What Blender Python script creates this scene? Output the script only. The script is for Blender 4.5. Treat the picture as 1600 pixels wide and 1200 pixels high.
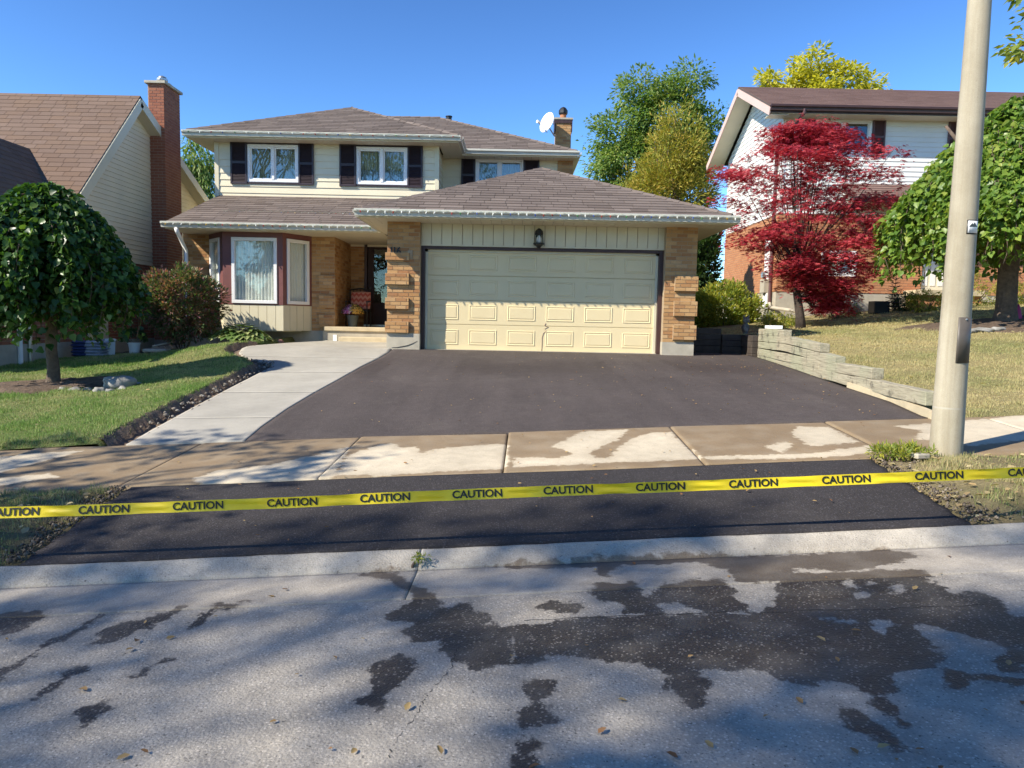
import bpy, bmesh, math, random
import numpy as np
from math import sin, cos, tan, pi, radians, atan, sqrt
from mathutils import Vector, Matrix

random.seed(11)
rng = np.random.default_rng(7)
scene = bpy.context.scene
for o in list(bpy.data.objects):
    bpy.data.objects.remove(o)
COL = scene.collection

# ------------------------------------------------------------------ camera
FPX = 1150.0
EYE = Vector((0, 0, 1.30))
PITCH = atan(99 / FPX)
ROLL = 0.020
_F = Vector((0, cos(PITCH), -sin(PITCH)))
_R0 = Vector((1, 0, 0))
_U0 = Vector((0, sin(PITCH), cos(PITCH)))
_R = _R0 * cos(ROLL) + _U0 * sin(ROLL)
_U = _U0 * cos(ROLL) - _R0 * sin(ROLL)
cd = bpy.data.cameras.new('camera')
cd.sensor_width = 36
cd.lens = 36 * FPX / 1600
cd.clip_start = 0.05
cd.clip_end = 2000
cam = bpy.data.objects.new('camera', cd)
COL.objects.link(cam)
mw = Matrix((( _R.x, _U.x, -_F.x, EYE.x), (_R.y, _U.y, -_F.y, EYE.y), (_R.z, _U.z, -_F.z, EYE.z), (0, 0, 0, 1)))
cam.matrix_world = mw
scene.camera = cam
scene.render.resolution_x = 1024
scene.render.resolution_y = 768

# ------------------------------------------------------------------ sky, sun, exposure
SUNV = Vector((-1.72, -1.0, 1.62)).normalized()
EL = math.asin(SUNV.z)
AZ = math.atan2(SUNV.x, SUNV.y)
w = bpy.data.worlds.new('World')
scene.world = w
w.use_nodes = True
nt = w.node_tree
nt.nodes.clear()
sky = nt.nodes.new('ShaderNodeTexSky')
sky.sky_type = 'NISHITA'
sky.sun_disc = False
sky.sun_elevation = EL
sky.sun_rotation = AZ
sky.altitude = 1200
sky.air_density = 1.0
sky.dust_density = 0.0
sky.ozone_density = 1.6
bg = nt.nodes.new('ShaderNodeBackground')
bg.inputs['Strength'].default_value = 0.142
wo = nt.nodes.new('ShaderNodeOutputWorld')
# deep autumn blue, the same all round: more contrast between blue and red than the plain model
k0 = nt.nodes.new('ShaderNodeVectorMath'); k0.operation = 'SCALE'; k0.inputs['Scale'].default_value = 1 / 5.0
gm = nt.nodes.new('ShaderNodeGamma'); gm.inputs[1].default_value = 1.50
k1 = nt.nodes.new('ShaderNodeVectorMath'); k1.operation = 'SCALE'; k1.inputs['Scale'].default_value = 5.0
nt.links.new(sky.outputs[0], k0.inputs[0])
nt.links.new(k0.outputs[0], gm.inputs[0])
nt.links.new(gm.outputs[0], k1.inputs[0])
tn = nt.nodes.new('ShaderNodeVectorMath'); tn.operation = 'MULTIPLY'; tn.inputs[1].default_value = (.70, .89, 1.0)
nt.links.new(k1.outputs[0], tn.inputs[0])
nt.links.new(tn.outputs[0], bg.inputs[0])
nt.links.new(bg.outputs[0], wo.inputs[0])
sl = bpy.data.lights.new('sun', 'SUN')
sl.energy = 4.6
sl.angle = radians(0.53)
sl.color = (1.0, 0.925, 0.79)
sun = bpy.data.objects.new('sun', sl)
COL.objects.link(sun)
sun.rotation_euler = SUNV.to_track_quat('Z', 'Y').to_euler()
sun.location = (-20, -12, 25)
scene.view_settings.view_transform = 'Standard'
scene.view_settings.look = 'None'
scene.view_settings.exposure = 0.86
scene.view_settings.gamma = 1.0
scene.view_settings.use_curve_mapping = False

# ------------------------------------------------------------------ pixel -> place helpers
def ray(px, py):
    return _F + _R * ((px - 800) / FPX) - _U * ((py - 600) / FPX)
def P(px, py, y):
    d = ray(px, py)
    return EYE + d * (y / d.y)
def G(px, py, fn):
    d = ray(px, py)
    lo, hi = 1.0, 60.0
    for t in np.arange(1.0, 60, 0.1):
        q = EYE + d * float(t)
        if q.z < fn(q.x, q.y):
            lo, hi = float(t) - .1, float(t)
            break
    for _ in range(25):
        m = (lo + hi) / 2
        q = EYE + d * m
        if q.z < fn(q.x, q.y): hi = m
        else: lo = m
    return EYE + d * hi

# ------------------------------------------------------------------ object helpers
def thing(name, loc, label, cat, group=None):
    o = bpy.data.objects.new(name, None)
    o.empty_display_size = 0.2
    COL.objects.link(o)
    o.location = loc
    o['label'] = label
    o['category'] = cat
    if group: o['group'] = group
    return o
def tag(o, label, cat, group=None, kind=None):
    o['label'] = label
    o['category'] = cat
    if group: o['group'] = group
    if kind: o['kind'] = kind
    return o
def pw_loc(parent):
    return Vector(parent.location) if parent.parent is None else Vector((0, 0, 0))
def link(o, parent=None):
    COL.objects.link(o)
    if parent is not None:
        o.parent = parent
        if parent.type == 'EMPTY':
            o.matrix_parent_inverse = Matrix.Translation(-Vector(parent.location))
    return o
def mesh_obj(name, verts, faces, mat, parent=None, smooth=False):
    me = bpy.data.meshes.new(name)
    me.from_pydata([tuple(v) for v in verts], [], faces)
    if mat: me.materials.append(mat)
    if smooth:
        me.polygons.foreach_set('use_smooth', [True] * len(me.polygons))
    me.update()
    return link(bpy.data.objects.new(name, me), parent)

class MB:
    """collects shapes into one mesh"""
    def __init__(s): s.v = []; s.f = []; s.mi = []
    def add(s, vs, fs, mi=0):
        b = len(s.v)
        s.v += [tuple(v) for v in vs]
        s.f += [tuple(i + b for i in f) for f in fs]
        s.mi += [mi] * len(fs)
        return s
    def box(s, x0, x1, y0, y1, z0, z1, mi=0):
        vs = [(x0, y0, z0), (x1, y0, z0), (x1, y1, z0), (x0, y1, z0), (x0, y0, z1), (x1, y0, z1), (x1, y1, z1), (x0, y1, z1)]
        return s.add(vs, [(0, 3, 2, 1), (4, 5, 6, 7), (0, 1, 5, 4), (1, 2, 6, 5), (2, 3, 7, 6), (3, 0, 4, 7)], mi)
    def obox(s, c, ax, ay, az, mi=0):
        c, ax, ay, az = Vector(c), Vector(ax), Vector(ay), Vector(az)
        vs = []
        for k in (-1, 1):
            for (i, j) in ((-1, -1), (1, -1), (1, 1), (-1, 1)):
                vs.append(c + ax * i + ay * j + az * k)
        return s.add(vs, [(0, 3, 2, 1), (4, 5, 6, 7), (0, 1, 5, 4), (1, 2, 6, 5), (2, 3, 7, 6), (3, 0, 4, 7)], mi)
    def bar(s, a, b, wx, wz, up=(0, 0, 1), mi=0):
        a, b = Vector(a), Vector(b)
        d = (b - a)
        L = d.length
        d.normalize()
        sd = d.cross(Vector(up))
        if sd.length < 1e-4: sd = d.cross(Vector((1, 0, 0)))
        sd.normalize()
        u2 = sd.cross(d)
        return s.obox((a + b) / 2, d * (L / 2), sd * (wx / 2), u2 * (wz / 2), mi)
    def tube(s, pts, rad, n=8, caps=True, mi=0):
        pts = [Vector(p) for p in pts]
        if not hasattr(rad, '__len__'): rad = [rad] * len(pts)
        vs, fs = [], []
        up = Vector((0, 0, 1))
        pd = None
        for i, p in enumerate(pts):
            d = (pts[min(i + 1, len(pts) - 1)] - pts[max(i - 1, 0)]).normalized()
            if pd is None:
                a = d.cross(up)
                if a.length < 1e-3: a = d.cross(Vector((1, 0, 0)))
                a.normalize()
            else:
                a = (a - d * a.dot(d))
                if a.length < 1e-4: a = d.orthogonal()
                a.normalize()
            pd = d
            b = d.cross(a)
            for k in range(n):
                t = 2 * pi * k / n
                vs.append(p + (a * cos(t) + b * sin(t)) * rad[i])
        for i in range(len(pts) - 1):
            for k in range(n):
                k2 = (k + 1) % n
                fs.append((i * n + k, i * n + k2, (i + 1) * n + k2, (i + 1) * n + k))
        if caps:
            fs.append(tuple(range(n))[::-1])
            fs.append(tuple((len(pts) - 1) * n + k for k in range(n)))
        return s.add(vs, fs, mi)
    def lathe(s, c, prof, n=20, mi=0):
        c = Vector(c)
        vs, fs = [], []
        for (r, z) in prof:
            for k in range(n):
                t = 2 * pi * k / n
                vs.append((c.x + r * cos(t), c.y + r * sin(t), c.z + z))
        for i in range(len(prof) - 1):
            for k in range(n):
                k2 = (k + 1) % n
                fs.append((i * n + k, i * n + k2, (i + 1) * n + k2, (i + 1) * n + k))
        fs.append(tuple(range(n))[::-1])
        fs.append(tuple((len(prof) - 1) * n + k for k in range(n)))
        return s.add(vs, fs, mi)
    def slab(s, poly, th, mi=0):
        """closed plate: polygon of 3-D points thickened downwards by th"""
        n = len(poly)
        top = [Vector(p) for p in poly]
        bot = [p - Vector((0, 0, th)) for p in top]
        fs = [tuple(range(n)), tuple(range(2 * n - 1, n - 1, -1))]
        for i in range(n):
            j = (i + 1) % n
            fs.append((i, i + n, j + n, j))
        return s.add(top + bot, fs, mi)
    def build(s, name, mats, parent=None, smooth=False, kind=None, bevel=0):
        me = bpy.data.meshes.new(name)
        me.from_pydata(s.v, [], s.f)
        if not isinstance(mats, (list, tuple)): mats = [mats]
        for m in mats: me.materials.append(m)
        if len(mats) > 1: me.polygons.foreach_set('material_index', s.mi)
        if smooth: me.polygons.foreach_set('use_smooth', [True] * len(me.polygons))
        me.update()
        o = bpy.data.objects.new(name, me)
        if kind: o['kind'] = kind
        if bevel:
            b = o.modifiers.new('bevel', 'BEVEL')
            b.width = bevel
            b.segments = 2
            b.limit_method = 'ANGLE'
        return link(o, parent)

def tri_mesh(name, V, F, mat, parent=None, kind=None, smooth=False):
    """numpy arrays -> mesh of triangles"""
    me = bpy.data.meshes.new(name)
    nv, nf = len(V), len(F)
    me.vertices.add(nv)
    me.vertices.foreach_set('co', np.ascontiguousarray(V, dtype=np.float32).ravel())
    me.loops.add(nf * 3)
    me.loops.foreach_set('vertex_index', np.ascontiguousarray(F, dtype=np.int32).ravel())
    me.polygons.add(nf)
    me.polygons.foreach_set('loop_start', np.arange(0, nf * 3, 3, dtype=np.int32))
    me.polygons.foreach_set('loop_total', np.full(nf, 3, dtype=np.int32))
    if smooth: me.polygons.foreach_set('use_smooth', [True] * nf)
    me.materials.append(mat)
    me.update(calc_edges=True)
    o = bpy.data.objects.new(name, me)
    if kind: o['kind'] = kind
    return link(o, parent)
def grid_obj(name, X, Y, Z, mat, parent=None, attrs=None, smooth=True):
    """2-D arrays of coordinates -> quad sheet"""
    r, c = X.shape
    V = np.stack([X, Y, Z], -1).reshape(-1, 3)
    idx = np.arange(r * c).reshape(r, c)
    Fq = np.stack([idx[:-1, :-1], idx[:-1, 1:], idx[1:, 1:], idx[1:, :-1]], -1).reshape(-1, 4)
    me = bpy.data.meshes.new(name)
    me.vertices.add(len(V))
    me.vertices.foreach_set('co', V.astype(np.float32).ravel())
    me.loops.add(Fq.size)
    me.loops.foreach_set('vertex_index', Fq.astype(np.int32).ravel())
    me.polygons.add(len(Fq))
    me.polygons.foreach_set('loop_start', np.arange(0, Fq.size, 4, dtype=np.int32))
    me.polygons.foreach_set('loop_total', np.full(len(Fq), 4, dtype=np.int32))
    if smooth: me.polygons.foreach_set('use_smooth', [True] * len(Fq))
    if attrs:
        for k, a in attrs.items():
            at = me.attributes.new(k, 'FLOAT', 'POINT')
            at.data.foreach_set('value', a.astype(np.float32).ravel())
    me.materials.append(mat)
    me.update(calc_edges=True)
    return link(bpy.data.objects.new(name, me), parent)

def skirted(X, Y, Z, d=.08):
    """give a sheet upright edges so that slabs read as slabs"""
    X, Y = np.pad(X, 1, mode='edge'), np.pad(Y, 1, mode='edge')
    Z = np.pad(Z, 1, mode='edge')
    for e in (np.s_[0, :], np.s_[-1, :], np.s_[:, 0], np.s_[:, -1]): Z[e] -= d
    return X, Y, Z

# pieces (bricks, boards, shingles): laid over a plane, clipped to a convex outline
def clip_poly(poly, region):
    out = poly
    n = len(region)
    for i in range(n):
        a, b = region[i], region[(i + 1) % n]
        ex, ey = b[0] - a[0], b[1] - a[1]
        src, out = out, []
        if not src: return []
        for k in range(len(src)):
            p, q = src[k], src[(k + 1) % len(src)]
            dp = ex * (p[1] - a[1]) - ey * (p[0] - a[0])
            dq = ex * (q[1] - a[1]) - ey * (q[0] - a[0])
            if dp >= -1e-9: out.append(p)
            if (dp > 1e-9 and dq < -1e-9) or (dp < -1e-9 and dq > 1e-9):
                t = dp / (dp - dq)
                out.append((p[0] + (q[0] - p[0]) * t, p[1] + (q[1] - p[1]) * t))
    return out
def area(poly):
    return 0.5 * sum(poly[i][0] * poly[(i + 1) % len(poly)][1] - poly[(i + 1) % len(poly)][0] * poly[i][1] for i in range(len(poly)))
def minus(r, h):
    x0, x1, y0, y1 = r
    a, b, c, d = h
    if a >= x1 or b <= x0 or c >= y1 or d <= y0: return [r]
    o = []
    if a > x0: o.append((x0, a, y0, y1))
    if b < x1: o.append((b, x1, y0, y1))
    xa, xb = max(x0, a), min(x1, b)
    if c > y0: o.append((xa, xb, y0, c))
    if d < y1: o.append((xa, xb, d, y1))
    return o
PIECES = {}
def clad(thing_key, parent, name, mat, O, U, V, region, pw, ph, tb, tt, gu=0.0, gv=0.0, stagger='half', holes=(), jit=0.0, v0=None, u0=None, cap=300):
    """collect pieces; flush_pieces() turns the nearest 300 of a kind into objects and joins the rest"""
    O, U, V = Vector(O), Vector(U).normalized(), Vector(V).normalized()
    N = U.cross(V)
    if area(region) < 0: region = region[::-1]
    us = [p[0] for p in region]
    vs = [p[1] for p in region]
    vmin = min(vs) if v0 is None else v0
    row = 0
    v = vmin
    lst = PIECES.setdefault((thing_key, name), dict(items=[], cap=cap, parent={}))
    while v < max(vs) - 0.004:
        off = 0.0
        if stagger == 'half': off = (row % 2) * pw / 2
        elif stagger == 'rand': off = random.random() * pw
        u = (min(us) if u0 is None else u0) - off
        while u < max(us):
            wj = pw * (1 + random.uniform(-jit, jit)) if jit else pw
            rects = [(u + gu / 2, u + wj - gu / 2, v + gv / 2, v + ph - gv / 2)]
            for h in holes:
                rects = [q for r in rects for q in minus(r, h)]
            for (a, b, c, d) in rects:
                poly = clip_poly([(a, c), (b, c), (b, d), (a, d)], region)
                if len(poly) < 3 or area(poly) < 3e-4: continue
                q0 = poly[0]
                loc = [(round(x - q0[0], 3), round(y - q0[1], 3)) for (x, y) in poly]
                clean = [loc[0]]
                for q in loc[1:]:
                    if abs(q[0] - clean[-1][0]) + abs(q[1] - clean[-1][1]) > 0.0015: clean.append(q)
                if len(clean) < 3: continue
                dep = [round(tb + (tt - tb) * min(1, max(0, (q0[1] + y - v) / ph)), 4) for (x, y) in clean]
                o = O + U * q0[0] + V * q0[1]
                dist = (o - EYE).length
                lst['items'].append((dist, o, U, V, N, tuple(clean), tuple(dep), mat, parent))
            u += wj
        v += ph
        row += 1
MCACHE = {}
def flush_pieces():
    for (tk, name), L in PIECES.items():
        items = sorted(L['items'], key=lambda t: t[0])
        rest = {}
        for k, (dist, o, U, V, N, loc, dep, mat, parent) in enumerate(items):
            n = len(loc)
            if k < L['cap']:
                key = (name, loc, dep, mat.name)
                me = MCACHE.get(key)
                if me is None:
                    vs = [(x, y, d) for (x, y), d in zip(loc, dep)] + [(x, y, -0.001) for (x, y) in loc]
                    fs = [tuple(range(n))] + [(i, i + n, (i + 1) % n + n, (i + 1) % n) for i in range(n)]
                    me = bpy.data.meshes.new(name)
                    me.from_pydata(vs, [], fs)
                    me.materials.append(mat)
                    me.update()
                    MCACHE[key] = me
                ob = bpy.data.objects.new(name, me)
                link(ob, parent)
                ob.matrix_basis = Matrix(((U.x, V.x, N.x, o.x), (U.y, V.y, N.y, o.y), (U.z, V.z, N.z, o.z), (0, 0, 0, 1)))
            else:
                mb = rest.setdefault((mat.name, parent.name), (MB(), mat, parent))[0]
                vs = [o + U * x + V * y + N * d for (x, y), d in zip(loc, dep)] + [o + U * x + V * y - N * 0.001 for (x, y) in loc]
                mb.add(vs, [tuple(range(n))] + [(i, i + n, (i + 1) % n + n, (i + 1) % n) for i in range(n)])
        plural = {'brick': 'bricks', 'shingle': 'shingles'}.get(name, name + 's')
        for (mb, mat, parent) in rest.values():
            mb.build(plural, mat, parent, kind='stuff')

def wall_holes(name, x0, x1, z0, z1, y, th, holes, mat, parent, axis='x'):
    """upright wall slab with rectangular openings (front face at y, facing -y for axis x)"""
    xs = sorted({x0, x1, *[h[0] for h in holes], *[h[1] for h in holes]})
    zs_ = sorted({z0, z1, *[h[2] for h in holes], *[h[3] for h in holes]})
    xs = [a for a in xs if x0 <= a <= x1]
    zs_ = [a for a in zs_ if z0 <= a <= z1]
    mb = MB()
    for i in range(len(xs) - 1):
        for j in range(len(zs_) - 1):
            cx, cz = (xs[i] + xs[i + 1]) / 2, (zs_[j] + zs_[j + 1]) / 2
            if any(h[0] < cx < h[1] and h[2] < cz < h[3] for h in holes): continue
            mb.box(xs[i], xs[i + 1], y, y + th, zs_[j], zs_[j + 1])
    return mb.build(name, mat, parent)

# ------------------------------------------------------------------ materials
def nodes(name):
    m = bpy.data.materials.new(name)
    m.use_nodes = True
    t = m.node_tree
    t.nodes.clear()
    out = t.nodes.new('ShaderNodeOutputMaterial')
    b = t.nodes.new('ShaderNodeBsdfPrincipled')
    t.links.new(b.outputs[0], out.inputs[0])
    return m, t, b, out
def N_(t, typ, **kw):
    n = t.nodes.new(typ)
    for k, v in kw.items():
        if hasattr(n, k) and k not in ('inputs',): setattr(n, k, v)
    return n
def noise(t, scale, detail=4, rough=0.55, vec=None, dist=0.0):
    n = t.nodes.new('ShaderNodeTexNoise')
    n.inputs['Scale'].default_value = scale
    n.inputs['Detail'].default_value = detail
    n.inputs['Roughness'].default_value = rough
    n.inputs['Distortion'].default_value = dist
    if vec is None:
        g = t.nodes.new('ShaderNodeNewGeometry')
        vec = g.outputs['Position']
    t.links.new(vec, n.inputs['Vector'])
    return n.outputs['Fac']
def math_(t, op, a, b=None, c=None, clamp=False):
    n = t.nodes.new('ShaderNodeMath')
    n.operation = op
    n.use_clamp = clamp
    for i, q in enumerate((a, b, c)):
        if q is None: continue
        if isinstance(q, (int, float)): n.inputs[i].default_value = q
        else: t.links.new(q, n.inputs[i])
    return n.outputs[0]
def ramp(t, fac, stops, interp='LINEAR'):
    n = t.nodes.new('ShaderNodeValToRGB')
    n.color_ramp.interpolation = interp
    e = n.color_ramp.elements
    while len(e) < len(stops): e.new(0.5)
    for el, (p, c) in zip(e, stops):
        el.position = p
        el.color = (*c, 1) if len(c) == 3 else c
    t.links.new(fac, n.inputs[0])
    return n.outputs[0]
def mixc(t, fac, a, b, mode='MIX'):
    n = t.nodes.new('ShaderNodeMix')
    n.data_type = 'RGBA'
    n.blend_type = mode
    if isinstance(fac, (int, float)): n.inputs[0].default_value = fac
    else: t.links.new(fac, n.inputs[0])
    for q, i in ((a, 6), (b, 7)):
        if isinstance(q, tuple): n.inputs[i].default_value = (*q, 1) if len(q) == 3 else q
        else: t.links.new(q, n.inputs[i])
    return n.outputs[2]
def bump(t, b, h, strength=0.3, dist=0.01):
    n = t.nodes.new('ShaderNodeBump')
    n.inputs['Strength'].default_value = strength
    n.inputs['Distance'].default_value = dist
    t.links.new(h, n.inputs['Height'])
    t.links.new(n.outputs[0], b.inputs['Normal'])
def piece_rand(t):
    """a number that differs from piece to piece (separate objects and joined islands alike)"""
    oi = t.nodes.new('ShaderNodeObjectInfo')
    g = t.nodes.new('ShaderNodeNewGeometry')
    return math_(t, 'FRACT', math_(t, 'ADD', oi.outputs['Random'], g.outputs['Random Per Island']))
def attr(t, name):
    a = t.nodes.new('ShaderNodeAttribute')
    a.attribute_name = name
    return a.outputs['Fac']
def smooth_step(t, v, a, b):
    n = t.nodes.new('ShaderNodeMapRange')
    n.interpolation_type = 'SMOOTHSTEP'
    n.inputs[1].default_value = a
    n.inputs[2].default_value = b
    t.links.new(v, n.inputs[0])
    return n.outputs[0]
def sc(c, k): return tuple(min(1, x * k) for x in c)
def plain(name, col, rough=0.6, var=0.15, scale=6.0, bs=0.15, bscale=60.0, metal=0.0, spec=0.5, bd=0.004, dirt=0.0):
    m, t, b, o = nodes(name)
    f = noise(t, scale, 5)
    c = ramp(t, f, [(0.3, sc(col, 1 - var)), (0.7, sc(col, 1 + var))])
    if dirt:
        d = smooth_step(t, noise(t, scale * .35, 6, .65), .5, .75)
        c = mixc(t, math_(t, 'MULTIPLY', d, dirt), c, sc(col, .45))
    t.links.new(c, b.inputs['Base Color'])
    b.inputs['Roughness'].default_value = rough
    b.inputs['Metallic'].default_value = metal
    b.inputs['Specular IOR Level'].default_value = spec
    if bs: bump(t, b, noise(t, bscale, 4), bs, bd)
    return m
def pieces_mat(name, tones, rough=0.8, stain=(0.1, 0.1, 0.1), stain_amt=0.25, gr_scale=90.0, bs=0.35, spec=0.3, stain_scale=1.6, bd=0.004, grain=.25):
    m, t, b, o = nodes(name)
    r = piece_rand(t)
    n = len(tones)
    c = ramp(t, r, [((i + .5) / n, tones[i]) for i in range(n)])
    g = noise(t, gr_scale, 3, .7)
    c = mixc(t, 1.0, c, ramp(t, g, [(.25, (1 - grain,) * 3), (.75, (1 + 0 * grain,) * 3)]), 'MULTIPLY')
    s = smooth_step(t, noise(t, stain_scale, 6, .65), .48, .72)
    c = mixc(t, math_(t, 'MULTIPLY', s, stain_amt), c, stain)
    t.links.new(c, b.inputs['Base Color'])
    b.inputs['Roughness'].default_value = rough
    b.inputs['Specular IOR Level'].default_value = spec
    bump(t, b, g, bs, bd)
    return m
def leaf_mat(name, tones, trans=0.35, rough=0.45, patch=0.9, spec=0.4, tcol=None):
    m, t, b, o = nodes(name)
    r = piece_rand(t)
    p = noise(t, patch, 3)
    f = math_(t, 'ADD', math_(t, 'MULTIPLY', r, .6), math_(t, 'MULTIPLY', p, .45), clamp=True)
    n = len(tones)
    c = ramp(t, f, [((i + .5) / n, tones[i]) for i in range(n)])
    t.links.new(c, b.inputs['Base Color'])
    b.inputs['Roughness'].default_value = rough
    b.inputs['Specular IOR Level'].default_value = spec
    tr = t.nodes.new('ShaderNodeBsdfTranslucent')
    tc = mixc(t, 1.0, c, tcol or (1.6, 1.7, .8), 'MULTIPLY')
    t.links.new(tc, tr.inputs[0])
    mx = t.nodes.new('ShaderNodeMixShader')
    mx.inputs[0].default_value = trans
    t.links.new(b.outputs[0], mx.inputs[1])
    t.links.new(tr.outputs[0], mx.inputs[2])
    t.links.new(mx.outputs[0], o.inputs[0])
    return m
def glass_mat(name, tint=(.85, .9, .9), refl=.07):
    m, t, b, o = nodes(name)
    t.nodes.remove(b)
    tr = t.nodes.new('ShaderNodeBsdfTransparent')
    tr.inputs[0].default_value = (*tint, 1)
    gl = t.nodes.new('ShaderNodeBsdfGlossy')
    gl.inputs['Roughness'].default_value = .015
    bn = t.nodes.new('ShaderNodeBump')
    bn.inputs['Strength'].default_value = .03
    bn.inputs['Distance'].default_value = .02
    t.links.new(noise(t, 1.6, 2), bn.inputs['Height'])
    t.links.new(bn.outputs[0], gl.inputs['Normal'])
    lw = t.nodes.new('ShaderNodeLayerWeight')
    lw.inputs[0].default_value = .5
    fz_ = math_(t, 'ADD', math_(t, 'MULTIPLY', math_(t, 'POWER', lw.outputs['Facing'], 5.0), .9), .035)
    mx = t.nodes.new('ShaderNodeMixShader')
    t.links.new(math_(t, 'ADD', fz_, refl, clamp=True), mx.inputs[0])
    t.links.new(tr.outputs[0], mx.inputs[1])
    t.links.new(gl.outputs[0], mx.inputs[2])
    t.links.new(mx.outputs[0], o.inputs[0])
    return m

M = {}
M['brick'] = pieces_mat('tan_brick', [(.44, .235, .095), (.55, .33, .145), (.50, .285, .12), (.60, .385, .19), (.47, .255, .105), (.38, .185, .08)], .85, (.30, .16, .08), .3)
M['mortar'] = plain('mortar', (.36, .27, .17), .9, .15, 20, .3, 120)
M['brick_orange'] = pieces_mat('orange_brick', [(.50, .23, .11), (.56, .27, .13), (.47, .20, .095), (.53, .25, .12)], .85, (.35, .15, .08), .25)
M['brick_red'] = pieces_mat('red_brick', [(.33, .12, .07), (.38, .15, .085), (.29, .10, .06), (.36, .14, .08)], .85, (.2, .08, .05), .25)
M['mortar_grey'] = plain('grey_mortar', (.36, .27, .21), .9, .15, 20, .3, 120)
M['siding'] = plain('cream_siding', (.70, .625, .445), .5, .05, 1.5, .08, 40, dirt=.06)
M['siding_left'] = plain('beige_siding', (.80, .69, .48), .5, .05, 1.5, .08, 40, dirt=.06)
M['siding_right'] = plain('white_siding', (.74, .72, .66), .5, .04, 1.5, .08, 40, dirt=.05)
M['trim'] = plain('cream_trim', (.66, .60, .43), .45, .05, 2, .05, 40, dirt=.1)
M['gutter'] = plain('white_gutter', (.54, .53, .45), .35, .08, 3, .05, 40, dirt=.25)
M['soffit'] = plain('soffit_board', (.62, .56, .42), .5, .05, 2, .05, 40, dirt=.08)
M['white'] = plain('white_vinyl', (.80, .80, .79), .35, .03, 3, .02, 40)
M['garage_door'] = plain('cream_door_paint', (.74, .61, .36), .42, .035, 1.2, .06, 25, dirt=.07)
M['brown'] = plain('brown_trim', (.055, .026, .022), .45, .15, 5, .1, 60)
M['plum'] = plain('plum_brown_paint', (.165, .062, .056), .5, .1, 4, .1, 60)
M['shutter'] = plain('dark_shutter', (.030, .018, .024), .45, .15, 5, .1, 60)
M['shutter_right'] = plain('brown_shutter', (.10, .045, .045), .5, .15, 5, .1, 60)
M['door'] = plain('dark_red_door', (.030, .010, .010), .6, .2, 5, .08, 60)
M['black'] = plain('black_metal', (.012, .012, .012), .45, .2, 20, .1, 90)
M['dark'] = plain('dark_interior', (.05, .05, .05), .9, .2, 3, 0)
M['roof'] = pieces_mat('brown_shingle', [(.175, .14, .120), (.215, .173, .15), (.15, .118, .10), (.24, .194, .167), (.19, .15, .126)], .92, (.07, .06, .06), .22, 140, .5, .2, .9, .004, .4)
M['roof_left'] = pieces_mat('tan_shingle', [(.20, .138, .105), (.225, .155, .118), (.18, .122, .092), (.21, .14, .10)], .92, (.13, .09, .075), .22, 140, .5, .2, .9, .004, .35)
M['roof_right'] = pieces_mat('reddish_shingle', [(.22, .14, .118), (.25, .16, .135), (.20, .125, .105)], .92, (.11, .07, .06), .2, 140, .5, .2, .9, .004, .35)
M['roof_deck'] = plain('roof_deck', (.07, .055, .05), .9, .1, 8, .2)
M['concrete'] = plain('old_concrete', (.42, .38, .30), .85, .12, 5, .3, 120, dirt=.2)
M['stone_step'] = plain('step_stone', (.52, .43, .28), .85, .12, 6, .35, 60, dirt=.15)
M['glass'] = glass_mat('window_glass')
M['clear_glass'] = glass_mat('clear_glass', (.93, .95, .94), .02)
M['blind'] = plain('vertical_blind', (.88, .87, .80), .8, .05, 6, .05)
M['curtain'] = plain('pale_curtain', (.62, .64, .60), .9, .08, 6, .05)
M['curtain_cream'] = plain('cream_curtain', (.66, .58, .36), .9, .08, 6, .05)
M['steel'] = plain('galvanised_steel', (.45, .46, .47), .35, .15, 10, .08, 60, metal=.8)
M['bark'] = plain('bark', (.12, .085, .06), .95, .35, 14, .8, 45, bd=.02)
M['bark_dark'] = plain('dark_bark', (.06, .045, .035), .95, .35, 14, .8, 45, bd=.02)
M['soil'] = plain('soil', (.15, .105, .07), .98, .4, 9, .8, 40, bd=.02)
M['mulch'] = plain('mulch_bed', (.11, .075, .05), .98, .45, 14, .9, 50, bd=.03)
M['stone'] = plain('field_stone', (.24, .23, .21), .85, .3, 8, .5, 40, bd=.01)
# ------------------------------------------------------------------ ground shape
GR = 0.0463            # the street climbs to the right
TU = 0.057             # and runs slightly away on the right
US = [-40, -9, -6.2, -4.75, -4.6, -4.35, 0, 3.45, 3.90, 3.94, 4.06, 5.7, 7.2, 9]
ZS = [.3, .16, .10, .04, .03, -.05, .03, -.02, -.04, -.015, .03, .10, .19, .19]
def uu(x, y): return y - TU * x
def zs(x, y):
    return GR * np.clip(x, -60, 60) + np.interp(uu(x, y), US, ZS)
def zlot(x, y):
    t = np.clip((uu(x, y) - 7.2) / 7.6, 0, 1)
    t = t + 0.0 * t
    return (1 - t) * (GR * x + .19) + t * .675 + np.maximum(0, y - 15) * .022
def zL(x, y):
    t = np.clip((uu(x, y) - 7.2) / 8.3, 0, 1)
    zh = np.interp(x, [-30, -9.6, -5, -2], [.1, .32, .66, .70])
    return (1 - t) * (GR * np.clip(x, -60, 60) + .215) + t * zh + np.maximum(0, y - 16) * .012
def zR(x, y):
    u = uu(x, y)
    ue = np.where(u > 14, 14 + (u - 14) * .35, u)
    xc = np.clip(x, -60, 24)
    return .215 + GR * xc + (ue - 7.2) * (.075 + .0085 * (np.minimum(xc, 12) - 4.5))
gs = lambda x, y: float(zs(x, y))
gl = lambda x, y: float(zlot(x, y))
gL = lambda x, y: float(zL(x, y))
gR = lambda x, y: float(zR(x, y))

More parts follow.
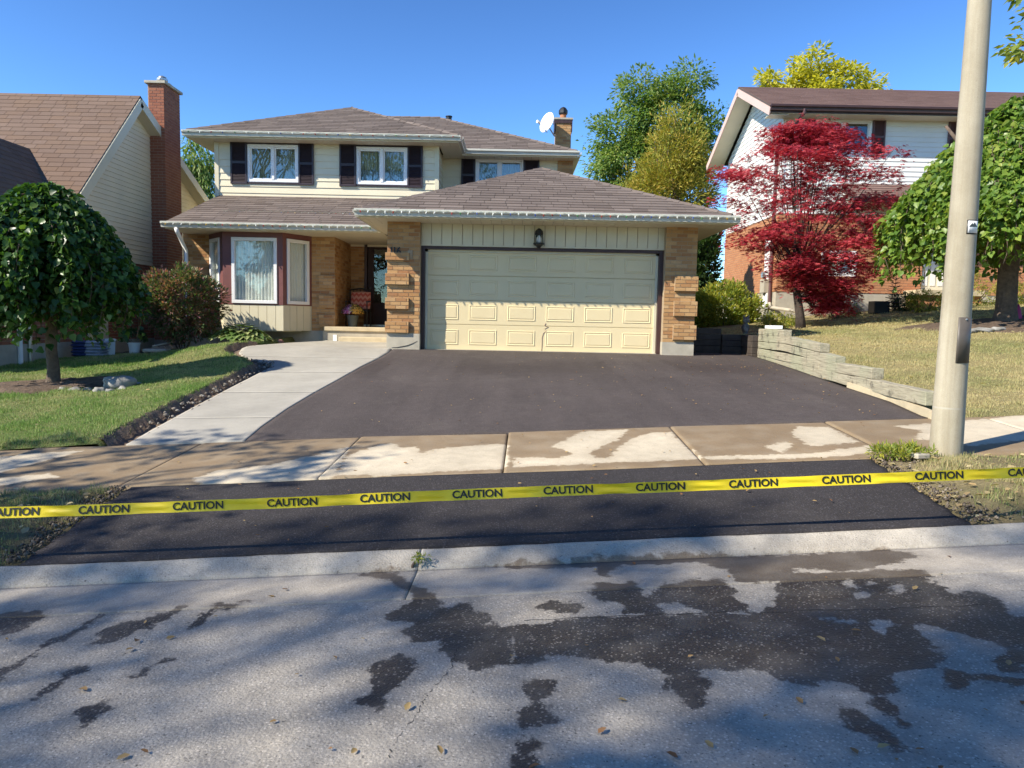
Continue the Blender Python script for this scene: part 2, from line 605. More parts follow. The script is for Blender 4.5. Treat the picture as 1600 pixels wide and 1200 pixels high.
# ---- polygons traced on the ground (stains); signed distance, positive inside
def sdf(polys, X, Y, default=-1.0):
    out = np.full(X.shape, default)
    for poly in polys:
        p = np.array(poly)
        lo, hi = p.min(0) - .4, p.max(0) + .4
        m = (X > lo[0]) & (X < hi[0]) & (Y > lo[1]) & (Y < hi[1])
        if not m.any(): continue
        x, y = X[m], Y[m]
        d2 = np.full(x.shape, 9.0)
        ins = np.zeros(x.shape, bool)
        for i in range(len(p)):
            a, b = p[i], p[(i + 1) % len(p)]
            e = b - a
            t = np.clip(((x - a[0]) * e[0] + (y - a[1]) * e[1]) / (e @ e + 1e-12), 0, 1)
            d2 = np.minimum(d2, (x - a[0] - t * e[0]) ** 2 + (y - a[1] - t * e[1]) ** 2)
            c = ((a[1] > y) != (b[1] > y))
            xi = a[0] + (y - a[1]) * e[0] / (e[1] if abs(e[1]) > 1e-9 else 1e-9)
            ins ^= c & (x < xi)
        s = np.sqrt(d2) * np.where(ins, 1, -1)
        out[m] = np.maximum(out[m], s)
    return out
def gpoly(pts, fn): return [tuple(G(a, b, fn))[:2] for a, b in pts]
def q5(l): return [(x / 2, 880 + y / 2) for x, y in l]
def q6(l): return [(800 + x / 2, 880 + y / 2) for x, y in l]
wet_px = [
    q5([(1100, 40), (1190, 20), (1250, 25), (1270, 60), (1320, 78), (1350, 95), (1400, 140), (1440, 125), (1470, 115), (1480, 150), (1520, 160), (1530, 190), (1610, 200), (1610, 320), (1540, 320), (1450, 350), (1440, 310), (1400, 290), (1370, 270), (1360, 245), (1290, 245), (1245, 215), (1290, 190), (1180, 175), (1290, 120), (1270, 85), (1190, 50)]),
    q6([(-10, 200), (180, 172), (600, 152), (940, 165), (1000, 190), (1080, 180), (1130, 180), (1250, 195), (1310, 250), (1350, 320), (1200, 345), (1210, 400), (1130, 405), (1060, 390), (1000, 365), (960, 385), (890, 380), (800, 350), (740, 335), (600, 330), (615, 440), (600, 465), (560, 455), (500, 400), (465, 340), (400, 310), (290, 305), (140, 285), (60, 320), (-10, 325)]),
    q6([(240, 95), (260, 65), (380, 60), (440, 120), (480, 160), (350, 160), (340, 120), (290, 120)]),
    q6([(415, 105), (480, 70), (560, 50), (650, 50), (700, 75), (720, 105), (690, 100), (760, 155), (610, 160), (540, 130), (450, 125)]),
    q6([(820, 60), (860, 35), (1100, 25), (1280, 20), (1330, 65), (1380, 95), (1450, 85), (1540, 130), (1560, 170), (1250, 200), (900, 180), (780, 165), (830, 95)]),
    q6([(1250, 190), (1400, 140), (1620, 170), (1620, 270), (1560, 265), (1450, 235), (1340, 205)]),
    q6([(1510, 290), (1560, 270), (1620, 270), (1620, 350), (1520, 340)]),
    q6([(1350, 330), (1620, 360), (1620, 385), (1440, 375), (1430, 398), (1360, 395)]),
    q6([(20, 380), (60, 365), (140, 370), (150, 400), (90, 430), (140, 470), (140, 500), (60, 525), (80, 545), (75, 660), (0, 660), (5, 580), (50, 540), (20, 500), (15, 460), (60, 430), (30, 400)]),
    q6([(1020, 440), (1080, 455), (1120, 490), (1190, 530), (1270, 595), (1260, 605), (1180, 580), (1120, 540), (1060, 515)]),
    q6([(1125, 450), (1150, 420), (1190, 440), (1240, 500), (1235, 520), (1190, 490)]),
    q6([(75, 130), (130, 115), (215, 130), (210, 150), (150, 155), (90, 150)]),
    q5([(1160, 310), (1210, 300), (1240, 275), (1265, 290), (1290, 300), (1280, 350), (1200, 410), (1190, 465), (1150, 440), (1110, 430), (1160, 405), (1160, 380)]),
    q5([(275, 250), (320, 210), (420, 180), (530, 150), (580, 130), (570, 155), (440, 210), (380, 240), (290, 258)]),
    q5([(-20, 165), (40, 150), (140, 148), (140, 175), (90, 200), (-20, 240)]),
    q5([(585, 215), (610, 180), (670, 130), (780, 118), (720, 145), (680, 145), (640, 180), (620, 205)]),
    q5([(430, 355), (450, 320), (520, 292), (550, 298), (500, 320), (450, 358)]),
    q5([(-20, 375), (-20, 340), (70, 300), (150, 235), (165, 255), (100, 300)]),
    q5([(50, 455), (130, 400), (190, 345), (270, 320), (270, 335), (190, 380), (100, 440)]),
    q5([(245, 455), (330, 425), (360, 420), (340, 460), (270, 500)]),
    q5([(180, 235), (230, 205), (310, 160), (320, 170), (250, 215), (200, 242)]),
    [(762, 886), (800, 881), (840, 877), (910, 873), (970, 866), (1060, 866), (1100, 868), (1200, 870), (1300, 865), (1400, 860), (1440, 870), (1400, 880), (1320, 895), (1240, 888), (1235, 900), (1290, 910), (1150, 912), (1140, 895), (1090, 880), (970, 885), (940, 905), (930, 889), (800, 890)],
]
dry_px = [q6([(1030, 62), (1060, 55), (1070, 75), (1050, 80)]), q6([(1095, 60), (1120, 50), (1138, 62), (1110, 68)]), q6([(1075, 95), (1105, 92), (1110, 106), (1085, 110)]), q6([(1190, 62), (1225, 60), (1225, 80), (1160, 105), (1158, 92), (1185, 85)]), q6([(985, 172), (1075, 178), (1030, 192)]), q6([(1130, 180), (1185, 182), (1160, 218), (1135, 200)])]
WET = [gpoly(p, gs) for p in wet_px]
DRY = [gpoly(p, gs) for p in dry_px]
def wetness(X, Y):
    s = sdf(WET, X, Y)
    d = sdf(DRY, X, Y)
    return np.minimum(s, -d)

def stone_sheet(name, dry, wetc, speck=(.5, .5, .5), vs=55.0, speck_amt=.5, wet_rough=.38, bs=.6, attr_name='wet', edge=.035, bd=.006, sparse=.0, crack=0.0, mott=1.3, mid_amt=.12, pits=.55, stone_wet=.0, streak=0.0, spec=.4):
    m, t, b, o = nodes(name)
    g = t.nodes.new('ShaderNodeNewGeometry')
    big = noise(t, mott, 5, .6)
    fine = noise(t, 150, 3, .75)
    v = t.nodes.new('ShaderNodeTexVoronoi')
    v.inputs['Scale'].default_value = vs
    t.links.new(g.outputs['Position'], v.inputs['Vector'])
    wn = t.nodes.new('ShaderNodeTexWhiteNoise')
    t.links.new(v.outputs['Position'], wn.inputs['Vector'])
    c = ramp(t, big, [(.3, sc(dry, .84)), (.7, sc(dry, 1.12))])
    c = mixc(t, 1.0, c, ramp(t, fine, [(.3, (.72,) * 3), (.7, (1.0,) * 3)]), 'MULTIPLY')
    # aggregate stones of different lightness
    st = ramp(t, wn.outputs['Value'], [(0, sc(dry, .45)), (.5, sc(dry, .9)), (1, speck)])
    mid = noise(t, 9, 4, .65)
    c = mixc(t, 1.0, c, ramp(t, mid, [(.3, (1 - mid_amt,) * 3), (.7, (1 + mid_amt * .5,) * 3)]), 'MULTIPLY')
    sm = math_(t, 'MULTIPLY', math_(t, 'LESS_THAN', v.outputs['Distance'], .36), math_(t, 'GREATER_THAN', wn.outputs['Value'], sparse))
    c = mixc(t, math_(t, 'MULTIPLY', sm, speck_amt), c, st)
    # dark specks
    pk = math_(t, 'GREATER_THAN', noise(t, 55, 3, .7), .66)
    c = mixc(t, math_(t, 'MULTIPLY', pk, pits), c, sc(dry, .22))
    w_ = math_(t, 'ADD', attr(t, attr_name), math_(t, 'MULTIPLY', math_(t, 'SUBTRACT', noise(t, 11, 6, .68), .5), .20))
    halo = math_(t, 'MULTIPLY', smooth_step(t, w_, -.16, .02), .22)
    w_ = smooth_step(t, w_, -edge, edge)
    w_ = math_(t, 'MULTIPLY', w_, ramp(t, noise(t, 4.5, 5, .65), [(.3, (.78,) * 3), (.55, (1,) * 3)]))
    w_ = math_(t, 'MAXIMUM', w_, halo)
    if streak:
        mp = t.nodes.new('ShaderNodeMapping')
        mp.inputs['Scale'].default_value = (2.6, .22, 1)
        mp.inputs['Rotation'].default_value = (0, 0, .12)
        t.links.new(g.outputs['Position'], mp.inputs[0])
        sn = noise(t, 1.3, 5, .6, mp.outputs[0], .4)
        c = mixc(t, 1.0, c, ramp(t, sn, [(.3, (1 - streak,) * 3), (.7, (1 + streak * .6,) * 3)]), 'MULTIPLY')
        dust = smooth_step(t, noise(t, .9, 6, .7), .52, .74)
        c = mixc(t, math_(t, 'MULTIPLY', dust, streak), c, (.22, .19, .16))
    wc = mixc(t, 1.0, c, wetc, 'MULTIPLY')
    if stone_wet: wc = mixc(t, math_(t, 'MULTIPLY', math_(t, 'MULTIPLY', sm, math_(t, 'GREATER_THAN', wn.outputs['Value'], .72)), stone_wet), wc, sc(dry, .62))
    c = mixc(t, w_, c, wc)
    t.links.new(c, b.inputs['Base Color'])
    b.inputs['Specular IOR Level'].default_value = spec
    rr = t.nodes.new('ShaderNodeMapRange')
    rr.inputs[3].default_value = .88
    rr.inputs[4].default_value = wet_rough
    t.links.new(w_, rr.inputs[0])
    t.links.new(rr.outputs[0], b.inputs['Roughness'])
    h = math_(t, 'ADD', math_(t, 'MULTIPLY', fine, .6), math_(t, 'MULTIPLY', math_(t, 'SUBTRACT', 1, v.outputs['Distance']), .5))
    bump(t, b, h, bs, bd)
    return m
M['road'] = stone_sheet('old_road_asphalt', (.43, .385, .32), (.11, .10, .095), (.62, .55, .46), 80, .75, .42, .8, edge=.014, mid_amt=.2, pits=.9, stone_wet=.7)
M['gutter_pan'] = stone_sheet('gutter_concrete', (.45, .40, .33), (.24, .21, .18), (.60, .55, .48), 95, .5, .55, .6, edge=.018, mid_amt=.16, pits=.6)
M['kerb'] = stone_sheet('kerb_concrete', (.52, .465, .38), (.42, .36, .30), (.55, .5, .45), 90, .5, .6, .8, edge=.02, mid_amt=.24, mott=3.0, pits=.8)
M['sidewalk'] = stone_sheet('sidewalk_concrete', (.66, .565, .41), (.42, .35, .275), (.5, .45, .38), 120, .3, .7, .4, edge=.022, mid_amt=.12)
M['walkway'] = stone_sheet('new_concrete', (.43, .40, .335), (1, 1, 1), (.5, .48, .45), 140, .15, .7, .22, mott=1.1, mid_amt=.07, pits=.2)
M['asphalt'] = stone_sheet('driveway_asphalt', (.090, .073, .067), (.78, .76, .76), (.15, .13, .12), 60, .6, .75, .8, bd=.006, mott=.6, mid_amt=.16, edge=.09, streak=.13, spec=.28)
M['asphalt_new'] = stone_sheet('fresh_asphalt', (.046, .040, .039), (.6, .6, .6), (.14, .13, .135), 75, .7, .6, 1.0, bd=.008, mott=.8, mid_amt=.2, streak=.07, spec=.3)

# ------------------------------------------------------------------ ground sheet to the horizon
def steps(*segs):
    out = []
    for a, b, n in segs: out += list(np.linspace(a, b, n, endpoint=False))
    return np.array(out + [segs[-1][1]])
gx = steps((-600, -60, 12), (-60, -16, 22), (-16, 16, 64), (16, 60, 22), (60, 600, 12))
gy = steps((-600, -60, 12), (-60, -10, 20), (-10, 30, 80), (30, 80, 20), (80, 700, 12))
X, Y = np.meshgrid(gx, gy)
U_ = uu(X, Y)
lotz = np.where(X < -2.7, zL(X, np.minimum(Y, 40)), np.where(X > 5.3, zR(X, np.minimum(Y, 40)), np.minimum(zlot(X, np.minimum(Y, 17)), 1.0)))
Z = np.where(U_ < 7.3, zs(X, Y), lotz) - .16
def lawn_mat(name, green, dry, soilc, bias=.5):
    m, t, b, o = nodes(name)
    a = noise(t, .55, 6, .62)
    c = ramp(t, a, [(bias - .14, green), (bias + .14, dry)])
    s = smooth_step(t, noise(t, 1.7, 6, .7), .60, .72)
    c = mixc(t, math_(t, 'MULTIPLY', s, .6), c, soilc)
    f = noise(t, 60, 4, .8)
    c = mixc(t, 1.0, c, ramp(t, f, [(.3, (.55,) * 3), (.7, (1.1,) * 3)]), 'MULTIPLY')
    t.links.new(c, b.inputs['Base Color'])
    b.inputs['Roughness'].default_value = .95
    b.inputs['Specular IOR Level'].default_value = .1
    bump(t, b, f, .8, .03)
    return m
M['lawn_left'] = lawn_mat('left_lawn_turf', (.12, .17, .05), (.30, .27, .12), (.22, .165, .10), .55)
M['lawn_right'] = lawn_mat('right_lawn_turf', (.22, .215, .085), (.36, .295, .14), (.28, .21, .13), .44)
M['verge'] = lawn_mat('verge_turf', (.15, .16, .065), (.29, .235, .13), (.20, .155, .10), .42)
g0 = grid_obj('ground', X, Y, Z, M['lawn_left'])
g0['kind'] = 'structure'; g0['label'] = 'broad grassy ground under the houses and yards'

# ------------------------------------------------------------------ road, kerb, verges, sidewalk
def u_to_y(x, u): return u + TU * x
xs_ = steps((-60, -5.5, 40), (-5.5, 6.0, 560), (6.0, 60, 40))
us_ = steps((-4.35, .9, 22), (.9, 3.45, 130))
Xr, Ur = np.meshgrid(xs_, us_)
Yr = Ur + TU * Xr
road = grid_obj('road', Xr, Yr, zs(Xr, Yr), M['road'], attrs={'wet': wetness(Xr, Yr)})
road['kind'] = 'structure'; road['label'] = 'old grey asphalt street with dark wet patches'

# cracks and paving seams in the street
M['crack'] = plain('crack_filler', (.05, .045, .04), .95, .3, 8, .2)
for pts_ in ([(657, 893), (650, 903), (655, 912), (648, 925)], [(716, 1012), (706, 1032), (708, 1040), (690, 1062), (672, 1080), (660, 1098), (655, 1112), (640, 1130), (612, 1165), (608, 1190)],
             [(820, 970), (900, 966), (985, 962), (1060, 959), (1150, 956)], [(1190, 958), (1270, 954), (1340, 953), (1440, 949), (1560, 944)], [(1216, 899), (1270, 896), (1340, 892), (1420, 889)]):
    q_ = [G(a, b, gs) for a, b in pts_]
    fine_ = []
    for i in range(len(q_) - 1):
        for k in range(6): fine_.append(q_[i].lerp(q_[i + 1], k / 6) + Vector((random.uniform(-.006, .006), random.uniform(-.008, .008), .0015)))
    n_ = len(fine_)
    vs, fs = [], []
    for i, c_ in enumerate(fine_):
        w_ = random.uniform(.001, .004)
        vs += [c_ + Vector((0, -w_, 0)), c_ + Vector((w_ * .6, w_, 0))]
        if i: fs.append((2 * i - 2, 2 * i - 1, 2 * i + 1, 2 * i))
    mesh_obj('crack', vs, fs, M['crack'], road)

kerb = thing('kerb', (0, 3.8, -.05), 'low pale concrete kerb and gutter between street and asphalt apron', 'kerb')
kerb['kind'] = 'structure'
kj = [-24, -18, -12, -8.5, -5.4, -0.49, 4.6, 9, 14, 20, 26]
prof_u = np.linspace(3.912, 4.075, 12)
pan_u = np.linspace(3.457, 3.906, 22)
for i in range(len(kj) - 1):
    n = 240 if -6 < kj[i] < 4 else 8
    xx = np.linspace(kj[i] + .002, kj[i + 1] - .002, n)
    Xk, Uk = np.meshgrid(xx, prof_u)
    # worn uneven edge
    Yk = Uk + TU * Xk
    Zk = zs(Xk, Yk) + .004 + .002 * np.sin(Xk * 3.1 + Uk * 9) * (Uk > 3.95) + .0012 * np.sin(Xk * 17 + 2 * np.sin(Xk * 5)) * (Uk > 3.95)
    Xp, Up = np.meshgrid(xx, pan_u)
    Yp = Up + TU * Xp
    Xp, Yp, Zp = skirted(Xp, Yp, zs(Xp, Yp) + .004)
    grid_obj('gutter_pan', Xp, Yp, Zp, M['gutter_pan'], kerb, attrs={'wet': wetness(Xp, Yp)}, smooth=False)
    Xk, Yk, Zk = skirted(Xk, Yk, Zk)
    grid_obj('kerb_segment', Xk, Yk, Zk, M['kerb'], kerb, attrs={'wet': wetness(Xk, Yk)}, smooth=False)
fk = grid_obj('far_kerb', *(lambda A: (A[0], A[1] + TU * A[0], zs(A[0], A[1] + TU * A[0]) + .005))(np.meshgrid(np.linspace(-40, 40, 40), np.array([-4.8, -4.6, -4.35, -4.3]))), M['kerb'])
fk['kind'] = 'structure'; fk['label'] = 'kerb along the far side of the street'

# driveway and walkway outlines traced on the lot surface
dl = [G(a, b, gl) for a, b in ((375, 697), (410, 668), (450, 640), (490, 616), (530, 594), (565, 574), (590, 562), (607, 552))]
dr = [G(a, b, gl) for a, b in ((1459, 657), (1400, 632), (1324, 607), (1250, 581), (1205, 566), (1182, 559))]
DLy, DLx = [p.y for p in dl], [p.x for p in dl]
DRy, DRx = [p.y for p in dr], [p.x for p in dr]
wl = [G(a, b, gl) for a, b in ((181, 706), (240, 673), (300, 640), (360, 608), (424, 575), (405, 566), (382, 560), (373, 553), (378, 546), (400, 541), (450, 537), (505, 534))]
wl.sort(key=lambda p: p.y)
WLy, WLx = [p.y for p in wl], [p.x for p in wl]
def lot_grid(name, xl, xr, y0, y1, mat, parent, nx, ny, lift, attrs=None, skirt=.06, slope0=True):
    tt = np.linspace(0, 1, ny)
    ss = np.linspace(0, 1, nx)
    S, T = np.meshgrid(ss, tt)
    Yc = y0 + (y1 - y0) * T
    A = np.interp(Yc, xl[0], xl[1])
    B = np.interp(Yc, xr[0], xr[1])
    X = A + (B - A) * S
    if slope0: Y = Yc + TU * X * (1 - T) ** 3
    else: Y = Yc
    Zg = zlot(X, Y) + lift
    X, Y, Zg = skirted(X, Y, Zg, skirt)
    return grid_obj(name, X, Y, Zg, mat, parent, attrs=attrs(X, Y) if attrs else {'wet': np.full(X.shape, -1.0)}, smooth=False)
dam = lambda X, Y: {'wet': -.16 + .22 * np.exp(-((Y - 12.3) ** 2) / 2.5) * (np.sin(X * 1.7 + 1) > -.6)}
drive = lot_grid('driveway', (DLy, DLx), (DRy, DRx), 7.2, 15.05, M['asphalt'], None, 90, 120, .014, dam)
drive['kind'] = 'structure'; drive['label'] = 'freshly paved dark asphalt driveway in front of the garage'
walk = thing('walkway', (-3.5, 9, .4), 'new pale concrete walkway curving up to the front steps', 'walkway')
walk['kind'] = 'structure'
wyb = [7.2, 8.15, 9.75, 11.5, 13.2, 15.2, 17.45]
for i in range(len(wyb) - 1):
    xr_y = DLy + [15.3, 17.6]
    xr_x = DLx + [P(607, 545, 14.7).x, P(607, 545, 14.7).x]
    lot_grid('slab', (WLy, WLx), (xr_y, xr_x), wyb[i] + .004, wyb[i + 1] - .004, M['walkway'], walk, 40, 24, .020, slope0=(i == 0))

# sidewalk slabs
dry_sw = [
    [(527, 747), (545, 715), (600, 697), (612, 696), (625, 703), (650, 700), (660, 712), (680, 704), (720, 700), (765, 695), (793, 695), (796, 733), (700, 739), (600, 747)],
    [(800, 733), (806, 718), (875, 718), (895, 712), (880, 705), (862, 700), (894, 685), (912, 677), (980, 674), (965, 690), (930, 705), (918, 712), (935, 719), (950, 719), (970, 700), (985, 688), (1000, 684), (1020, 678), (1050, 678), (1062, 692), (1096, 720), (950, 726)],
    [(1237, 679), (1249, 668), (1293, 668), (1342, 692), (1266, 700)],
    [(1198, 699), (1229, 692), (1237, 697), (1222, 709), (1205, 705)],
    [(1100, 722), (1104, 717), (1249, 712), (1290, 708), (1360, 698), (1368, 708), (1330, 714), (1240, 720)],
    [(1395, 668), (1450, 664), (1600, 650), (1700, 640), (1700, 690), (1600, 690), (1510, 700), (1500, 690), (1430, 690), (1440, 675)],
    [(300, 752), (340, 738), (420, 730), (500, 712), (548, 700), (520, 750), (400, 762), (320, 762)],
    [(-200, 735), (-200, 715), (0, 715), (80, 710), (130, 707), (60, 726), (0, 742), (-200, 760)],
    [(-200, 775), (0, 751), (80, 742), (90, 748), (0, 762), (-200, 790)],
]
DRYSW = [gpoly(p, gs) for p in dry_sw]
sw = thing('sidewalk', (0, 6.4, .1), 'concrete sidewalk of wet and dry slabs crossing the driveway', 'sidewalk')
sw['kind'] = 'structure'
bj = [G(a, 680 - (a - 795) * .035, gs).x for a in (312, 562, 794, 1049, 1293, 1540)]
pitch = (bj[-1] - bj[0]) / 5
bj = [bj[0] - pitch * k for k in range(12, 0, -1)] + bj + [bj[-1] + pitch * k for k in range(1, 12)]
for i in range(len(bj) - 1):
    near = -7 < bj[i] < 6.5
    n = 64 if near else 6
    S, T = np.meshgrid(np.linspace(bj[i] + .006, bj[i + 1] - .006, n), np.linspace(5.705, 7.195, n))
    Xs = S + (7.2 - T) * (-.02)
    Ys = T + TU * Xs
    tilt = rng.normal(0, .006, 2)
    Zs = zs(Xs, Ys) + .016 + tilt[0] * (S - bj[i] - .7) + tilt[1] * (T - 6.4)
    for e in (np.s_[0, :], np.s_[-1, :], np.s_[:, 0], np.s_[:, -1]): Zs[e] -= .004
    Xs, Ys, Zs = skirted(Xs, Ys, Zs, .09)
    grid_obj('slab', Xs, Ys, Zs, M['sidewalk'], sw, attrs={'wet': np.where(near, -sdf(DRYSW, Xs, Ys), -1.0)}, smooth=False)

# apron
al = [G(20, 893, gs), G(205, 762, gs)]
ar = [G(1525, 829, gs), G(1352, 715, gs)]
S, T = np.meshgrid(np.linspace(0, 1, 110), np.linspace(0, 1, 40))
A = al[0].x + (al[1].x - al[0].x) * T
B = ar[0].x + (ar[1].x - ar[0].x) * T
Xa = A + (B - A) * S + .012 * np.sin(T * 40) * ((S < .01) | (S > .99))
Ya = 4.07 + (5.70 - 4.07) * T + TU * Xa
Za = zs(Xa, Ya) + .010 + .004 * np.sin(Xa * 2.1) * np.sin(Ya * 3)
Xa, Ya, Za = skirted(Xa, Ya, Za, .06)
apron = grid_obj('driveway_apron', Xa, Ya, Za, M['asphalt_new'], attrs={'wet': np.full(Xa.shape, -.2)}, smooth=False)
apron['kind'] = 'structure'; apron['label'] = 'fresh black asphalt apron between kerb and sidewalk'

# verges (grass strips between kerb and sidewalk)
def verge(name, x0, x1, inner, label):
    S, T = np.meshgrid(np.linspace(0, 1, 130), np.linspace(0, 1, 44))
    Ui = 4.07 + 1.63 * T
    if inner == 'r': B = al[0].x + (al[1].x - al[0].x) * T - .02; A = np.full(T.shape, x0)
    else: A = ar[0].x + (ar[1].x - ar[0].x) * T + .02; B = np.full(T.shape, x1)
    Xv = A + (B - A) * (S ** (.5 if inner == 'r' else 2))
    Yv = Ui + TU * Xv
    edge = np.minimum(np.minimum(T, 1 - T) * 1.63, np.abs(Xv - (B if inner == 'r' else A)))
    Zv = zs(Xv, Yv) - .03 + .085 * np.clip(edge / .35, 0, 1) ** .7 + .018 * (np.sin(Xv * 9) * np.cos(Yv * 11) + np.sin(Xv * 23 + Yv * 17) * .6)
    o = grid_obj(name, Xv, Yv, Zv, M['verge'])
    o['kind'] = 'structure'; o['label'] = label
    return Xv, Yv, Zv
VL = verge('verge_left', -24, None, 'r', 'patchy grass verge with bare soil left of the apron')
VR = verge('verge_right', None, 24, 'l', 'patchy dry grass verge around the lamp pole')

# lawns
def lawn_left():
    S, T = np.meshgrid(np.linspace(0, 1, 170) ** .6, np.linspace(0, 1, 150))
    Yc = 7.22 + (17.6 - 7.22) * T
    B = np.interp(Yc, WLy, WLx) - .20
    B = np.where(Yc > 15.2, np.minimum(B, -5.2), B)
    A = np.full(T.shape, -24.0)
    X = A + (B - A) * S
    Y = Yc + TU * X * (1 - T) ** 3
    edge = np.abs(B - X)
    Z = zL(X, Y) + .015 * np.sin(X * 1.3) * np.sin(Y * 1.1) + .010 * np.sin(X * 7 + Y * 5)
    lot = zlot(X, Y)
    base = np.maximum(Z, lot + .085)
    k = np.clip(edge / 1.6, 0, 1)
    Z = base * (1 - k) + Z * k
    Z = np.where(edge < .05, lot - .03, Z)
    Z[0, :] -= .05
    o = grid_obj('lawn_left', X, Y, Z, M['lawn_left'])
    o['kind'] = 'structure'; o['label'] = 'green and straw coloured front lawn left of the walkway'
    # trench of bare soil along the walkway
    tt = np.linspace(7.25, 15.4, 160)
    cols = np.linspace(0, 1, 7)
    C, R = np.meshgrid(cols, tt)
    xb = np.interp(R, WLy, WLx)
    Xs = xb - .28 + .32 * C
    Ys = R + TU * Xs * (1 - (R - 7.22) / 10.4) ** 3
    Zs = zlot(Xs, Ys) + .015 - .06 * np.sin(C * pi) + .07 * (C < .2) + rng.normal(0, .009, C.shape)
    s_ = grid_obj('soil_strip', Xs, Ys, Zs, M['soil'], smooth=False)
    s_['kind'] = 'structure'; s_['label'] = 'strip of dug bare soil along the walkway edge'
    return X, Y, Z
LL = lawn_left()
def lawn_right():
    # inner edge follows the timber wall, then the garage side
    S, T = np.meshgrid(np.linspace(0, 1, 190) ** 1.7, np.linspace(0, 1, 170))
    Yc = 7.22 + (22 - 7.22) * T
    A = np.interp(Yc, DRy + [16.0, 16.3, 22], DRx + [DRx[-1], DRx[-1] - .9, 4.3]) + .16
    B = np.full(T.shape, 26.0)
    X = A + (B - A) * S
    Y = Yc + TU * X * (1 - T) ** 3
    Z = zR(X, Y) + .015 * np.sin(X * 1.3) * np.sin(Y * 1.1) + .010 * np.sin(X * 7 + Y * 5)
    Z[0, :] -= .05
    o = grid_obj('lawn_right', X, Y, Z, M['lawn_right'])
    o['kind'] = 'structure'; o['label'] = 'sloping dry lawn up to the neighbouring house on the right'
    return X, Y, Z
LR = lawn_right()
# ================================================================== main house
H = thing('two_storey_house', (-2.5, 17.5, .68), 'cream sided two storey brick house with double garage and brown hipped roof', 'house')
yP, yD, yE = 14.69, 14.97, 14.10        # garage pillars, door, gutter front
EZ = P(848, 333, yE).z                  # lower eave height (roof edge)
pL0, pL1 = P(605, 440, yP).x, P(656, 440, yP).x
pR0, pR1 = P(1038, 450, yP).x, P(1087, 450, yP).x
zG = .70
zSof = P(848, 347, yP).z
U_x, V_z = (1, 0, 0), (0, 0, 1)
BW, BH = .212, .0735
def brick_front(parent, x0, x1, z0, z1, y, holes=(), mat='brick', key='main', w_=BW, h_=BH, th=.007):
    clad(key, parent, 'brick', M[mat], (0, y, 0), U_x, V_z, [(x0, z0), (x1, z0), (x1, z1), (x0, z1)], w_, h_, th, th, .011, .011, 'half', holes, .03, z0, x0)
def box_part(name, x0, x1, y0, y1, z0, z1, mat, parent, bevel=0):
    return MB().box(x0, x1, y0, y1, z0, z1).build(name, mat, parent, bevel=bevel)

for side, (a, b, zb) in enumerate(((pL0, pL1, P(630, 521, yP).z), (pR0, pR1, P(1062, 535, yP).z))):
    wl_ = box_part('pillar', a, b, yP, yD + .35, zb, zSof + .05, M['mortar'], H)
    brick_front(wl_, a, b, zb, zSof + .02, yP)
    box_part('foundation', a - .005, b + .005, yP - .015, yD + .35, .45, zb, M['concrete'], H)
    # raised brick quoins, every other block
    span = (a - .03, a + .435) if side == 0 else (b - .425, b + .03)
    rows_px = [(508, 519), (478, 507), (441, 463), (398, 440)]
    if side == 0: blocks = [(395, 407), (428, 445), (464, 483), (500, 520)]
    else: blocks = [(433, 455), (470, 494), (508, 531)]
    for (t0, t1) in blocks:
        cx = 630 if side == 0 else 1062
        z1, z0 = P(cx, t0, yP).z, P(cx, t1, yP).z
        n = max(2, round((z1 - z0) / BH))
        q = box_part('quoin', span[0], span[1], yP - .065, yP - .001, z0, z0 + n * BH, M['mortar'], H)
        brick_front(q, span[0], span[1], z0, z0 + n * BH, yP - .065)
        clad('main', q, 'brick', M['brick'], (span[1], yP - .065, 0), (0, 1, 0), V_z, [(0, z0), (.06, z0), (.06, z0 + n * BH), (0, z0 + n * BH)], .1, BH, .006, .006, .0, .011, None, (), 0, z0)
# crack in the left foundation
cz = P(630, 543, yP).z
cr = MB().tube([(P(x, y, yP - .017).x, yP - .0165, P(x, y, yP - .017).z) for x, y in ((612, 543), (620, 543), (628, 541.5), (636, 540), (644, 537), (652, 533))], [.004, .008, .009, .011, .009, .004], 5).build('crack', M['black'], H)
# garage box behind
gb = MB()
gb.box(pL0 + .01, pL0 + .12, yD + .35, 19.1, .45, zSof + .3)
gb.box(pR1 - .12, pR1 - .01, yD + .35, 20.5, .45, zSof + .3)
gb.box(pL0, pR1, 18.9, 19.05, .45, zSof + .3)
gb.build('garage_wall', M['mortar'], H)
# header boards over the door
hz0, hz1 = P(848, 386, yD).z, zSof + .03
x0, x1 = pL1 - .0, pR0
hd = box_part('header', x0, x1, yD - .12, yD + .1, hz0, hz1, M['mortar_grey'], H)
clad('main', hd, 'header_board', M['trim'], (0, yD - .12, 0), U_x, V_z, [(x0, hz0), (x1, hz0), (x1, hz1), (x0, hz1)], .205, 3, .012, .012, .012, 0, None, (), 0, hz0, x0)
box_part('header_sill', x0 - .0, x1 + .0, yD - .15, yD - .02, hz0 - .03, hz0 + .0, M['trim'], H)
# brown frame
dz0, dz1 = float(zlot(0.5, yD)) + .015, P(848, 393, yD).z
fr = MB()
fr.box(x0, x1, yD - .11, yD + .06, dz1, hz0 - .032)
fr.box(x0 - .002, x0 + .075, yD - .11, yD + .06, dz0, dz1)
fr.box(x1 - .085, x1 + .002, yD - .11, yD + .06, dz0, dz1)
fr.build('garage_door_frame', M['brown'], H)
d0, d1 = x0 + .078, x1 - .088
st = MB()
st.box(d0, d0 + .05, yD - .02, yD + .02, dz0, dz1 - .001)
st.box(d1 - .05, d1, yD - .02, yD + .02, dz0, dz1 - .001)
st.box(d0, d1, yD - .02, yD + .02, dz1 - .05, dz1 - .002)
st.build('door_stop', M['trim'], H)
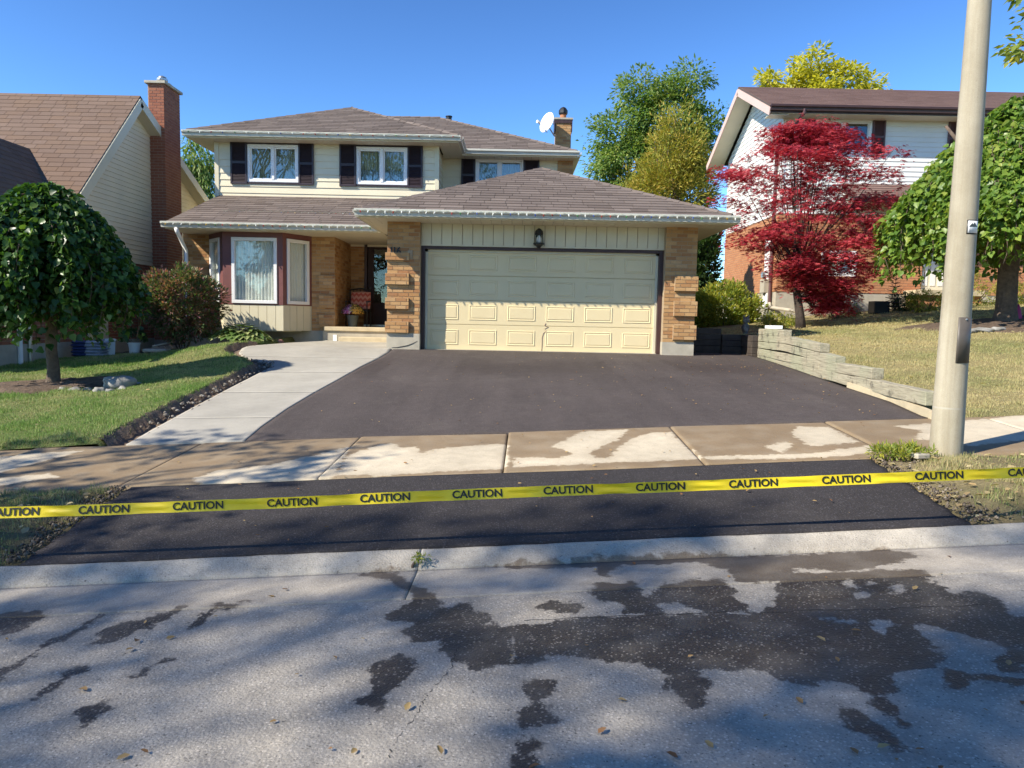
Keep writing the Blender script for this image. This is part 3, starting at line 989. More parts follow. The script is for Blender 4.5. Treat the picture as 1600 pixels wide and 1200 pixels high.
# four hinged sections with six raised panels each
secz = [dz0, dz0 + (dz1 - dz0) * .255, dz0 + (dz1 - dz0) * .50, dz0 + (dz1 - dz0) * .745, dz1]
gd = box_part('garage_door', d0, d1, yD + .045, yD + .09, dz0, dz1, M['garage_door'], H)
colw = (d1 - d0) / 6
for r in range(4):
    z0, z1 = secz[r] + .004, secz[r + 1] - .004
    s_ = MB()
    s_.box(d0 + .01, d1 - .01, yD + .012, yD + .045, z0, z1)
    so = s_.build('door_section', M['garage_door'], gd, bevel=.004)
    for c in range(6):
        xc = d0 + colw * (c + .5)
        hw, zc, hh = .285, (z0 + z1) / 2, .155
        pm = MB()
        # raised moulding ring and a raised field inside
        y0 = yD + .012
        def ring(a, b, ya, yb):
            q = lambda d, yy: [(xc - hw + d, yy, zc - hh + d), (xc + hw - d, yy, zc - hh + d), (xc + hw - d, yy, zc + hh - d), (xc - hw + d, yy, zc + hh - d)]
            v = q(a, ya) + q(b, yb)
            pm.add(v, [(i, (i + 1) % 4, (i + 1) % 4 + 4, i + 4) for i in range(4)])
        ring(0, .010, y0 + .0015, y0 - .009)
        ring(.010, .020, y0 - .009, y0 - .009)
        ring(.020, .036, y0 - .009, y0 - .0012)
        ring(.036, .05, y0 - .0012, y0 - .010)
        pm.add([(xc - hw + .05, y0 - .010, zc - hh + .05), (xc + hw - .05, y0 - .010, zc - hh + .05), (xc + hw - .05, y0 - .010, zc + hh - .05), (xc - hw + .05, y0 - .010, zc + hh - .05)], [(0, 1, 2, 3)])
        pm.build('panel', M['garage_door'], gd)
ck = [P(x, y, yD + .008) for x, y in ((853, 505), (851, 509), (857, 511), (851, 514), (854, 517), (849, 521), (847, 528), (847, 538), (846, 551))]
MB().tube(ck, .0045, 5).build('door_crack', M['plum'], gd)
sl_ = box_part('threshold', d0 - .03, d1 + .03, yD - .10, yD + .2, .55, dz0 + .004, M['concrete'], H)

# ---------------- gutters, soffits, roofs
def gutter(pts, parent, w_=.12, h_=.125, mat='gutter', name='gutter', out=(0, -1)):
    """open K-style gutter along a straight line; out = outward direction in plan"""
    a, b = Vector(pts[0]), Vector(pts[1])
    o = Vector((out[0], out[1], 0))
    prof = [(0, 0), (0, -h_), (.075, -h_), (.085, -h_ * .55), (w_, -h_ * .35), (w_, 0.0), (w_ - .018, .006), (w_ - .018, -.012), (w_ - .012, -h_ * .3), (.07, -h_ * .5), (.065, -h_ + .01), (.006, -h_ + .01), (.006, 0)]
    vs = [a + o * p + Vector((0, 0, q)) for p, q in prof] + [b + o * p + Vector((0, 0, q)) for p, q in prof]
    n = len(prof)
    fs = [(i, (i + 1) % n, (i + 1) % n + n, i + n) for i in range(n)] + [tuple(range(n)), tuple(range(2 * n - 1, n - 1, -1))]
    return mesh_obj(name, vs, fs, M[mat], parent)
def roof_face(parent, poly, key, mat, name_deck=None, pw=.40, ph=.20, tb=.015, tt=.003):
    """shingles over one planar roof face; poly starts with the two eave points left -> right"""
    p = [Vector(q) for q in poly]
    U = (p[1] - p[0]).normalized()
    nrm = (p[1] - p[0]).cross(p[-1] - p[0]).normalized()
    V = nrm.cross(U).normalized()
    reg = [((q - p[0]).dot(U), (q - p[0]).dot(V)) for q in p]
    clad(key, parent, 'shingle', M[mat], p[0] + nrm * .006, U, V, reg, pw, ph, tb, tt, .008, 0.0, 'rand', (), .3)
def deck(parent_thing, faces, mat='roof_deck', name='roof', th=.07):
    mb = MB()
    for f in faces: mb.slab(f, th)
    return mb.build(name, M[mat], parent_thing)
def ridge_caps(parent, a, b, key, mat, wd=.15):
    a, b = Vector(a), Vector(b)
    L = (b - a).length
    n = max(2, int(L / .3))
    mb = MB()
    d = (b - a) / L
    sd = d.cross(Vector((0, 0, 1))).normalized()
    for i in range(n):
        p, q = a + d * (L * i / n), a + d * (L * (i + 1) / n + .02)
        up = Vector((0, 0, .034))
        dn = Vector((0, 0, -.02))
        lift = Vector((0, 0, .012))
        vs = [p + sd * wd * .5 + dn + lift, p + up + lift, p - sd * wd * .5 + dn + lift, q + sd * wd * .5 + dn, q + up, q - sd * wd * .5 + dn]
        mb.add(vs, [(0, 1, 4, 3), (1, 2, 5, 4), (0, 2, 1)])
    mb.build('ridge_cap', M[mat], parent)

# garage roof (hip)
gx0, gx1 = P(560, 330, yE).x, P(1150, 337, yE).x
half = (gx1 - gx0) / 2
gxm = (gx0 + gx1) / 2
apex = Vector((gxm, yE + half, P(848, 264, yE + half).z))
pitch_g = (apex.z - EZ) / half
A_, B_ = Vector((gx0, yE, EZ)), Vector((gx1, yE, EZ))
rend = Vector((gxm, 20.6, apex.z))
A2, B2 = Vector((gx0, 17.0, EZ)), Vector((gx1, 20.6, EZ))
A3 = Vector((gx0 + (20.6 - 17.0) * 0, 20.6, EZ))
groof = deck(H, [[A_, B_, apex], [B_, B2, rend, apex], [A3, A_, apex, rend]])
roof_face(groof, [A_, B_, apex], 'main', 'roof')
roof_face(groof, [B_, B2, rend, apex], 'main', 'roof')
ridge_caps(groof, A_ + Vector((.05, .05, .03)), apex, 'main', 'roof')
ridge_caps(groof, B_ + Vector((-.05, .05, .03)), apex, 'main', 'roof')
ridge_caps(groof, apex, rend, 'main', 'roof')
def soffit(x0, x1, y0, y1, z, parent, along='x', pw=.2):
    s_ = MB().box(x0, x1, y0, y1, z, z + .02).build('soffit', M['brown'], parent)
    if along == 'x':
        clad('main', s_, 'soffit_board', M['soffit'], (x1, y0, z), (-1, 0, 0), (0, 1, 0), [(0, 0), (x1 - x0, 0), (x1 - x0, y1 - y0), (0, y1 - y0)], pw, 3, .008, .008, .006, 0, None, (), 0, 0, 0)
    else:
        clad('main', s_, 'soffit_board', M['soffit'], (x1, y0, z), (-1, 0, 0), (0, 1, 0), [(0, 0), (x1 - x0, 0), (x1 - x0, y1 - y0), (0, y1 - y0)], 9, pw, .008, .008, 0, .006, None, (), 0, 0, 0)
fz = EZ - .13
soffit(gx0 + .02, gx1 - .02, yE + .02, yD + .05, fz, H)
soffit(pR1 + .01, gx1 - .02, yD + .055, 20.5, fz, H, 'y')
soffit(gx0 + .02, pL0 - .005, yD + .055, 17.0, fz, H, 'y')
def fascia(x0, x1, y0, y1, z0, z1, parent): return box_part('fascia', x0, x1, y0, y1, z0, z1, M['trim'], parent)
fascia(gx0 - .0, gx1 + .0, yE - .001, yE + .018, fz - .01, EZ - .072, H)
fascia(gx1 - .018, gx1 + .001, yE + .02, 20.6, fz - .01, EZ - .072, H)
fascia(gx0 - .001, gx0 + .018, yE + .02, 16.9, fz - .01, EZ - .072, H)
gutter([(gx0 - .06, yE - .003, EZ + .005), (gx1 + .06, yE - .003, EZ + .005)], H)
gutter([(gx1 + .003, yE + .06, EZ + .005), (gx1 + .003, 20.6, EZ + .005)], H, out=(1, 0))
gutter([(gx0 - .003, 16.9, EZ + .005), (gx0 - .003, yE + .06, EZ + .005)], H, out=(-1, 0))

# ---------------- upper storey planes
yW, yE2, yLo = 19.20, 18.72, 16.60
uxL = P(339, 260, yW).x
uxR = P(683, 270, yW).x
EZ2 = P(510, 209, yE2).z
UB = P(510, 309, yW).z                   # where the lower roof meets the wall
yW2, yE3 = 20.62, 20.14
ux2R = P(893, 250, yW2).x
fz2 = EZ2 - .14
lx0 = P(258, 350, yLo).x                 # lower roof left end
W1 = dict(px=(387, 467, 226, 285), sh=((361, 387), (467, 491)))
W2 = dict(px=(557, 637, 230, 289), sh=((531, 557), (637, 661)))
W3 = dict(px=(743, 818, 248, 292), sh=((721, 743), (818, 843)))
def rect(px, y): 
    a, b = P(px[0], (px[2] + px[3]) / 2, y).x, P(px[1], (px[2] + px[3]) / 2, y).x
    mx = (px[0] + px[1]) / 2
    return [a, b, P(mx, px[3], y).z, P(mx, px[2], y).z]
r1, r2, r3 = rect(W1['px'], yW), rect(W2['px'], yW), rect(W3['px'], yW2)
r3[2] = r3[3] - (r1[3] - r1[2])
def upper_wall(x0, x1, z0, z1, y, holes):
    wll = wall_holes('wall', x0, x1, z0, z1, y, .14, holes, M['siding'], H)
    clad('main', wll, 'siding_board', M['siding'], (0, y, 0), U_x, V_z, [(x0, z0), (x1, z0), (x1, z1), (x0, z1)], 30, .165, .022, .004, 0, 0, None, holes, 0, z0, x0 - .01)
    return wll
upper_wall(uxL, uxR, UB - .25, fz2 + .03, yW, [tuple(r1), tuple(r2)])
upper_wall(uxR + .0, ux2R, UB - .3, fz2 + .03, yW2, [tuple(r3)])
# return wall between the two planes (faces right)
rw = box_part('wall', uxR - .12, uxR, yW + .14, yW2 + .1, UB - .3, fz2 + .03, M['siding'], H)
clad('main', rw, 'siding_board', M['siding'], (uxR, yW, 0), (0, 1, 0), V_z, [(0, UB - .25), (yW2 - yW, UB - .25), (yW2 - yW, fz2 + .03), (0, fz2 + .03)], 30, .165, .022, .004, 0, 0, None, (), 0, UB - .25, -.01)
for (cx, cy) in ((uxL, yW), (uxR, yW)):
    box_part('corner_trim', cx - (.05 if cx == uxL else .055), cx + (.055 if cx == uxL else .05), cy - .035, cy + .06, UB - .24, fz2 + .02, M['trim'], H)
box_part('corner_trim', ux2R - .06, ux2R + .03, yW2 - .035, yW2 + .06, UB - .2, fz2 + .02, M['trim'], H)
eb = MB()
eb.box(uxL, uxL + .12, yW + .15, 27, .4, fz2)
eb.box(uxL, ux2R, 26.9, 27.05, .4, fz2)
eb.box(ux2R - .12, ux2R, yW2 + .15, 27, .4, fz2)
eb.box(uxL + .13, ux2R - .13, yW + .2, 26.8, UB - 1.2, UB - 1.05)
eb.box(uxL + .13, ux2R - .13, 22.6, 22.7, .4, fz2)
eb.build('side_wall', M['siding'], H)

def window(parent_thing, r, y, cols=2, fw=.065, depth=.10, curtain='curtain', name='window', mat_frame='white', cur_frac=(0, 1), folds=26, pane_h=1.0, valance=False):
    x0, x1, z0, z1 = r
    f = MB()
    y0 = y - .03
    f.box(x0, x1, y0, y + depth, z0, z0 + fw); f.box(x0, x1, y0, y + depth, z1 - fw, z1)
    f.box(x0, x0 + fw, y0, y + depth, z0 + fw, z1 - fw); f.box(x1 - fw, x1, y0, y + depth, z0 + fw, z1 - fw)
    W = f.build(name, M[mat_frame], parent_thing, bevel=.006)
    cw = (x1 - x0 - 2 * fw) / cols
    for c in range(cols):
        a, b = x0 + fw + c * cw, x0 + fw + (c + 1) * cw
        if c: box_part('mullion', a - .03, a + .03, y0 - .008, y + depth - .01, z0 + fw, z1 - fw, M[mat_frame], W)
        s = MB()
        t_ = .038
        ga, gb2 = a + (.03 if c else 0), b - (.03 if c < cols - 1 else 0)
        s.box(ga, gb2, y + .005, y + .045, z0 + fw, z0 + fw + t_); s.box(ga, gb2, y + .005, y + .045, z1 - fw - t_, z1 - fw)
        s.box(ga, ga + t_, y + .005, y + .045, z0 + fw + t_, z1 - fw - t_); s.box(gb2 - t_, gb2, y + .005, y + .045, z0 + fw + t_, z1 - fw - t_)
        s.build('sash', M[mat_frame], W)
        MB().box(ga + t_ - .004, gb2 - t_ + .004, y + .022, y + .026, z0 + fw + t_ - .004, z1 - fw - t_ + .004).build('pane', M['glass'], W)
    if curtain:
        drape('curtain', x0 + (x1 - x0) * cur_frac[0] + .02, x0 + (x1 - x0) * cur_frac[1] - .02, y + depth + .06, z0 + .02, z1 - .02, M[curtain], W, folds)
        if valance:
            drape('valance', x0 + .03, x1 - .03, y + depth + .035, z1 - .55, z1 - .02, M['curtain_cream'], W, folds // 2)
    return W
def drape(name, x0, x1, y, z0, z1, mat, parent, folds=24, dirv=None, org=None):
    n = folds * 6
    s = np.linspace(0, 1, n)
    off = .028 * np.sin(s * folds * 2 * pi) + .008 * np.sin(s * 7.3 * pi)
    zz = np.linspace(z0, z1, 4)
    S, Zz = np.meshgrid(s, zz)
    O2 = np.tile(off, (4, 1))
    if dirv is None:
        X, Y = x0 + (x1 - x0) * S, y + O2
    else:
        d, nn = dirv
        L = x1 - x0
        X = org[0] + d[0] * (x0 + L * S) + nn[0] * O2
        Y = org[1] + d[1] * (x0 + L * S) + nn[1] * O2
    return grid_obj(name, X, Y, Zz, mat, parent)
def shutter(x0, x1, z0, z1, y, mat, parent, half_split=True):
    f = MB()
    b = .045
    f.box(x0, x1, y - .035, y, z0, z0 + b); f.box(x0, x1, y - .035, y, z1 - b, z1)
    f.box(x0, x0 + b, y - .035, y, z0 + b, z1 - b); f.box(x1 - b, x1, y - .035, y, z0 + b, z1 - b)
    zm = (z0 + z1) / 2
    f.box(x0 + b, x1 - b, y - .034, y, zm - .03, zm + .03)
    f.box(x0 + .01, x1 - .01, y - .008, y - .001, z0 + .01, z1 - .01)
    S = f.build('shutter', mat, parent)
    lm = MB()
    z = z0 + b + .015
    while z < z1 - b - .02:
        if abs(z - zm) > .04:
            lm.add([(x0 + b, y - .030, z - .014), (x1 - b, y - .030, z - .014), (x1 - b, y - .010, z + .016), (x0 + b, y - .010, z + .016)], [(0, 1, 2, 3)])
        z += .036
    lm.build('louvres', mat, S)
def win_set(r, shpx, y, cur, valance=False, extra=.02):
    x0, x1, z0, z1 = r
    wv = [P(s[0], 255, y).x for s in shpx] + [P(s[1], 255, y).x for s in shpx]
    box_part('window_head', x0 - .02, x1 + .02, y - .045, y + .02, z1, z1 + .07, M['shutter'], H)
    box_part('window_sill', x0 - .02, x1 + .02, y - .045, y + .02, z0 - .05, z0, M['shutter'], H)
    for s in shpx:
        a, b = P(s[0], 255, y).x, P(s[1], 255, y).x
        shutter(a, b - .004, z0 - .06, z1 + .075, y - .024, M['shutter'], H)
    window(H, r, y, curtain=cur, valance=valance)
win_set(r1, W1['sh'], yW, 'curtain_cream')
win_set(r2, W2['sh'], yW, 'curtain', True)
win_set(r3, W3['sh'], yW2, 'curtain')

# upper roof
ex0, ex1 = P(290, 206, yE2).x, P(716, 213, yE2).x
h1 = (ex1 - ex0) / 2
ap = Vector(((ex0 + ex1) / 2, yE2 + h1, EZ2 + .46 * h1))
ex2 = P(902, 237, yE3).x
h2 = 4.10
zr2 = EZ2 + .46 * h2
a0, a1 = Vector((ex0, yE2, EZ2)), Vector((ex1, yE2, EZ2))
b0, b1 = Vector((ex1, yE3, EZ2)), Vector((ex2, yE3, EZ2))
ymeet = yE3 + (ap.z - EZ2) / .46
apb = Vector((ap.x, ymeet, ap.z))
rr_ = Vector((ex2 - h2, yE3 + h2, zr2))
yb_ = yE3 + 2 * h2
rl_ = Vector((ex0 + 3.2, yE3 + h2, zr2))
bk1, bk0 = Vector((ex2, yb_, EZ2)), Vector((ex0, yb_, EZ2))
uroof = deck(H, [[a0, a1, ap], [a1, b0, apb, ap], [b0, b1, rr_, rl_, apb], [b1, bk1, rr_], [bk1, bk0, rl_, rr_], [bk0, a0, ap, apb, rl_]])
roof_face(uroof, [a0, a1, ap], 'main', 'roof')
roof_face(uroof, [a1, b0, apb, ap], 'main', 'roof')
roof_face(uroof, [b0, b1, rr_, Vector((ap.x + .9, yE3 + h2, zr2)), apb], 'main', 'roof')
for p, q in ((a0, ap), (a1, ap), (b1, rr_), (rr_, rl_), (ap, apb)): ridge_caps(uroof, p + Vector((0, .02, .02)), q, 'main', 'roof')
soffit(ex0 + .02, ex1 - .02, yE2 + .02, yW + .0, fz2, H)
soffit(uxR + .06, ex1 - .02, yW + .005, yE3 + .015, fz2, H, 'y')
soffit(uxR + .03, ex2 - .02, yE3 + .02, yW2 + .0, fz2, H)
soffit(ex0 + .02, uxL - .005, yW + .005, 26, fz2, H, 'y')
soffit(ux2R + .005, ex2 - .02, yW2 + .005, 26, fz2, H, 'y')
fascia(ex0, ex1, yE2 - .001, yE2 + .018, fz2 - .01, EZ2 - .072, H)
fascia(ex1 - .018, ex1 + .001, yE2 + .02, yE3, fz2 - .01, EZ2 - .072, H)
fascia(ex1 + .0, ex2, yE3 - .001, yE3 + .018, fz2 - .01, EZ2 - .072, H)
fascia(ex2 - .018, ex2 + .001, yE3 + .02, 26, fz2 - .01, EZ2 - .072, H)
fascia(ex0 - .001, ex0 + .018, yE2 + .02, 26, fz2 - .01, EZ2 - .072, H)
gutter([(ex0 - .06, yE2 - .003, EZ2 + .005), (ex1 + .06, yE2 - .003, EZ2 + .005)], H)
gutter([(ex1 + .003, yE2 + .06, EZ2 + .005), (ex1 + .003, yE3 - .05, EZ2 + .005)], H, out=(1, 0))
gutter([(ex1 + .1, yE3 - .003, EZ2 + .005), (ex2 + .06, yE3 - .003, EZ2 + .005)], H)
gutter([(ex2 + .003, yE3 + .06, EZ2 + .005), (ex2 + .003, 26, EZ2 + .005)], H, out=(1, 0))
MB().tube([P(816, 235, yW2 - .05), P(816, 268, yW2 - .05)], .02, 8).build('vent_pipe', M['white'], H)
MB().lathe((P(700, 190, 24).x, 24.3, zr2 - .05), [(.09, 0), (.09, .10), (.11, .11), (.11, .14), (.02, .16)], 12).build('roof_vent', M['black'], uroof)

# chimney
yC = 21.5
cx0, cx1 = P(868, 210, yC).x, P(892, 210, yC).x
ct = P(880, 187, yC).z
ch = box_part('chimney', cx0, cx1, yC, yC + .5, 2.5, ct, M['mortar'], H)
brick_front(ch, cx0, cx1, EZ2 - .6, ct, yC)
clad('main', ch, 'brick', M['brick'], (cx1, yC, 0), (0, 1, 0), V_z, [(0, EZ2 - .6), (.5, EZ2 - .6), (.5, ct), (0, ct)], BW, BH, .007, .007, .011, .011, 'half')
cc = MB()
cc.box(cx0 - .05, cx1 + .05, yC - .05, yC + .55, ct, ct + .05)
cc.build('chimney_cap', M['concrete'], ch)
cs = MB()
cs.box(cx0 - .035, cx0 - .009, yC - .03, yC + .53, ct - .32, ct - .001); cs.box(cx1 + .009, cx1 + .035, yC - .03, yC + .53, ct - .32, ct - .001)
cs.box(cx0 - .035, cx1 + .035, yC - .035, yC - .01, ct - .1, ct - .001)
cs.build('flashing', M['brown'], ch)
fxc = (cx0 + cx1) / 2
fl = MB().lathe((fxc, yC + .25, ct + .05), [(.09, 0), (.09, .17), (.07, .17)], 14).build('flue', M['brick_orange'], ch)
MB().lathe((fxc, yC + .25, ct + .20), [(.11, 0), (.13, .04), (.13, .12), (.08, .19), (.02, .22)], 8).build('flue_cap', M['black'], ch)
# brick corner under the eave beside the chimney
bxw = box_part('wall', ux2R - .38, ux2R + .04, yW2 - .05, yW2 - .001, UB - .2, fz2 + .01, M['mortar'], H)
brick_front(bxw, ux2R - .38, ux2R + .04, UB + .4, fz2 + .0, yW2 - .05)

# ---------------- lower front: porch roof, bay, brick
yB, yG, yDr = 17.0, 17.7, 19.42           # bay front, brick wall, door wall
lxR = gx0 + .35
lroof_top = Vector((uxL, yW - .03, UB))
c0, c1 = Vector((lx0, yLo, EZ)), Vector((gx0 + .25, yLo, EZ))
sl_l = (UB - EZ) / (yW - yLo)
t1, t0 = Vector((gx0 + .25, yW, UB)), Vector((uxL + .0, yW, UB))
hipx = P(345, 308, yW).x
t0 = Vector((uxL + .05, yW, UB))
lroof = deck(H, [[c0, c1, t1, t0], [Vector((lx0, yW + .2, EZ)), c0, t0]])
roof_face(lroof, [c0, c1, t1, t0], 'main', 'roof')
roof_face(lroof, [Vector((lx0, yW + .2, EZ)), c0, t0], 'main', 'roof')
# part of the lower roof running on behind the garage roof's left slope
ec = Vector((uxR + .2, yW, UB))
gutter([(lx0 - .06, yLo - .003, EZ + .005), (gx0 - .1, yLo - .003, EZ + .005)], H)
fascia(lx0, gx0 + .2, yLo - .001, yLo + .018, fz - .01, EZ - .072, H)
fascia(lx0 - .001, lx0 + .018, yLo + .02, yW + .2, fz - .01, EZ - .072, H)
soffit(lx0 + .02, gx0 + .0, yLo + .02, yG - .001, fz, H, 'y', .16)
soffit(lx0 + .02, P(287, 400, yG).x - .002, yG, yW, fz, H, 'y', .16)
bx = [P(327, 420, yG).x, P(348, 420, yB).x, P(442, 420, yB).x, P(487, 420, yG).x]
wx0, wx1 = P(287, 400, yG).x, P(523, 430, yG).x
gz = .45
zB0, zB1, zBt = P(395, 516, yB).z, P(395, 476, yB).z, fz + .005
soffit(wx1 + .0, pL0 - .002, yG + .0, yDr - .0, fz, H, 'y', .16)
fzw = P(505, 517, yG).z
wA = box_part('wall', wx0, bx[0], yG, yG + .25, fzw, fz + .02, M['mortar'], H)
brick_front(wA, wx0, bx[0], fzw, fz + .0, yG)
wB = box_part('wall', bx[3], wx1, yG, yG + .25, fzw, fz + .02, M['mortar'], H)
brick_front(wB, bx[3], wx1, fzw, fz + .0, yG)
wC = box_part('wall', wx1 - .25, wx1 - .001, yG + .26, yDr + .2, fzw, fz + .02, M['mortar'], H)
clad('main', wC, 'brick', M['brick'], (wx1, yG, 0), (0, 1, 0), V_z, [(0, fzw), (yDr - yG, fzw), (yDr - yG, fz), (0, fz)], BW, BH, .007, .007, .011, .011, 'half')
xdl = P(570, 430, yDr).x
wD = box_part('wall', wx1 + .001, xdl - .01, yDr, yDr + .2, fzw, fz + .02, M['mortar'], H)
brick_front(wD, wx1, xdl - .01, fzw, fz, yDr)
box_part('wall', xdl + 1.13, pL0 - .0 + 1.2, yDr, yDr + .2, fzw, fz + .02, M['mortar'], H)
box_part('wall', xdl - .02, xdl + 1.2, yDr + .02, yDr + .2, P(590, 378, yDr).z, fz + .02, M['mortar'], H)
fo = MB()
fo.box(wx0 + .01, wx1 - .01, yG - .02, yG + .2, gz, fzw)
fo.box(wx1 - .2, wx1 + .012, yG + .21, yDr + .2, gz, fzw)
fo.box(wx1 + .02, pL0 + 1, yDr - .02, yDr + .2, gz, fzw)
fo.build('foundation', M['concrete'], H)
# quoins at the porch corner
for t0_, t1_ in ((433, 450), (464, 481), (494, 511)):
    z1, z0 = P(510, t0_, yG).z, P(510, t1_, yG).z
    n = max(2, round((z1 - z0) / BH))
    qa, qb = wx1 - .36, wx1 + .02
    q = box_part('quoin', qa, qb, yG - .065, yG - .001, z0, z0 + n * BH, M['mortar'], H)
    brick_front(q, qa, qb, z0, z0 + n * BH, yG - .065)
# bay window
bay_pts = [Vector((bx[0], yG, 0)), Vector((bx[1], yB, 0)), Vector((bx[2], yB, 0)), Vector((bx[3], yG, 0))]
ins = .16
sk = MB()
def bay_band(z0, z1, outp=0.0, th=.06):
    mb = MB()
    for i in range(3):
        a, b = bay_pts[i], bay_pts[i + 1]
        d = (b - a).normalized()
        n = Vector((d.y, -d.x, 0))
        c = (a + b) / 2 - n * (th / 2 - outp) + Vector((0, 0, (z0 + z1) / 2))
        mb.obox(c, d * ((b - a).length / 2), n * (th / 2), Vector((0, 0, (z1 - z0) / 2)))
    return mb
bskirt = bay_band(zB0, zB1 - .002, -.02).build('bay_skirt', M['trim'], H)
for i in range(3):
    a, b = bay_pts[i], bay_pts[i + 1]
    d = (b - a).normalized()
    n = Vector((d.y, -d.x, 0))
    L = (b - a).length
    clad('main', bskirt, 'skirt_board', M['siding_right'] if False else M['trim'], a - n * .02, d, V_z, [(0, zB0), (L, zB0), (L, zB1), (0, zB1)], .20, 2, .012, .012, .010, 0, None, (), 0, zB0, 0)
bs_ = MB()
bs_.slab([(bx[0] + .1, yG + .3, zB0 + .02), (bx[1] + .05, yB + .06, zB0 + .02), (bx[2] - .05, yB + .06, zB0 + .02), (bx[3] - .1, yG + .3, zB0 + .02)][::1], .04)
bs_.slab([(bx[0] + .1, yG + .3, zB1 + .06), (bx[1] + .05, yB + .06, zB1 + .06), (bx[2] - .05, yB + .06, zB1 + .06), (bx[3] - .1, yG + .3, zB1 + .06)], .04)
bs_.build('bay_floor', M['trim'], H)
# openings in the bay
zw0, zw1 = P(395, 474, yB).z, P(395, 371, yB).z
bayw = MB()
wins = []
def bay_face(i, m0, m1):
    a, b = bay_pts[i], bay_pts[i + 1]
    d = (b - a).normalized()
    n = Vector((d.y, -d.x, 0))
    L = (b - a).length
    def piece(mb, s0, s1, z0, z1, o0, o1):
        c = a + d * ((s0 + s1) / 2) + n * ((o0 + o1) / 2) + Vector((0, 0, (z0 + z1) / 2))
        mb.obox(c, d * ((s1 - s0) / 2), n * ((o1 - o0) / 2), Vector((0, 0, (z1 - z0) / 2)))
    w_ = MB()
    piece(w_, 0, L, zw1, zBt, -.08, 0); piece(w_, 0, L, zB1, zw0, -.08, 0)
    piece(w_, 0, m0, zw0, zw1, -.08, 0); piece(w_, m1, L, zw0, zw1, -.08, 0)
    w_.build('bay_panel', M['plum'], H)
    fw = .075
    f = MB()
    piece(f, m0, m1, zw0, zw0 + fw, -.07, .025); piece(f, m0, m1, zw1 - fw, zw1, -.07, .025)
    piece(f, m0, m0 + fw, zw0 + fw, zw1 - fw, -.07, .025); piece(f, m1 - fw, m1, zw0 + fw, zw1 - fw, -.07, .025)
    W = f.build('window', M['white'], H, bevel=.006)
    g = MB()
    piece(g, m0 + fw - .004, m1 - fw + .004, zw0 + fw - .004, zw1 - fw + .004, -.034, -.030)
    g.build('pane', M['clear_glass'], W)
    drape('blind', m0 + .03, m1 - .03, 0, zw0 + .03, zw1 - .03, M['blind'], W, 13 if i == 1 else 7, ((d.x, d.y), (n.x, n.y)), ((a - n * .115).x, (a - n * .115).y))
Lf = bx[2] - bx[1]
bay_face(1, P(362, 420, yB).x - bx[1], P(433, 420, yB).x - bx[1])
Ls = (bay_pts[3] - bay_pts[2]).length
bay_face(2, Ls * .13, Ls * .90)
bay_face(0, Ls * .10, Ls * .87)
# interior wall behind the bay so that the room reads dark
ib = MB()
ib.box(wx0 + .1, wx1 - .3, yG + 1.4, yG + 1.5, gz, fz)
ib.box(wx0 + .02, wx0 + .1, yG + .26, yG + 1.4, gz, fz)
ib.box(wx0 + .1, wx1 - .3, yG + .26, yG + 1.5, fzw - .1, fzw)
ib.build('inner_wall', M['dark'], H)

# porch: slab, step, door
zp = P(555, 511, yG - .15).z
px0 = P(506, 515, yG - .2).x
po = MB()
po.box(px0, pL0 + .02, yG - .22, yDr + .01, zp - .10, zp)
po.build('porch_slab', M['stone_step'], H, bevel=.012)
po2 = MB().box(px0 - .03, pL0 + .01, yG - .18, yDr, gz, zp - .101).build('porch_base', M['concrete'], H)
stz = float(zlot(-3.3, 17.2))
po3 = MB().box(P(529, 540, yG - .6).x, pL0 - .005, yG - .62, yG - .19, stz - .1, P(560, 527, yG - .6).z).build('step', M['stone_step'], H, bevel=.015)
MB().box(P(525, 525, yG - .35).x - .06, P(525, 525, yG - .35).x + .03, yG - .40, yG - .30, stz, P(525, 523, yG - .35).z).build('step_bracket', M['white'], H)
zdt = P(590, 379, yDr).z
dd = MB()
dd.box(xdl, xdl + .07, yDr - .06, yDr + .08, zp, zdt); dd.box(xdl + 1.06, xdl + 1.13, yDr - .06, yDr + .08, zp, zdt)
dd.box(xdl, xdl + 1.13, yDr - .06, yDr + .08, zdt, zdt + .07)
dd.build('door_frame', M['brown'], H)
M['hall'] = plain('hall_shade', (.07, .065, .05), .9, .3, 30, .1)  # dark colour standing in for the unlit hall
D = MB()
a, b = xdl + .075, xdl + 1.055
D.box(a, b, yDr + .02, yDr + .065, zp + .04, zp + .62); D.box(a, b, yDr + .02, yDr + .065, zdt - .18, zdt - .005)
D.box(a, a + .16, yDr + .02, yDr + .065, zp + .62, zdt - .18); D.box(b - .16, b, yDr + .02, yDr + .065, zp + .62, zdt - .18)
DO = D.build('front_door', M['door'], H, bevel=.005)
MB().box(a + .155, b - .155, yDr + .035, yDr + .042, zp + .61, zdt - .17).build('pane', M['clear_glass'], DO)
pnl = MB()
for (q0, q1) in ((a + .14, (a + b) / 2 - .05), ((a + b) / 2 + .05, b - .14)):
    pnl.box(q0, q1, yDr + .008, yDr + .019, zp + .14, zp + .16); pnl.box(q0, q1, yDr + .008, yDr + .019, zp + .5, zp + .52)
    pnl.box(q0, q0 + .02, yDr + .008, yDr + .019, zp + .16, zp + .5); pnl.box(q1 - .02, q1, yDr + .008, yDr + .019, zp + .16, zp + .5)
pnl.build('panel_moulding', M['door'], DO)
MB().box(a - .3, b + .3, yDr + .09, yDr + .11, zp, zdt).build('dark_hall_sheet', M['hall'], DO)  # added dark sheet behind the glass, painted as the hall's shade
wr = MB()
for k in range(20):
    t = 2 * pi * k / 20
    wr.lathe(((a + b) / 2 - .12 + .11 * cos(t), yDr + .0, zp + 1.62 + .11 * sin(t)), [(.001, -.03), (.035, 0), (.001, .03)], 6)
wr.build('wreath', M['black'], DO)
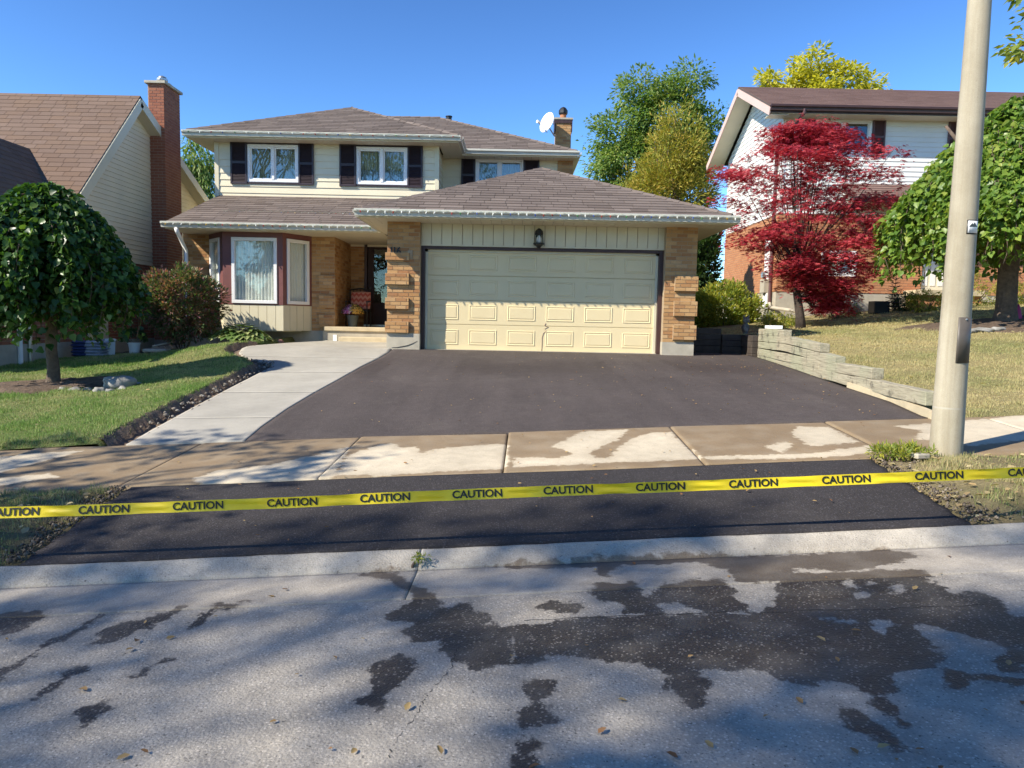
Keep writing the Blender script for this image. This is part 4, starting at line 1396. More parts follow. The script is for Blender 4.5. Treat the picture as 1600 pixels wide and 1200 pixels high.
MB().lathe((a + .07, yDr + .0, zp + 1.0), [(.001, -.03), (.03, 0), (.001, .03)], 10).build('door_handle', M['steel'], DO)
MB().box(xdl, xdl + 1.13, yDr - .14, yDr + .02, zp + .001, zp + .05).build('door_sill', M['steel'], H)

# downspout on the left corner
ds = [P(275, 356, yLo - .05), P(277, 362, yLo - .05), P(291, 392, yG - .06), P(291, 395, yG - .06), (P(291, 395, yG - .06).x, yG - .06, .62)]
MB().tube(ds, .045, 8).build('downspout', M['white'], H, smooth=True)

# house number 1 1 6
def text_mesh(name, txt, size, mat, parent, mat4, extrude=.004, bold=0.0, shear=0, spacing=1.0, width=None):
    cu = bpy.data.curves.new(name, 'FONT')
    cu.body = txt
    cu.size = size
    cu.extrude = extrude
    cu.offset = bold
    cu.align_x = 'CENTER'
    cu.align_y = 'CENTER'
    cu.space_character = spacing
    cu.resolution_u = 3
    tmp = bpy.data.objects.new(name + '_tmp', cu)
    COL.objects.link(tmp)
    dg = bpy.context.evaluated_depsgraph_get()
    me = bpy.data.meshes.new_from_object(tmp.evaluated_get(dg))
    bpy.data.objects.remove(tmp)
    if width:
        xs = [v.co.x for v in me.vertices]
        k = width / (max(xs) - min(xs))
        for v in me.vertices: v.co.x *= k
    me.transform(mat4)
    me.materials.clear()
    me.materials.append(mat)
    o = bpy.data.objects.new(name, me)
    return link(o, parent)
front = lambda p: Matrix(((1, 0, 0, p[0]), (0, 0, -1, p[1]), (0, 1, 0, p[2]), (0, 0, 0, 1)))
for ch_, px_ in (('1', 611.5), ('1', 616.5), ('6', 623)):
    pp = P(px_, 392.5, yP - .02)
    text_mesh('house_number', ch_, .20, M['black'], H, front((pp.x, yP - .018, pp.z)), .006, .004)
pp = P(641, 398, yP - .02)
box_part('number_plate', pp.x - .05, pp.x + .05, yP - .022, yP - .008, pp.z - .09, pp.z + .09, M['mortar'], H, .004)

# ================================================================== fittings on the house
L_ = thing('wall_lantern', P(842, 380, yD - .2), 'black carriage lantern mounted above the garage door', 'lantern')
lc = P(842, 373, yD - .2)
def px_h(v): return v / FPX * yD
lz = lc.z
k_ = 1.0
MB().box(lc.x - .05, lc.x + .05, yD - .125 - .02, yD - .122, lz - .10, lz + .12).build('back_plate', M['black'], L_)
MB().tube([(lc.x, yD - .14, lz + .05), (lc.x, yD - .2, lz + .09), (lc.x, yD - .22, lz + .06)], .012, 6).build('arm', M['black'], L_)
MB().lathe((lc.x, yD - .22, lz), [(.015, .20), (.04, .185), (.075, .15), (.085, .09), (.08, .075)][::-1], 12).build('lantern_roof', M['black'], L_, smooth=False)
cg = MB()
for k in range(6):
    t = 2 * pi * k / 6 + .3
    cg.tube([(lc.x + .075 * cos(t), yD - .22 + .075 * sin(t), lz + .08), (lc.x + .095 * cos(t), yD - .22 + .095 * sin(t), lz - .10)], .006, 5)
cg.build('cage', M['black'], L_)
MB().lathe((lc.x, yD - .22, lz - .10), [(.02, -.10), (.03, -.085), (.06, -.045), (.11, -.012), (.11, .012), (.08, .014)], 12).build('base', M['black'], L_)
MB().lathe((lc.x, yD - .22, lz - .08), [(.03, 0), (.045, .03), (.045, .09), (.02, .14)], 10).build('bulb', M['white'], L_, smooth=True)

S_ = thing('satellite_dish', P(868, 215, yC - .02), 'white satellite dish on an arm beside the brick chimney', 'satellite dish')
dc = P(857, 193, yC - .25)
nrm = Vector((-.75, -.62, .28)).normalized()
t_u = nrm.cross(Vector((0, 0, 1))).normalized()
t_v = nrm.cross(t_u)
dv, df = [], []
for i in range(7):
    r = i / 6
    for k in range(24):
        t = 2 * pi * k / 24
        dv.append(dc + t_u * (.27 * r * cos(t)) + t_v * (.30 * r * sin(t)) + nrm * (.07 * r * r))
for i in range(6):
    for k in range(24):
        k2 = (k + 1) % 24
        df.append((i * 24 + k, i * 24 + k2, (i + 1) * 24 + k2, (i + 1) * 24 + k))
do = mesh_obj('dish', dv, df, M['white'], S_, True)
md = do.modifiers.new('solid', 'SOLIDIFY'); md.thickness = .012
mt = P(869, 214, yC - .01)
MB().tube([mt, mt + Vector((-.06, -.06, .02)), dc - nrm * .03 - Vector((0, 0, .1)), dc - nrm * .02], .018, 8).build('mast', M['steel'], S_)
lnb = dc + nrm * .42 - Vector((0, 0, .14))
MB().tube([dc - Vector((0, 0, .26)) + nrm * .04, lnb], .012, 6).build('feed_arm', M['steel'], S_)
MB().tube([lnb + nrm * .02 + Vector((0, 0, .0)), lnb - nrm * .10 + Vector((0, 0, .03))], [.045, .03], 8).build('receiver', M['white'], S_)

def bulb_string(name, a, b, n, label, sag=.010, group='light strings on the eaves'):
    T = thing(name, a, label, 'light string', group)
    a, b = Vector(a), Vector(b)
    pts = []
    for i in range(n * 2 + 1):
        f = i / (n * 2)
        pts.append(a.lerp(b, f) + Vector((0, 0, -(sag + .012 * random.random()) * (i % 2))))
    MB().tube(pts, .003, 4).build('wire', M['bulb_wire'], T)
    bm_ = [bpy.data.meshes.new('bulb') for _ in range(5)]
    for j, me in enumerate(bm_):
        q = MB().lathe((0, 0, 0), [(.006, 0), (.013, -.012), (.012, -.03), (.002, -.052)], 6)
        me.from_pydata(q.v, [], q.f)
        me.materials.append(M['bulb%d' % j])
    for i in range(n):
        o = bpy.data.objects.new('bulb', bm_[random.choice([0, 0, 0, 1, 2, 3, 4])])
        link(o, T)
        p = pts[2 * i + 1]
        o.location = p
        o.rotation_euler = (random.uniform(-.5, .5), random.uniform(-.6, .6), 0)
M['bulb_wire'] = plain('wire_green', (.16, .20, .14), .5, .1, 5, 0)
for j, c in enumerate(((.75, .75, .7), (.35, .05, .04), (.06, .10, .3), (.5, .3, .05), (.07, .22, .08))):
    M['bulb%d' % j] = plain('bulb_%s' % 'abcde'[j], c, .25, .05, 5, 0)
bulb_string('light_string', (gx0 - .02, yE - .130, EZ - .02), (gx1 + .03, yE - .130, EZ - .02), 46, 'string of small coloured bulbs along the garage gutter')
bulb_string('light_string', (lx0 - .02, yLo - .130, EZ - .02), (gx0 - .15, yLo - .130, EZ - .02), 26, 'string of small coloured bulbs along the porch gutter')
bulb_string('light_string', (lx0 + .9, yLo + .95, EZ + .95 * sl_l + .06), (gx0 - .35, yLo + .95, EZ + .95 * sl_l + .06), 22, 'string of small bulbs lying across the porch roof shingles', .03)
bulb_string('light_string', (ex0 - .02, yE2 - .130, EZ2 - .01), (ex1 + .03, yE2 - .130, EZ2 - .01), 24, 'string of clear bulbs along the left upper gutter')
# ================================================================== left neighbour
XL = -9.6
NL = thing('neighbour_house', (XL - 3, 18, .3), 'tan roofed house with beige gable and tall red brick chimney on the left', 'house')
ridge = P(210, 150, 18.72)
rz = ridge.z
rake = XL + .28
yr = 18.72
fs, bs2 = 1.03, .46
yf, yb = 15.2, 24.2
fzl, bzl = rz - fs * (yr - yf), rz - bs2 * (yb - yr)
xl_far = -26
fA, fB = Vector((xl_far, yf, fzl)), Vector((rake, yf, fzl))
rA, rB = Vector((xl_far, yr, rz)), Vector((rake, yr, rz))
kA, kB = Vector((xl_far, yb, bzl)), Vector((rake, yb, bzl))
lro = deck(NL, [[fA, fB, rB, rA], [kB, kA, rA, rB]])
roof_face(lro, [Vector((-17, yf, fzl)), fB, rB, Vector((-17, yr, rz))], 'left', 'roof_left', pw=.36, ph=.17, tb=.011)
rb = MB()
for (p, q) in ((fB, rB), (rB, kB)):
    d = (q - p).normalized()
    up = Vector((0, 0, 1))
    mid = (p + q) / 2 - Vector((0, 0, .17)) + Vector((.012, 0, 0))
    rb.obox(mid, d * ((q - p).length / 2 + .02), Vector((.018, 0, 0)), (d.cross(Vector((1, 0, 0)))).normalized() * .11)
rb.build('rake_board', M['trim'], NL)
rs = MB()
for (p, q) in ((fB, rB), (rB, kB)):
    d = (q - p).normalized()
    mid = (p + q) / 2 - Vector((.15, 0, .27))
    rs.obox(mid, d * ((q - p).length / 2 - .03), Vector((.135, 0, 0)), (d.cross(Vector((1, 0, 0)))).normalized() * .008)
rs.build('soffit', M['soffit'], NL)
zbr = 2.55
gw = MB()
gpoly_ = [(11.9, .1), (yb - .3, .1), (yb - .3, bzl - .1), (yr, rz - .22), (yf + .2, fzl - .1), (11.9, 3.1)]
def xwall(poly, x, th):
    n = len(poly)
    vs = [(x, a, b) for a, b in poly] + [(x - th, a, b) for a, b in poly]
    return vs, [tuple(range(n)), tuple(range(2 * n - 1, n - 1, -1))] + [(i, i + n, (i + 1) % n + n, (i + 1) % n) for i in range(n)]
v_, f_ = xwall([(yf + .3, zbr), (yb - .3, zbr), (yb - .3, bzl - .15), (yr, rz - .28), (yf + .3, fzl + .05)], XL, .2)
gab = mesh_obj('gable_wall', v_, f_, M['siding_left'], NL)
clad('left', gab, 'siding_board', M['siding_left'], (XL, 0, 0), (0, 1, 0), V_z, [(yf + .3, zbr), (yb - .3, zbr), (yb - .3, bzl - .15), (yr, rz - .28), (yf + .3, fzl + .05)], 40, .115, .020, .003, 0, 0, None, (), 0, zbr, yf)
lw = MB().box(XL - .2, XL, 11.9, yb - .3, .65, zbr - .002).build('brick_wall', M['mortar_grey'], NL)
clad('left', lw, 'brick', M['brick_red'], (XL, 0, 0), (0, 1, 0), V_z, [(11.9, .65), (20.4, .65), (20.4, zbr), (11.9, zbr)], BW, BH, .007, .007, .011, .011, 'half')
MB().box(XL - .19, XL + .02, 11.85, yb - .3, -.3, .649).build('foundation', M['concrete'], NL)
fw_ = MB().box(-26, XL - .21, yf + .4, yf + .6, -.3, fzl).build('front_wall', M['brick_red'], NL)
# wing with its own steep roof, gable to the street
wr_x = P(43, 232, 17.0).x
wz = P(43, 232, 17.0).z
wl0, wl1 = wr_x * 2 - (XL + .25), XL + .25
wez = wz - 1.07 * (wl1 - wr_x)
yw0 = 11.6
wa, wb = Vector((wl1, 17.1, wez)), Vector((wl1, yw0, wez))
wro = deck(NL, [[wb, Vector((wl1, 17.2, wez)), Vector((wr_x, 17.2, wz)), Vector((wr_x, yw0, wz))], [Vector((wl0, 17.2, wez)), Vector((wl0, yw0, wez)), Vector((wr_x, yw0, wz)), Vector((wr_x, 17.2, wz))]], name='wing_roof')
roof_face(wro, [wb, Vector((wl1, 17.2, wez)), Vector((wr_x, 17.2, wz)), Vector((wr_x, yw0, wz))], 'left', 'roof_left', pw=.36, ph=.17, tb=.011)
gutter([(wl1 + .003, yw0, wez), (wl1 + .003, 15.1, wez)], NL, out=(1, 0))
v_, f_ = [(wl0 + .2, 11.9, 0), (XL - .21, 11.9, 0), (XL - .21, 11.9, wez + .2), (wr_x, 11.9, wz - .1), (wl0 + .2, 11.9, wez + .1)], [(0, 1, 2, 3, 4)]
mesh_obj('wing_wall', v_, f_, M['brick_red'], NL)
MB().box(XL - .2, XL - .0, 11.9, yf + .3, zbr - .001, wez + .2).build('wing_side_wall', M['siding_left'], NL)
# chimney against the gable
yc0, yc1 = 19.7, 20.6
ccx = P(258, 250, yc0).x
ctz = P(248, 131, yc0).z
lch = MB().box(XL - .02, ccx, yc0, yc1, .2, ctz).build('chimney', M['mortar_grey'], NL)
clad('left', lch, 'brick', M['brick_red'], (0, yc0, 0), U_x, V_z, [(XL, .6), (ccx, .6), (ccx, ctz), (XL, ctz)], BW, BH, .007, .007, .011, .011, 'half', (), 0, .6, XL, cap=300)
clad('left', lch, 'brick', M['brick_red'], (ccx, yc0, 0), (0, 1, 0), V_z, [(0, .6), (yc1 - yc0, .6), (yc1 - yc0, ctz), (0, ctz)], BW, BH, .007, .007, .011, .011, 'half')
MB().box(XL - .08, ccx + .07, yc0 - .07, yc1 + .07, ctz, ctz + .07).build('chimney_cap', M['concrete'], lch, bevel=.01)
mx_ = (XL + ccx) / 2
MB().lathe((mx_, yc0 + .35, ctz + .07), [(.09, 0), (.09, .10), (.14, .11), (.14, .16), (.08, .17), (.11, .2), (.03, .24)], 12).build('flue', M['steel'], lch)
MB().lathe((mx_ + .02, yc0 + .7, ctz + .07), [(.07, 0), (.07, .08), (.10, .09), (.02, .16)], 12).build('flue', M['steel'], lch)
# side door, downpipes
pd_ = P(160, 515, 16.6)
MB().box(XL + .008, XL + .05, 16.6, 17.4, .45, 2.4).build('side_door', M['trim'], NL)
MB().tube([(XL + .06, 14.25, wez - .2), (XL + .06, 14.25, .25)], .045, 8).build('downspout', M['white'], NL)
MB().tube([(XL + .06, 14.55, 1.2), (XL + .06, 14.55, .25)], .04, 8).build('downspout', M['steel'], NL)

# ================================================================== right neighbour
yF = 21.0
XR0 = P(1222, 260, yF).x
NR = thing('neighbour_house', (XR0 + 5, 24, 1.7), 'white sided orange brick house with long reddish roof on the right', 'house')
yE4 = 20.42
ez4 = P(1400, 168, yE4).z
rk = P(1204, 170, yE4).x
pk_y = 23.5
pk = P(1152, 136, pk_y)
pz = pk.z
yb4 = pk_y * 2 - yE4
xr_far = 26
e0, e1 = Vector((rk, yE4, ez4)), Vector((xr_far, yE4, ez4))
p0, p1 = Vector((rk, pk_y, pz)), Vector((xr_far, pk_y, pz))
k0, k1 = Vector((rk, yb4 + .3, ez4 - .2)), Vector((xr_far, yb4 + .3, ez4 - .2))
rro = deck(NR, [[e0, e1, p1, p0], [k1, k0, p0, p1]])
roof_face(rro, [e0, Vector((19.5, yE4, ez4)), Vector((19.5, pk_y, pz)), p0], 'right', 'roof_right', pw=.36, ph=.17)
gutter([(rk - .02, yE4 - .003, ez4 + .005), (xr_far, yE4 - .003, ez4 + .005)], NR, mat='brown', h_=.15)
box_part('fascia', rk, xr_far, yE4 - .001, yE4 + .018, ez4 - .19, ez4 - .072, M['brown'], NR)
rs = MB()
rb = MB()
for (p, q) in ((e0, p0), (p0, k0)):
    d = (q - p).normalized()
    nn = (d.cross(Vector((1, 0, 0)))).normalized()
    rb.obox((p + q) / 2 - Vector((.012, 0, .16)), d * ((q - p).length / 2 + .01), Vector((.016, 0, 0)), nn * .10)
    rs.obox((p + q) / 2 - Vector((-.26, 0, .25)), d * ((q - p).length / 2 - .03), Vector((.25, 0, 0)), nn * .008)
M['pink_trim'] = plain('faded_pink_trim', (.60, .43, .36), .5, .06, 3, .05)
rb.build('rake_board', M['pink_trim'], NR)
rs.build('soffit', M['soffit'], NR)
s_ = box_part('soffit', rk + .04, xr_far, yE4 + .02, yF, ez4 - .2, ez4 - .185, M['soffit'], NR)
zbR, zbase, zfound = 4.45, 1.2, P(1240, 456, yF).z
zt4 = ez4 - .18
sideP = [(yF, zbR), (yb4 - .3, zbR), (yb4 - .3, ez4 - .25), (pk_y, pz - .28), (yF, ez4 - .02)]
v_, f_ = xwall([(b, c) for b, c in sideP], XR0 + .2, .2)
sg = mesh_obj('gable_wall', v_, f_, M['siding_right'], NR)
clad('right', sg, 'siding_board', M['siding_right'], (XR0, yb4 - .3, 0), (0, -1, 0), V_z, [((yb4 - .3) - a, b) for a, b in sideP], 40, .135, .02, .003, 0, 0, None, (), 0, zbR, -.1)
rw1 = rect((1273, 1361, 187, 240), yF)
rw2 = rect((1527, 1600, 187, 240), yF)
fw_ = wall_holes('front_wall', XR0 + .2, xr_far, zbR, zt4, yF, .2, [tuple(rw1), tuple(rw2)], M['siding_right'], NR)
clad('right', fw_, 'siding_board', M['siding_right'], (0, yF, 0), U_x, V_z, [(XR0, zbR), (xr_far, zbR), (xr_far, zt4), (XR0, zt4)], 40, .135, .02, .003, 0, 0, None, [tuple(rw1), tuple(rw2)], 0, zbR, XR0 - .02)
box_part('corner_trim', XR0 - .03, XR0 + .06, yF - .03, yF + .06, zbR, zt4, M['siding_right'], NR)
window(NR, rw1, yF, 2, curtain=None)
window(NR, rw2, yF, 2, curtain='curtain')
drape('curtain', rw1[0] + .35, rw1[0] + .68, yF + .17, rw1[2], rw1[3], M['curtain'], NR, 4)
for a_, b_ in ((1256, 1272), (1362, 1382), (1480, 1502), (1507, 1526)):
    xa, xb = P(a_, 215, yF).x, P(b_, 215, yF).x
    shutter(xa, xb, rw1[2] - .05, rw1[3] + .05, yF - .022, M['shutter_right'], NR)
# brick storey
rwin = rect((1282, 1338, 392, 432), yF)
rdoor = (P(1440, 430, yF).x, P(1492, 430, yF).x, P(1460, 455, yF).z, P(1460, 340, yF).z)
bw = wall_holes('brick_wall', XR0 + .2, xr_far, zfound, zbR, yF, .2, [tuple(rwin), rdoor], M['mortar_grey'], NR)
clad('right', bw, 'brick', M['brick_orange'], (0, yF, 0), U_x, V_z, [(XR0, zfound), (17.5, zfound), (17.5, zbR - .02), (XR0, zbR - .02)], BW, BH, .007, .007, .011, .011, 'half', [tuple(rwin), rdoor])
v_, f_ = xwall([(yF, zfound), (yb4 - .3, zfound), (yb4 - .3, zbR), (yF, zbR)], XR0 + .2, .2)
bws = mesh_obj('brick_wall', v_, f_, M['mortar_grey'], NR)
clad('right', bws, 'brick', M['brick_orange'], (XR0, yb4 - .3, 0), (0, -1, 0), V_z, [(0, zfound), (yb4 - .3 - yF, zfound), (yb4 - .3 - yF, zbR - .02), (0, zbR - .02)], BW, BH, .007, .007, .011, .011, 'half')
fo = MB()
fo.box(XR0 + .01, xr_far, yF + .01, yF + .2, zbase, zfound); fo.box(XR0 + .01, XR0 + .2, yF + .21, yb4 - .3, zbase, zfound)
fo.build('foundation', M['concrete'], NR)
window(NR, rwin, yF, 2, curtain='curtain')
box_part('window_sill', rwin[0] - .1, rwin[1] + .1, yF - .08, yF + .05, rwin[2] - .08, rwin[2] - .001, M['brick_orange'], NR)
dm = MB().box(rdoor[0], rdoor[1], yF + .1, yF + .15, rdoor[2], rdoor[3]).build('front_door', M['trim'], NR)
dp = MB()
for q in range(4): dp.box(rdoor[0] + .08 + q * .22, rdoor[0] + .22 + q * .22, yF + .085, yF + .099, rdoor[2] + .15, rdoor[3] - .2)
dp.build('door_panels', M['siding_right'], dm)
box_part('door_step', rdoor[0] - .5, rdoor[1] + .4, yF - .9, yF + .0, rdoor[2] - .16, rdoor[2] - .005, M['stone_step'], NR, .01)
box_part('step_base', rdoor[0] - .4, rdoor[1] + .3, yF - .8, yF - .01, zbase, rdoor[2] - .161, M['brick_orange'], NR)
# pent roof between the storeys
pa, pb = P(1345, 308, yF - .9), P(1345, 288, yF)
pr = [Vector((XR0 + 1.7, yF - .9, pa.z)), Vector((xr_far, yF - .9, pa.z)), Vector((xr_far, yF, pb.z)), Vector((XR0 + 1.7, yF, pb.z))]
pro = deck(NR, [pr], name='pent_roof')
roof_face(pro, [pr[0], Vector((18, yF - .9, pa.z)), Vector((18, yF, pb.z)), pr[3]], 'right', 'roof_right', pw=.36, ph=.17)
gutter([(XR0 + 1.66, yF - .903, pa.z), (xr_far, yF - .903, pa.z)], NR, mat='brown')
box_part('pent_soffit', XR0 + 1.7, xr_far, yF - .88, yF, pa.z - .14, pa.z - .12, M['soffit'], NR)
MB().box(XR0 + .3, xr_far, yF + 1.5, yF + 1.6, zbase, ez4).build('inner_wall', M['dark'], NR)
MB().box(xr_far - .1, xr_far, yF, yb4, zbase, ez4).build('far_wall', M['mortar_grey'], NR)
# downspout with elbow, meters
MB().tube([(XR0 + .3, yE4 - .06, ez4 - .1), (XR0 + .3, yE4 - .06, ez4 - .2), (XR0 - .05, yF + .3, ez4 - .95), (XR0 - .06, yF + .3, ez4 - 1.1), (XR0 - .06, yF + .3, zbase + .55)], .045, 8).build('downspout', M['shutter_right'], NR)
for yy in (yF + .55, yF + .75):
    MB().tube([(XR0 - .06, yy, 4.0), (XR0 - .06, yy, zbase + .6)], .05, 8).build('conduit', M['white'], NR)
mb = MB().box(XR0 - .18, XR0 - .001, yF + .5, yF + .85, 2.25, 2.65)
mb.build('meter_box', M['concrete'], NR, bevel=.01)
MB().tube([(XR0 - .19, yF + .68, 2.78), (XR0 - .06, yF + .68, 2.78)], .09, 12).build('meter', M['steel'], NR)
MB().tube([(XR0 - .06, yF + .3, zbase + .75), (XR0 - .1, yF + .1, zbase + .62), (XR0 + .35, yF - .9, zbase + .50)], .05, 8).build('downspout_extension', M['concrete'], NR)
flush_pieces()
# ================================================================== plants
def inst(tv, tf, loc, rot, scl):
    """numpy instancing: template verts/tris at loc with 3x3 rot (N,3,3) and scale"""
    tv, tf = np.array(tv, float), np.array(tf, int)
    N = len(loc)
    V = np.einsum('nij,kj->nki', rot, tv) * np.asarray(scl)[:, None, None] + np.asarray(loc)[:, None, :]
    F = tf[None] + (np.arange(N) * len(tv))[:, None, None]
    return V.reshape(-1, 3), F.reshape(-1, 3)
def frames(tip, nrm):
    """rotation whose y axis is the tip direction and z axis close to nrm"""
    y = tip / (np.linalg.norm(tip, axis=1, keepdims=True) + 1e-9)
    z = nrm - y * np.sum(y * nrm, 1, keepdims=True)
    z /= (np.linalg.norm(z, axis=1, keepdims=True) + 1e-9)
    x = np.cross(y, z)
    return np.stack([x, y, z], -1)
def rand_unit(n):
    v = rng.normal(size=(n, 3))
    return v / np.linalg.norm(v, axis=1, keepdims=True)
# leaf outlines (length 1 along y)
HEART = ([(0, 0, 0), (-.34, .02, .05), (-.46, .34, .09), (-.24, .72, .05), (0, 1.05, -.06), (.24, .72, .05), (.46, .34, .09), (.34, .02, .05), (0, .45, 0)],
         [(0, 8, 1), (1, 8, 2), (2, 8, 3), (3, 8, 4), (4, 8, 5), (5, 8, 6), (6, 8, 7), (7, 8, 0)])
OVAL = ([(0, 0, 0), (-.24, .45, .05), (0, 1, -.03), (.24, .45, .05)], [(0, 2, 1), (0, 3, 2)])
SLIM = ([(0, 0, 0), (-.12, .45, .02), (0, 1, -.08), (.12, .45, .02)], [(0, 2, 1), (0, 3, 2)])
def palm():
    v, f = [(0, 0, 0)], []
    for a, l in ((-1.25, .6), (-.62, .9), (0, 1.05), (.62, .9), (1.25, .6)):
        b = len(v)
        d = (sin(a), cos(a))
        s_ = (d[1], -d[0])
        v += [(d[0] * l * .5 + s_[0] * .11, d[1] * l * .5 + s_[1] * .11, .02), (d[0] * l, d[1] * l, -.10), (d[0] * l * .5 - s_[0] * .11, d[1] * l * .5 - s_[1] * .11, .02)]
        f += [(0, b, b + 1), (0, b + 1, b + 2)]
    return v, f
PALM = palm()
def leaf_crown(name, templ, loc, tip, nrm, size, mat, parent):
    V, F = inst(templ[0], templ[1], loc, frames(tip, nrm), size)
    return tri_mesh(name, V, F, mat, parent, kind='stuff')

LM = {}
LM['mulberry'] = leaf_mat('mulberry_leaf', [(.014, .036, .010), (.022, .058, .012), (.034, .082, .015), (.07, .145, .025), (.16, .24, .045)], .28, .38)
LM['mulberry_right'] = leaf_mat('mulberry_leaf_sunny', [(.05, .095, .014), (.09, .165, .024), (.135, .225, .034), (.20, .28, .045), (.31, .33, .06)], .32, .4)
LM['maple'] = leaf_mat('red_maple_leaf', [(.13, .010, .024), (.25, .021, .042), (.38, .042, .062), (.50, .072, .086), (.62, .14, .145)], .35, .5, .8, .3, (1.5, .7, .7))
LM['locust'] = leaf_mat('locust_leaf', [(.055, .12, .03), (.09, .17, .035), (.14, .215, .05), (.21, .27, .07), (.29, .30, .085)], .35, .5, .35)
LM['cedar'] = leaf_mat('yellowing_cedar', [(.15, .18, .03), (.24, .25, .04), (.34, .31, .05), (.38, .26, .06), (.32, .35, .05)], .25, .6, .5, .2)
LM['gold'] = leaf_mat('golden_leaf', [(0.286, 0.286, 0.039), (0.416, 0.390, 0.046), (0.546, 0.468, 0.052), (0.338, 0.351, 0.052)], .4, .5, .4)
LM['dark'] = leaf_mat('dark_ivy_leaf', [(0.021, 0.049, 0.017), (0.035, 0.070, 0.021), (0.056, 0.112, 0.028), (0.084, 0.126, 0.042)], .2, .5)
LM['bush'] = leaf_mat('burning_bush_leaf', [(.05, .10, .03), (.075, .135, .04), (.12, .15, .06), (.24, .12, .09), (.44, .16, .155)], .25, .5, 1.3, .35)
LM['goldenrod'] = leaf_mat('goldenrod_leaf', [(0.098, 0.154, 0.028), (0.168, 0.224, 0.035), (0.280, 0.294, 0.042), (0.462, 0.406, 0.056)], .35, .55, 1.2)
LM['hosta'] = leaf_mat('hosta_leaf', [(.08, .15, .04), (.12, .20, .055), (.22, .28, .10), (.48, .48, .22)], .25, .4, 2.0)
LM['street'] = leaf_mat('street_tree_leaf', [(.03, .07, .015), (.05, .10, .02), (.07, .13, .025)], .3, .45)

def limb(p, q, r0, r1, n=5, wob=.06):
    p, q = Vector(p), Vector(q)
    L = (q - p).length
    pts = [p.lerp(q, i / n) + Vector((random.uniform(-1, 1), random.uniform(-1, 1), random.uniform(-1, 1))) * wob * L * (0 < i < n) for i in range(n + 1)]
    return pts, [r0 + (r1 - r0) * i / n for i in range(n + 1)]

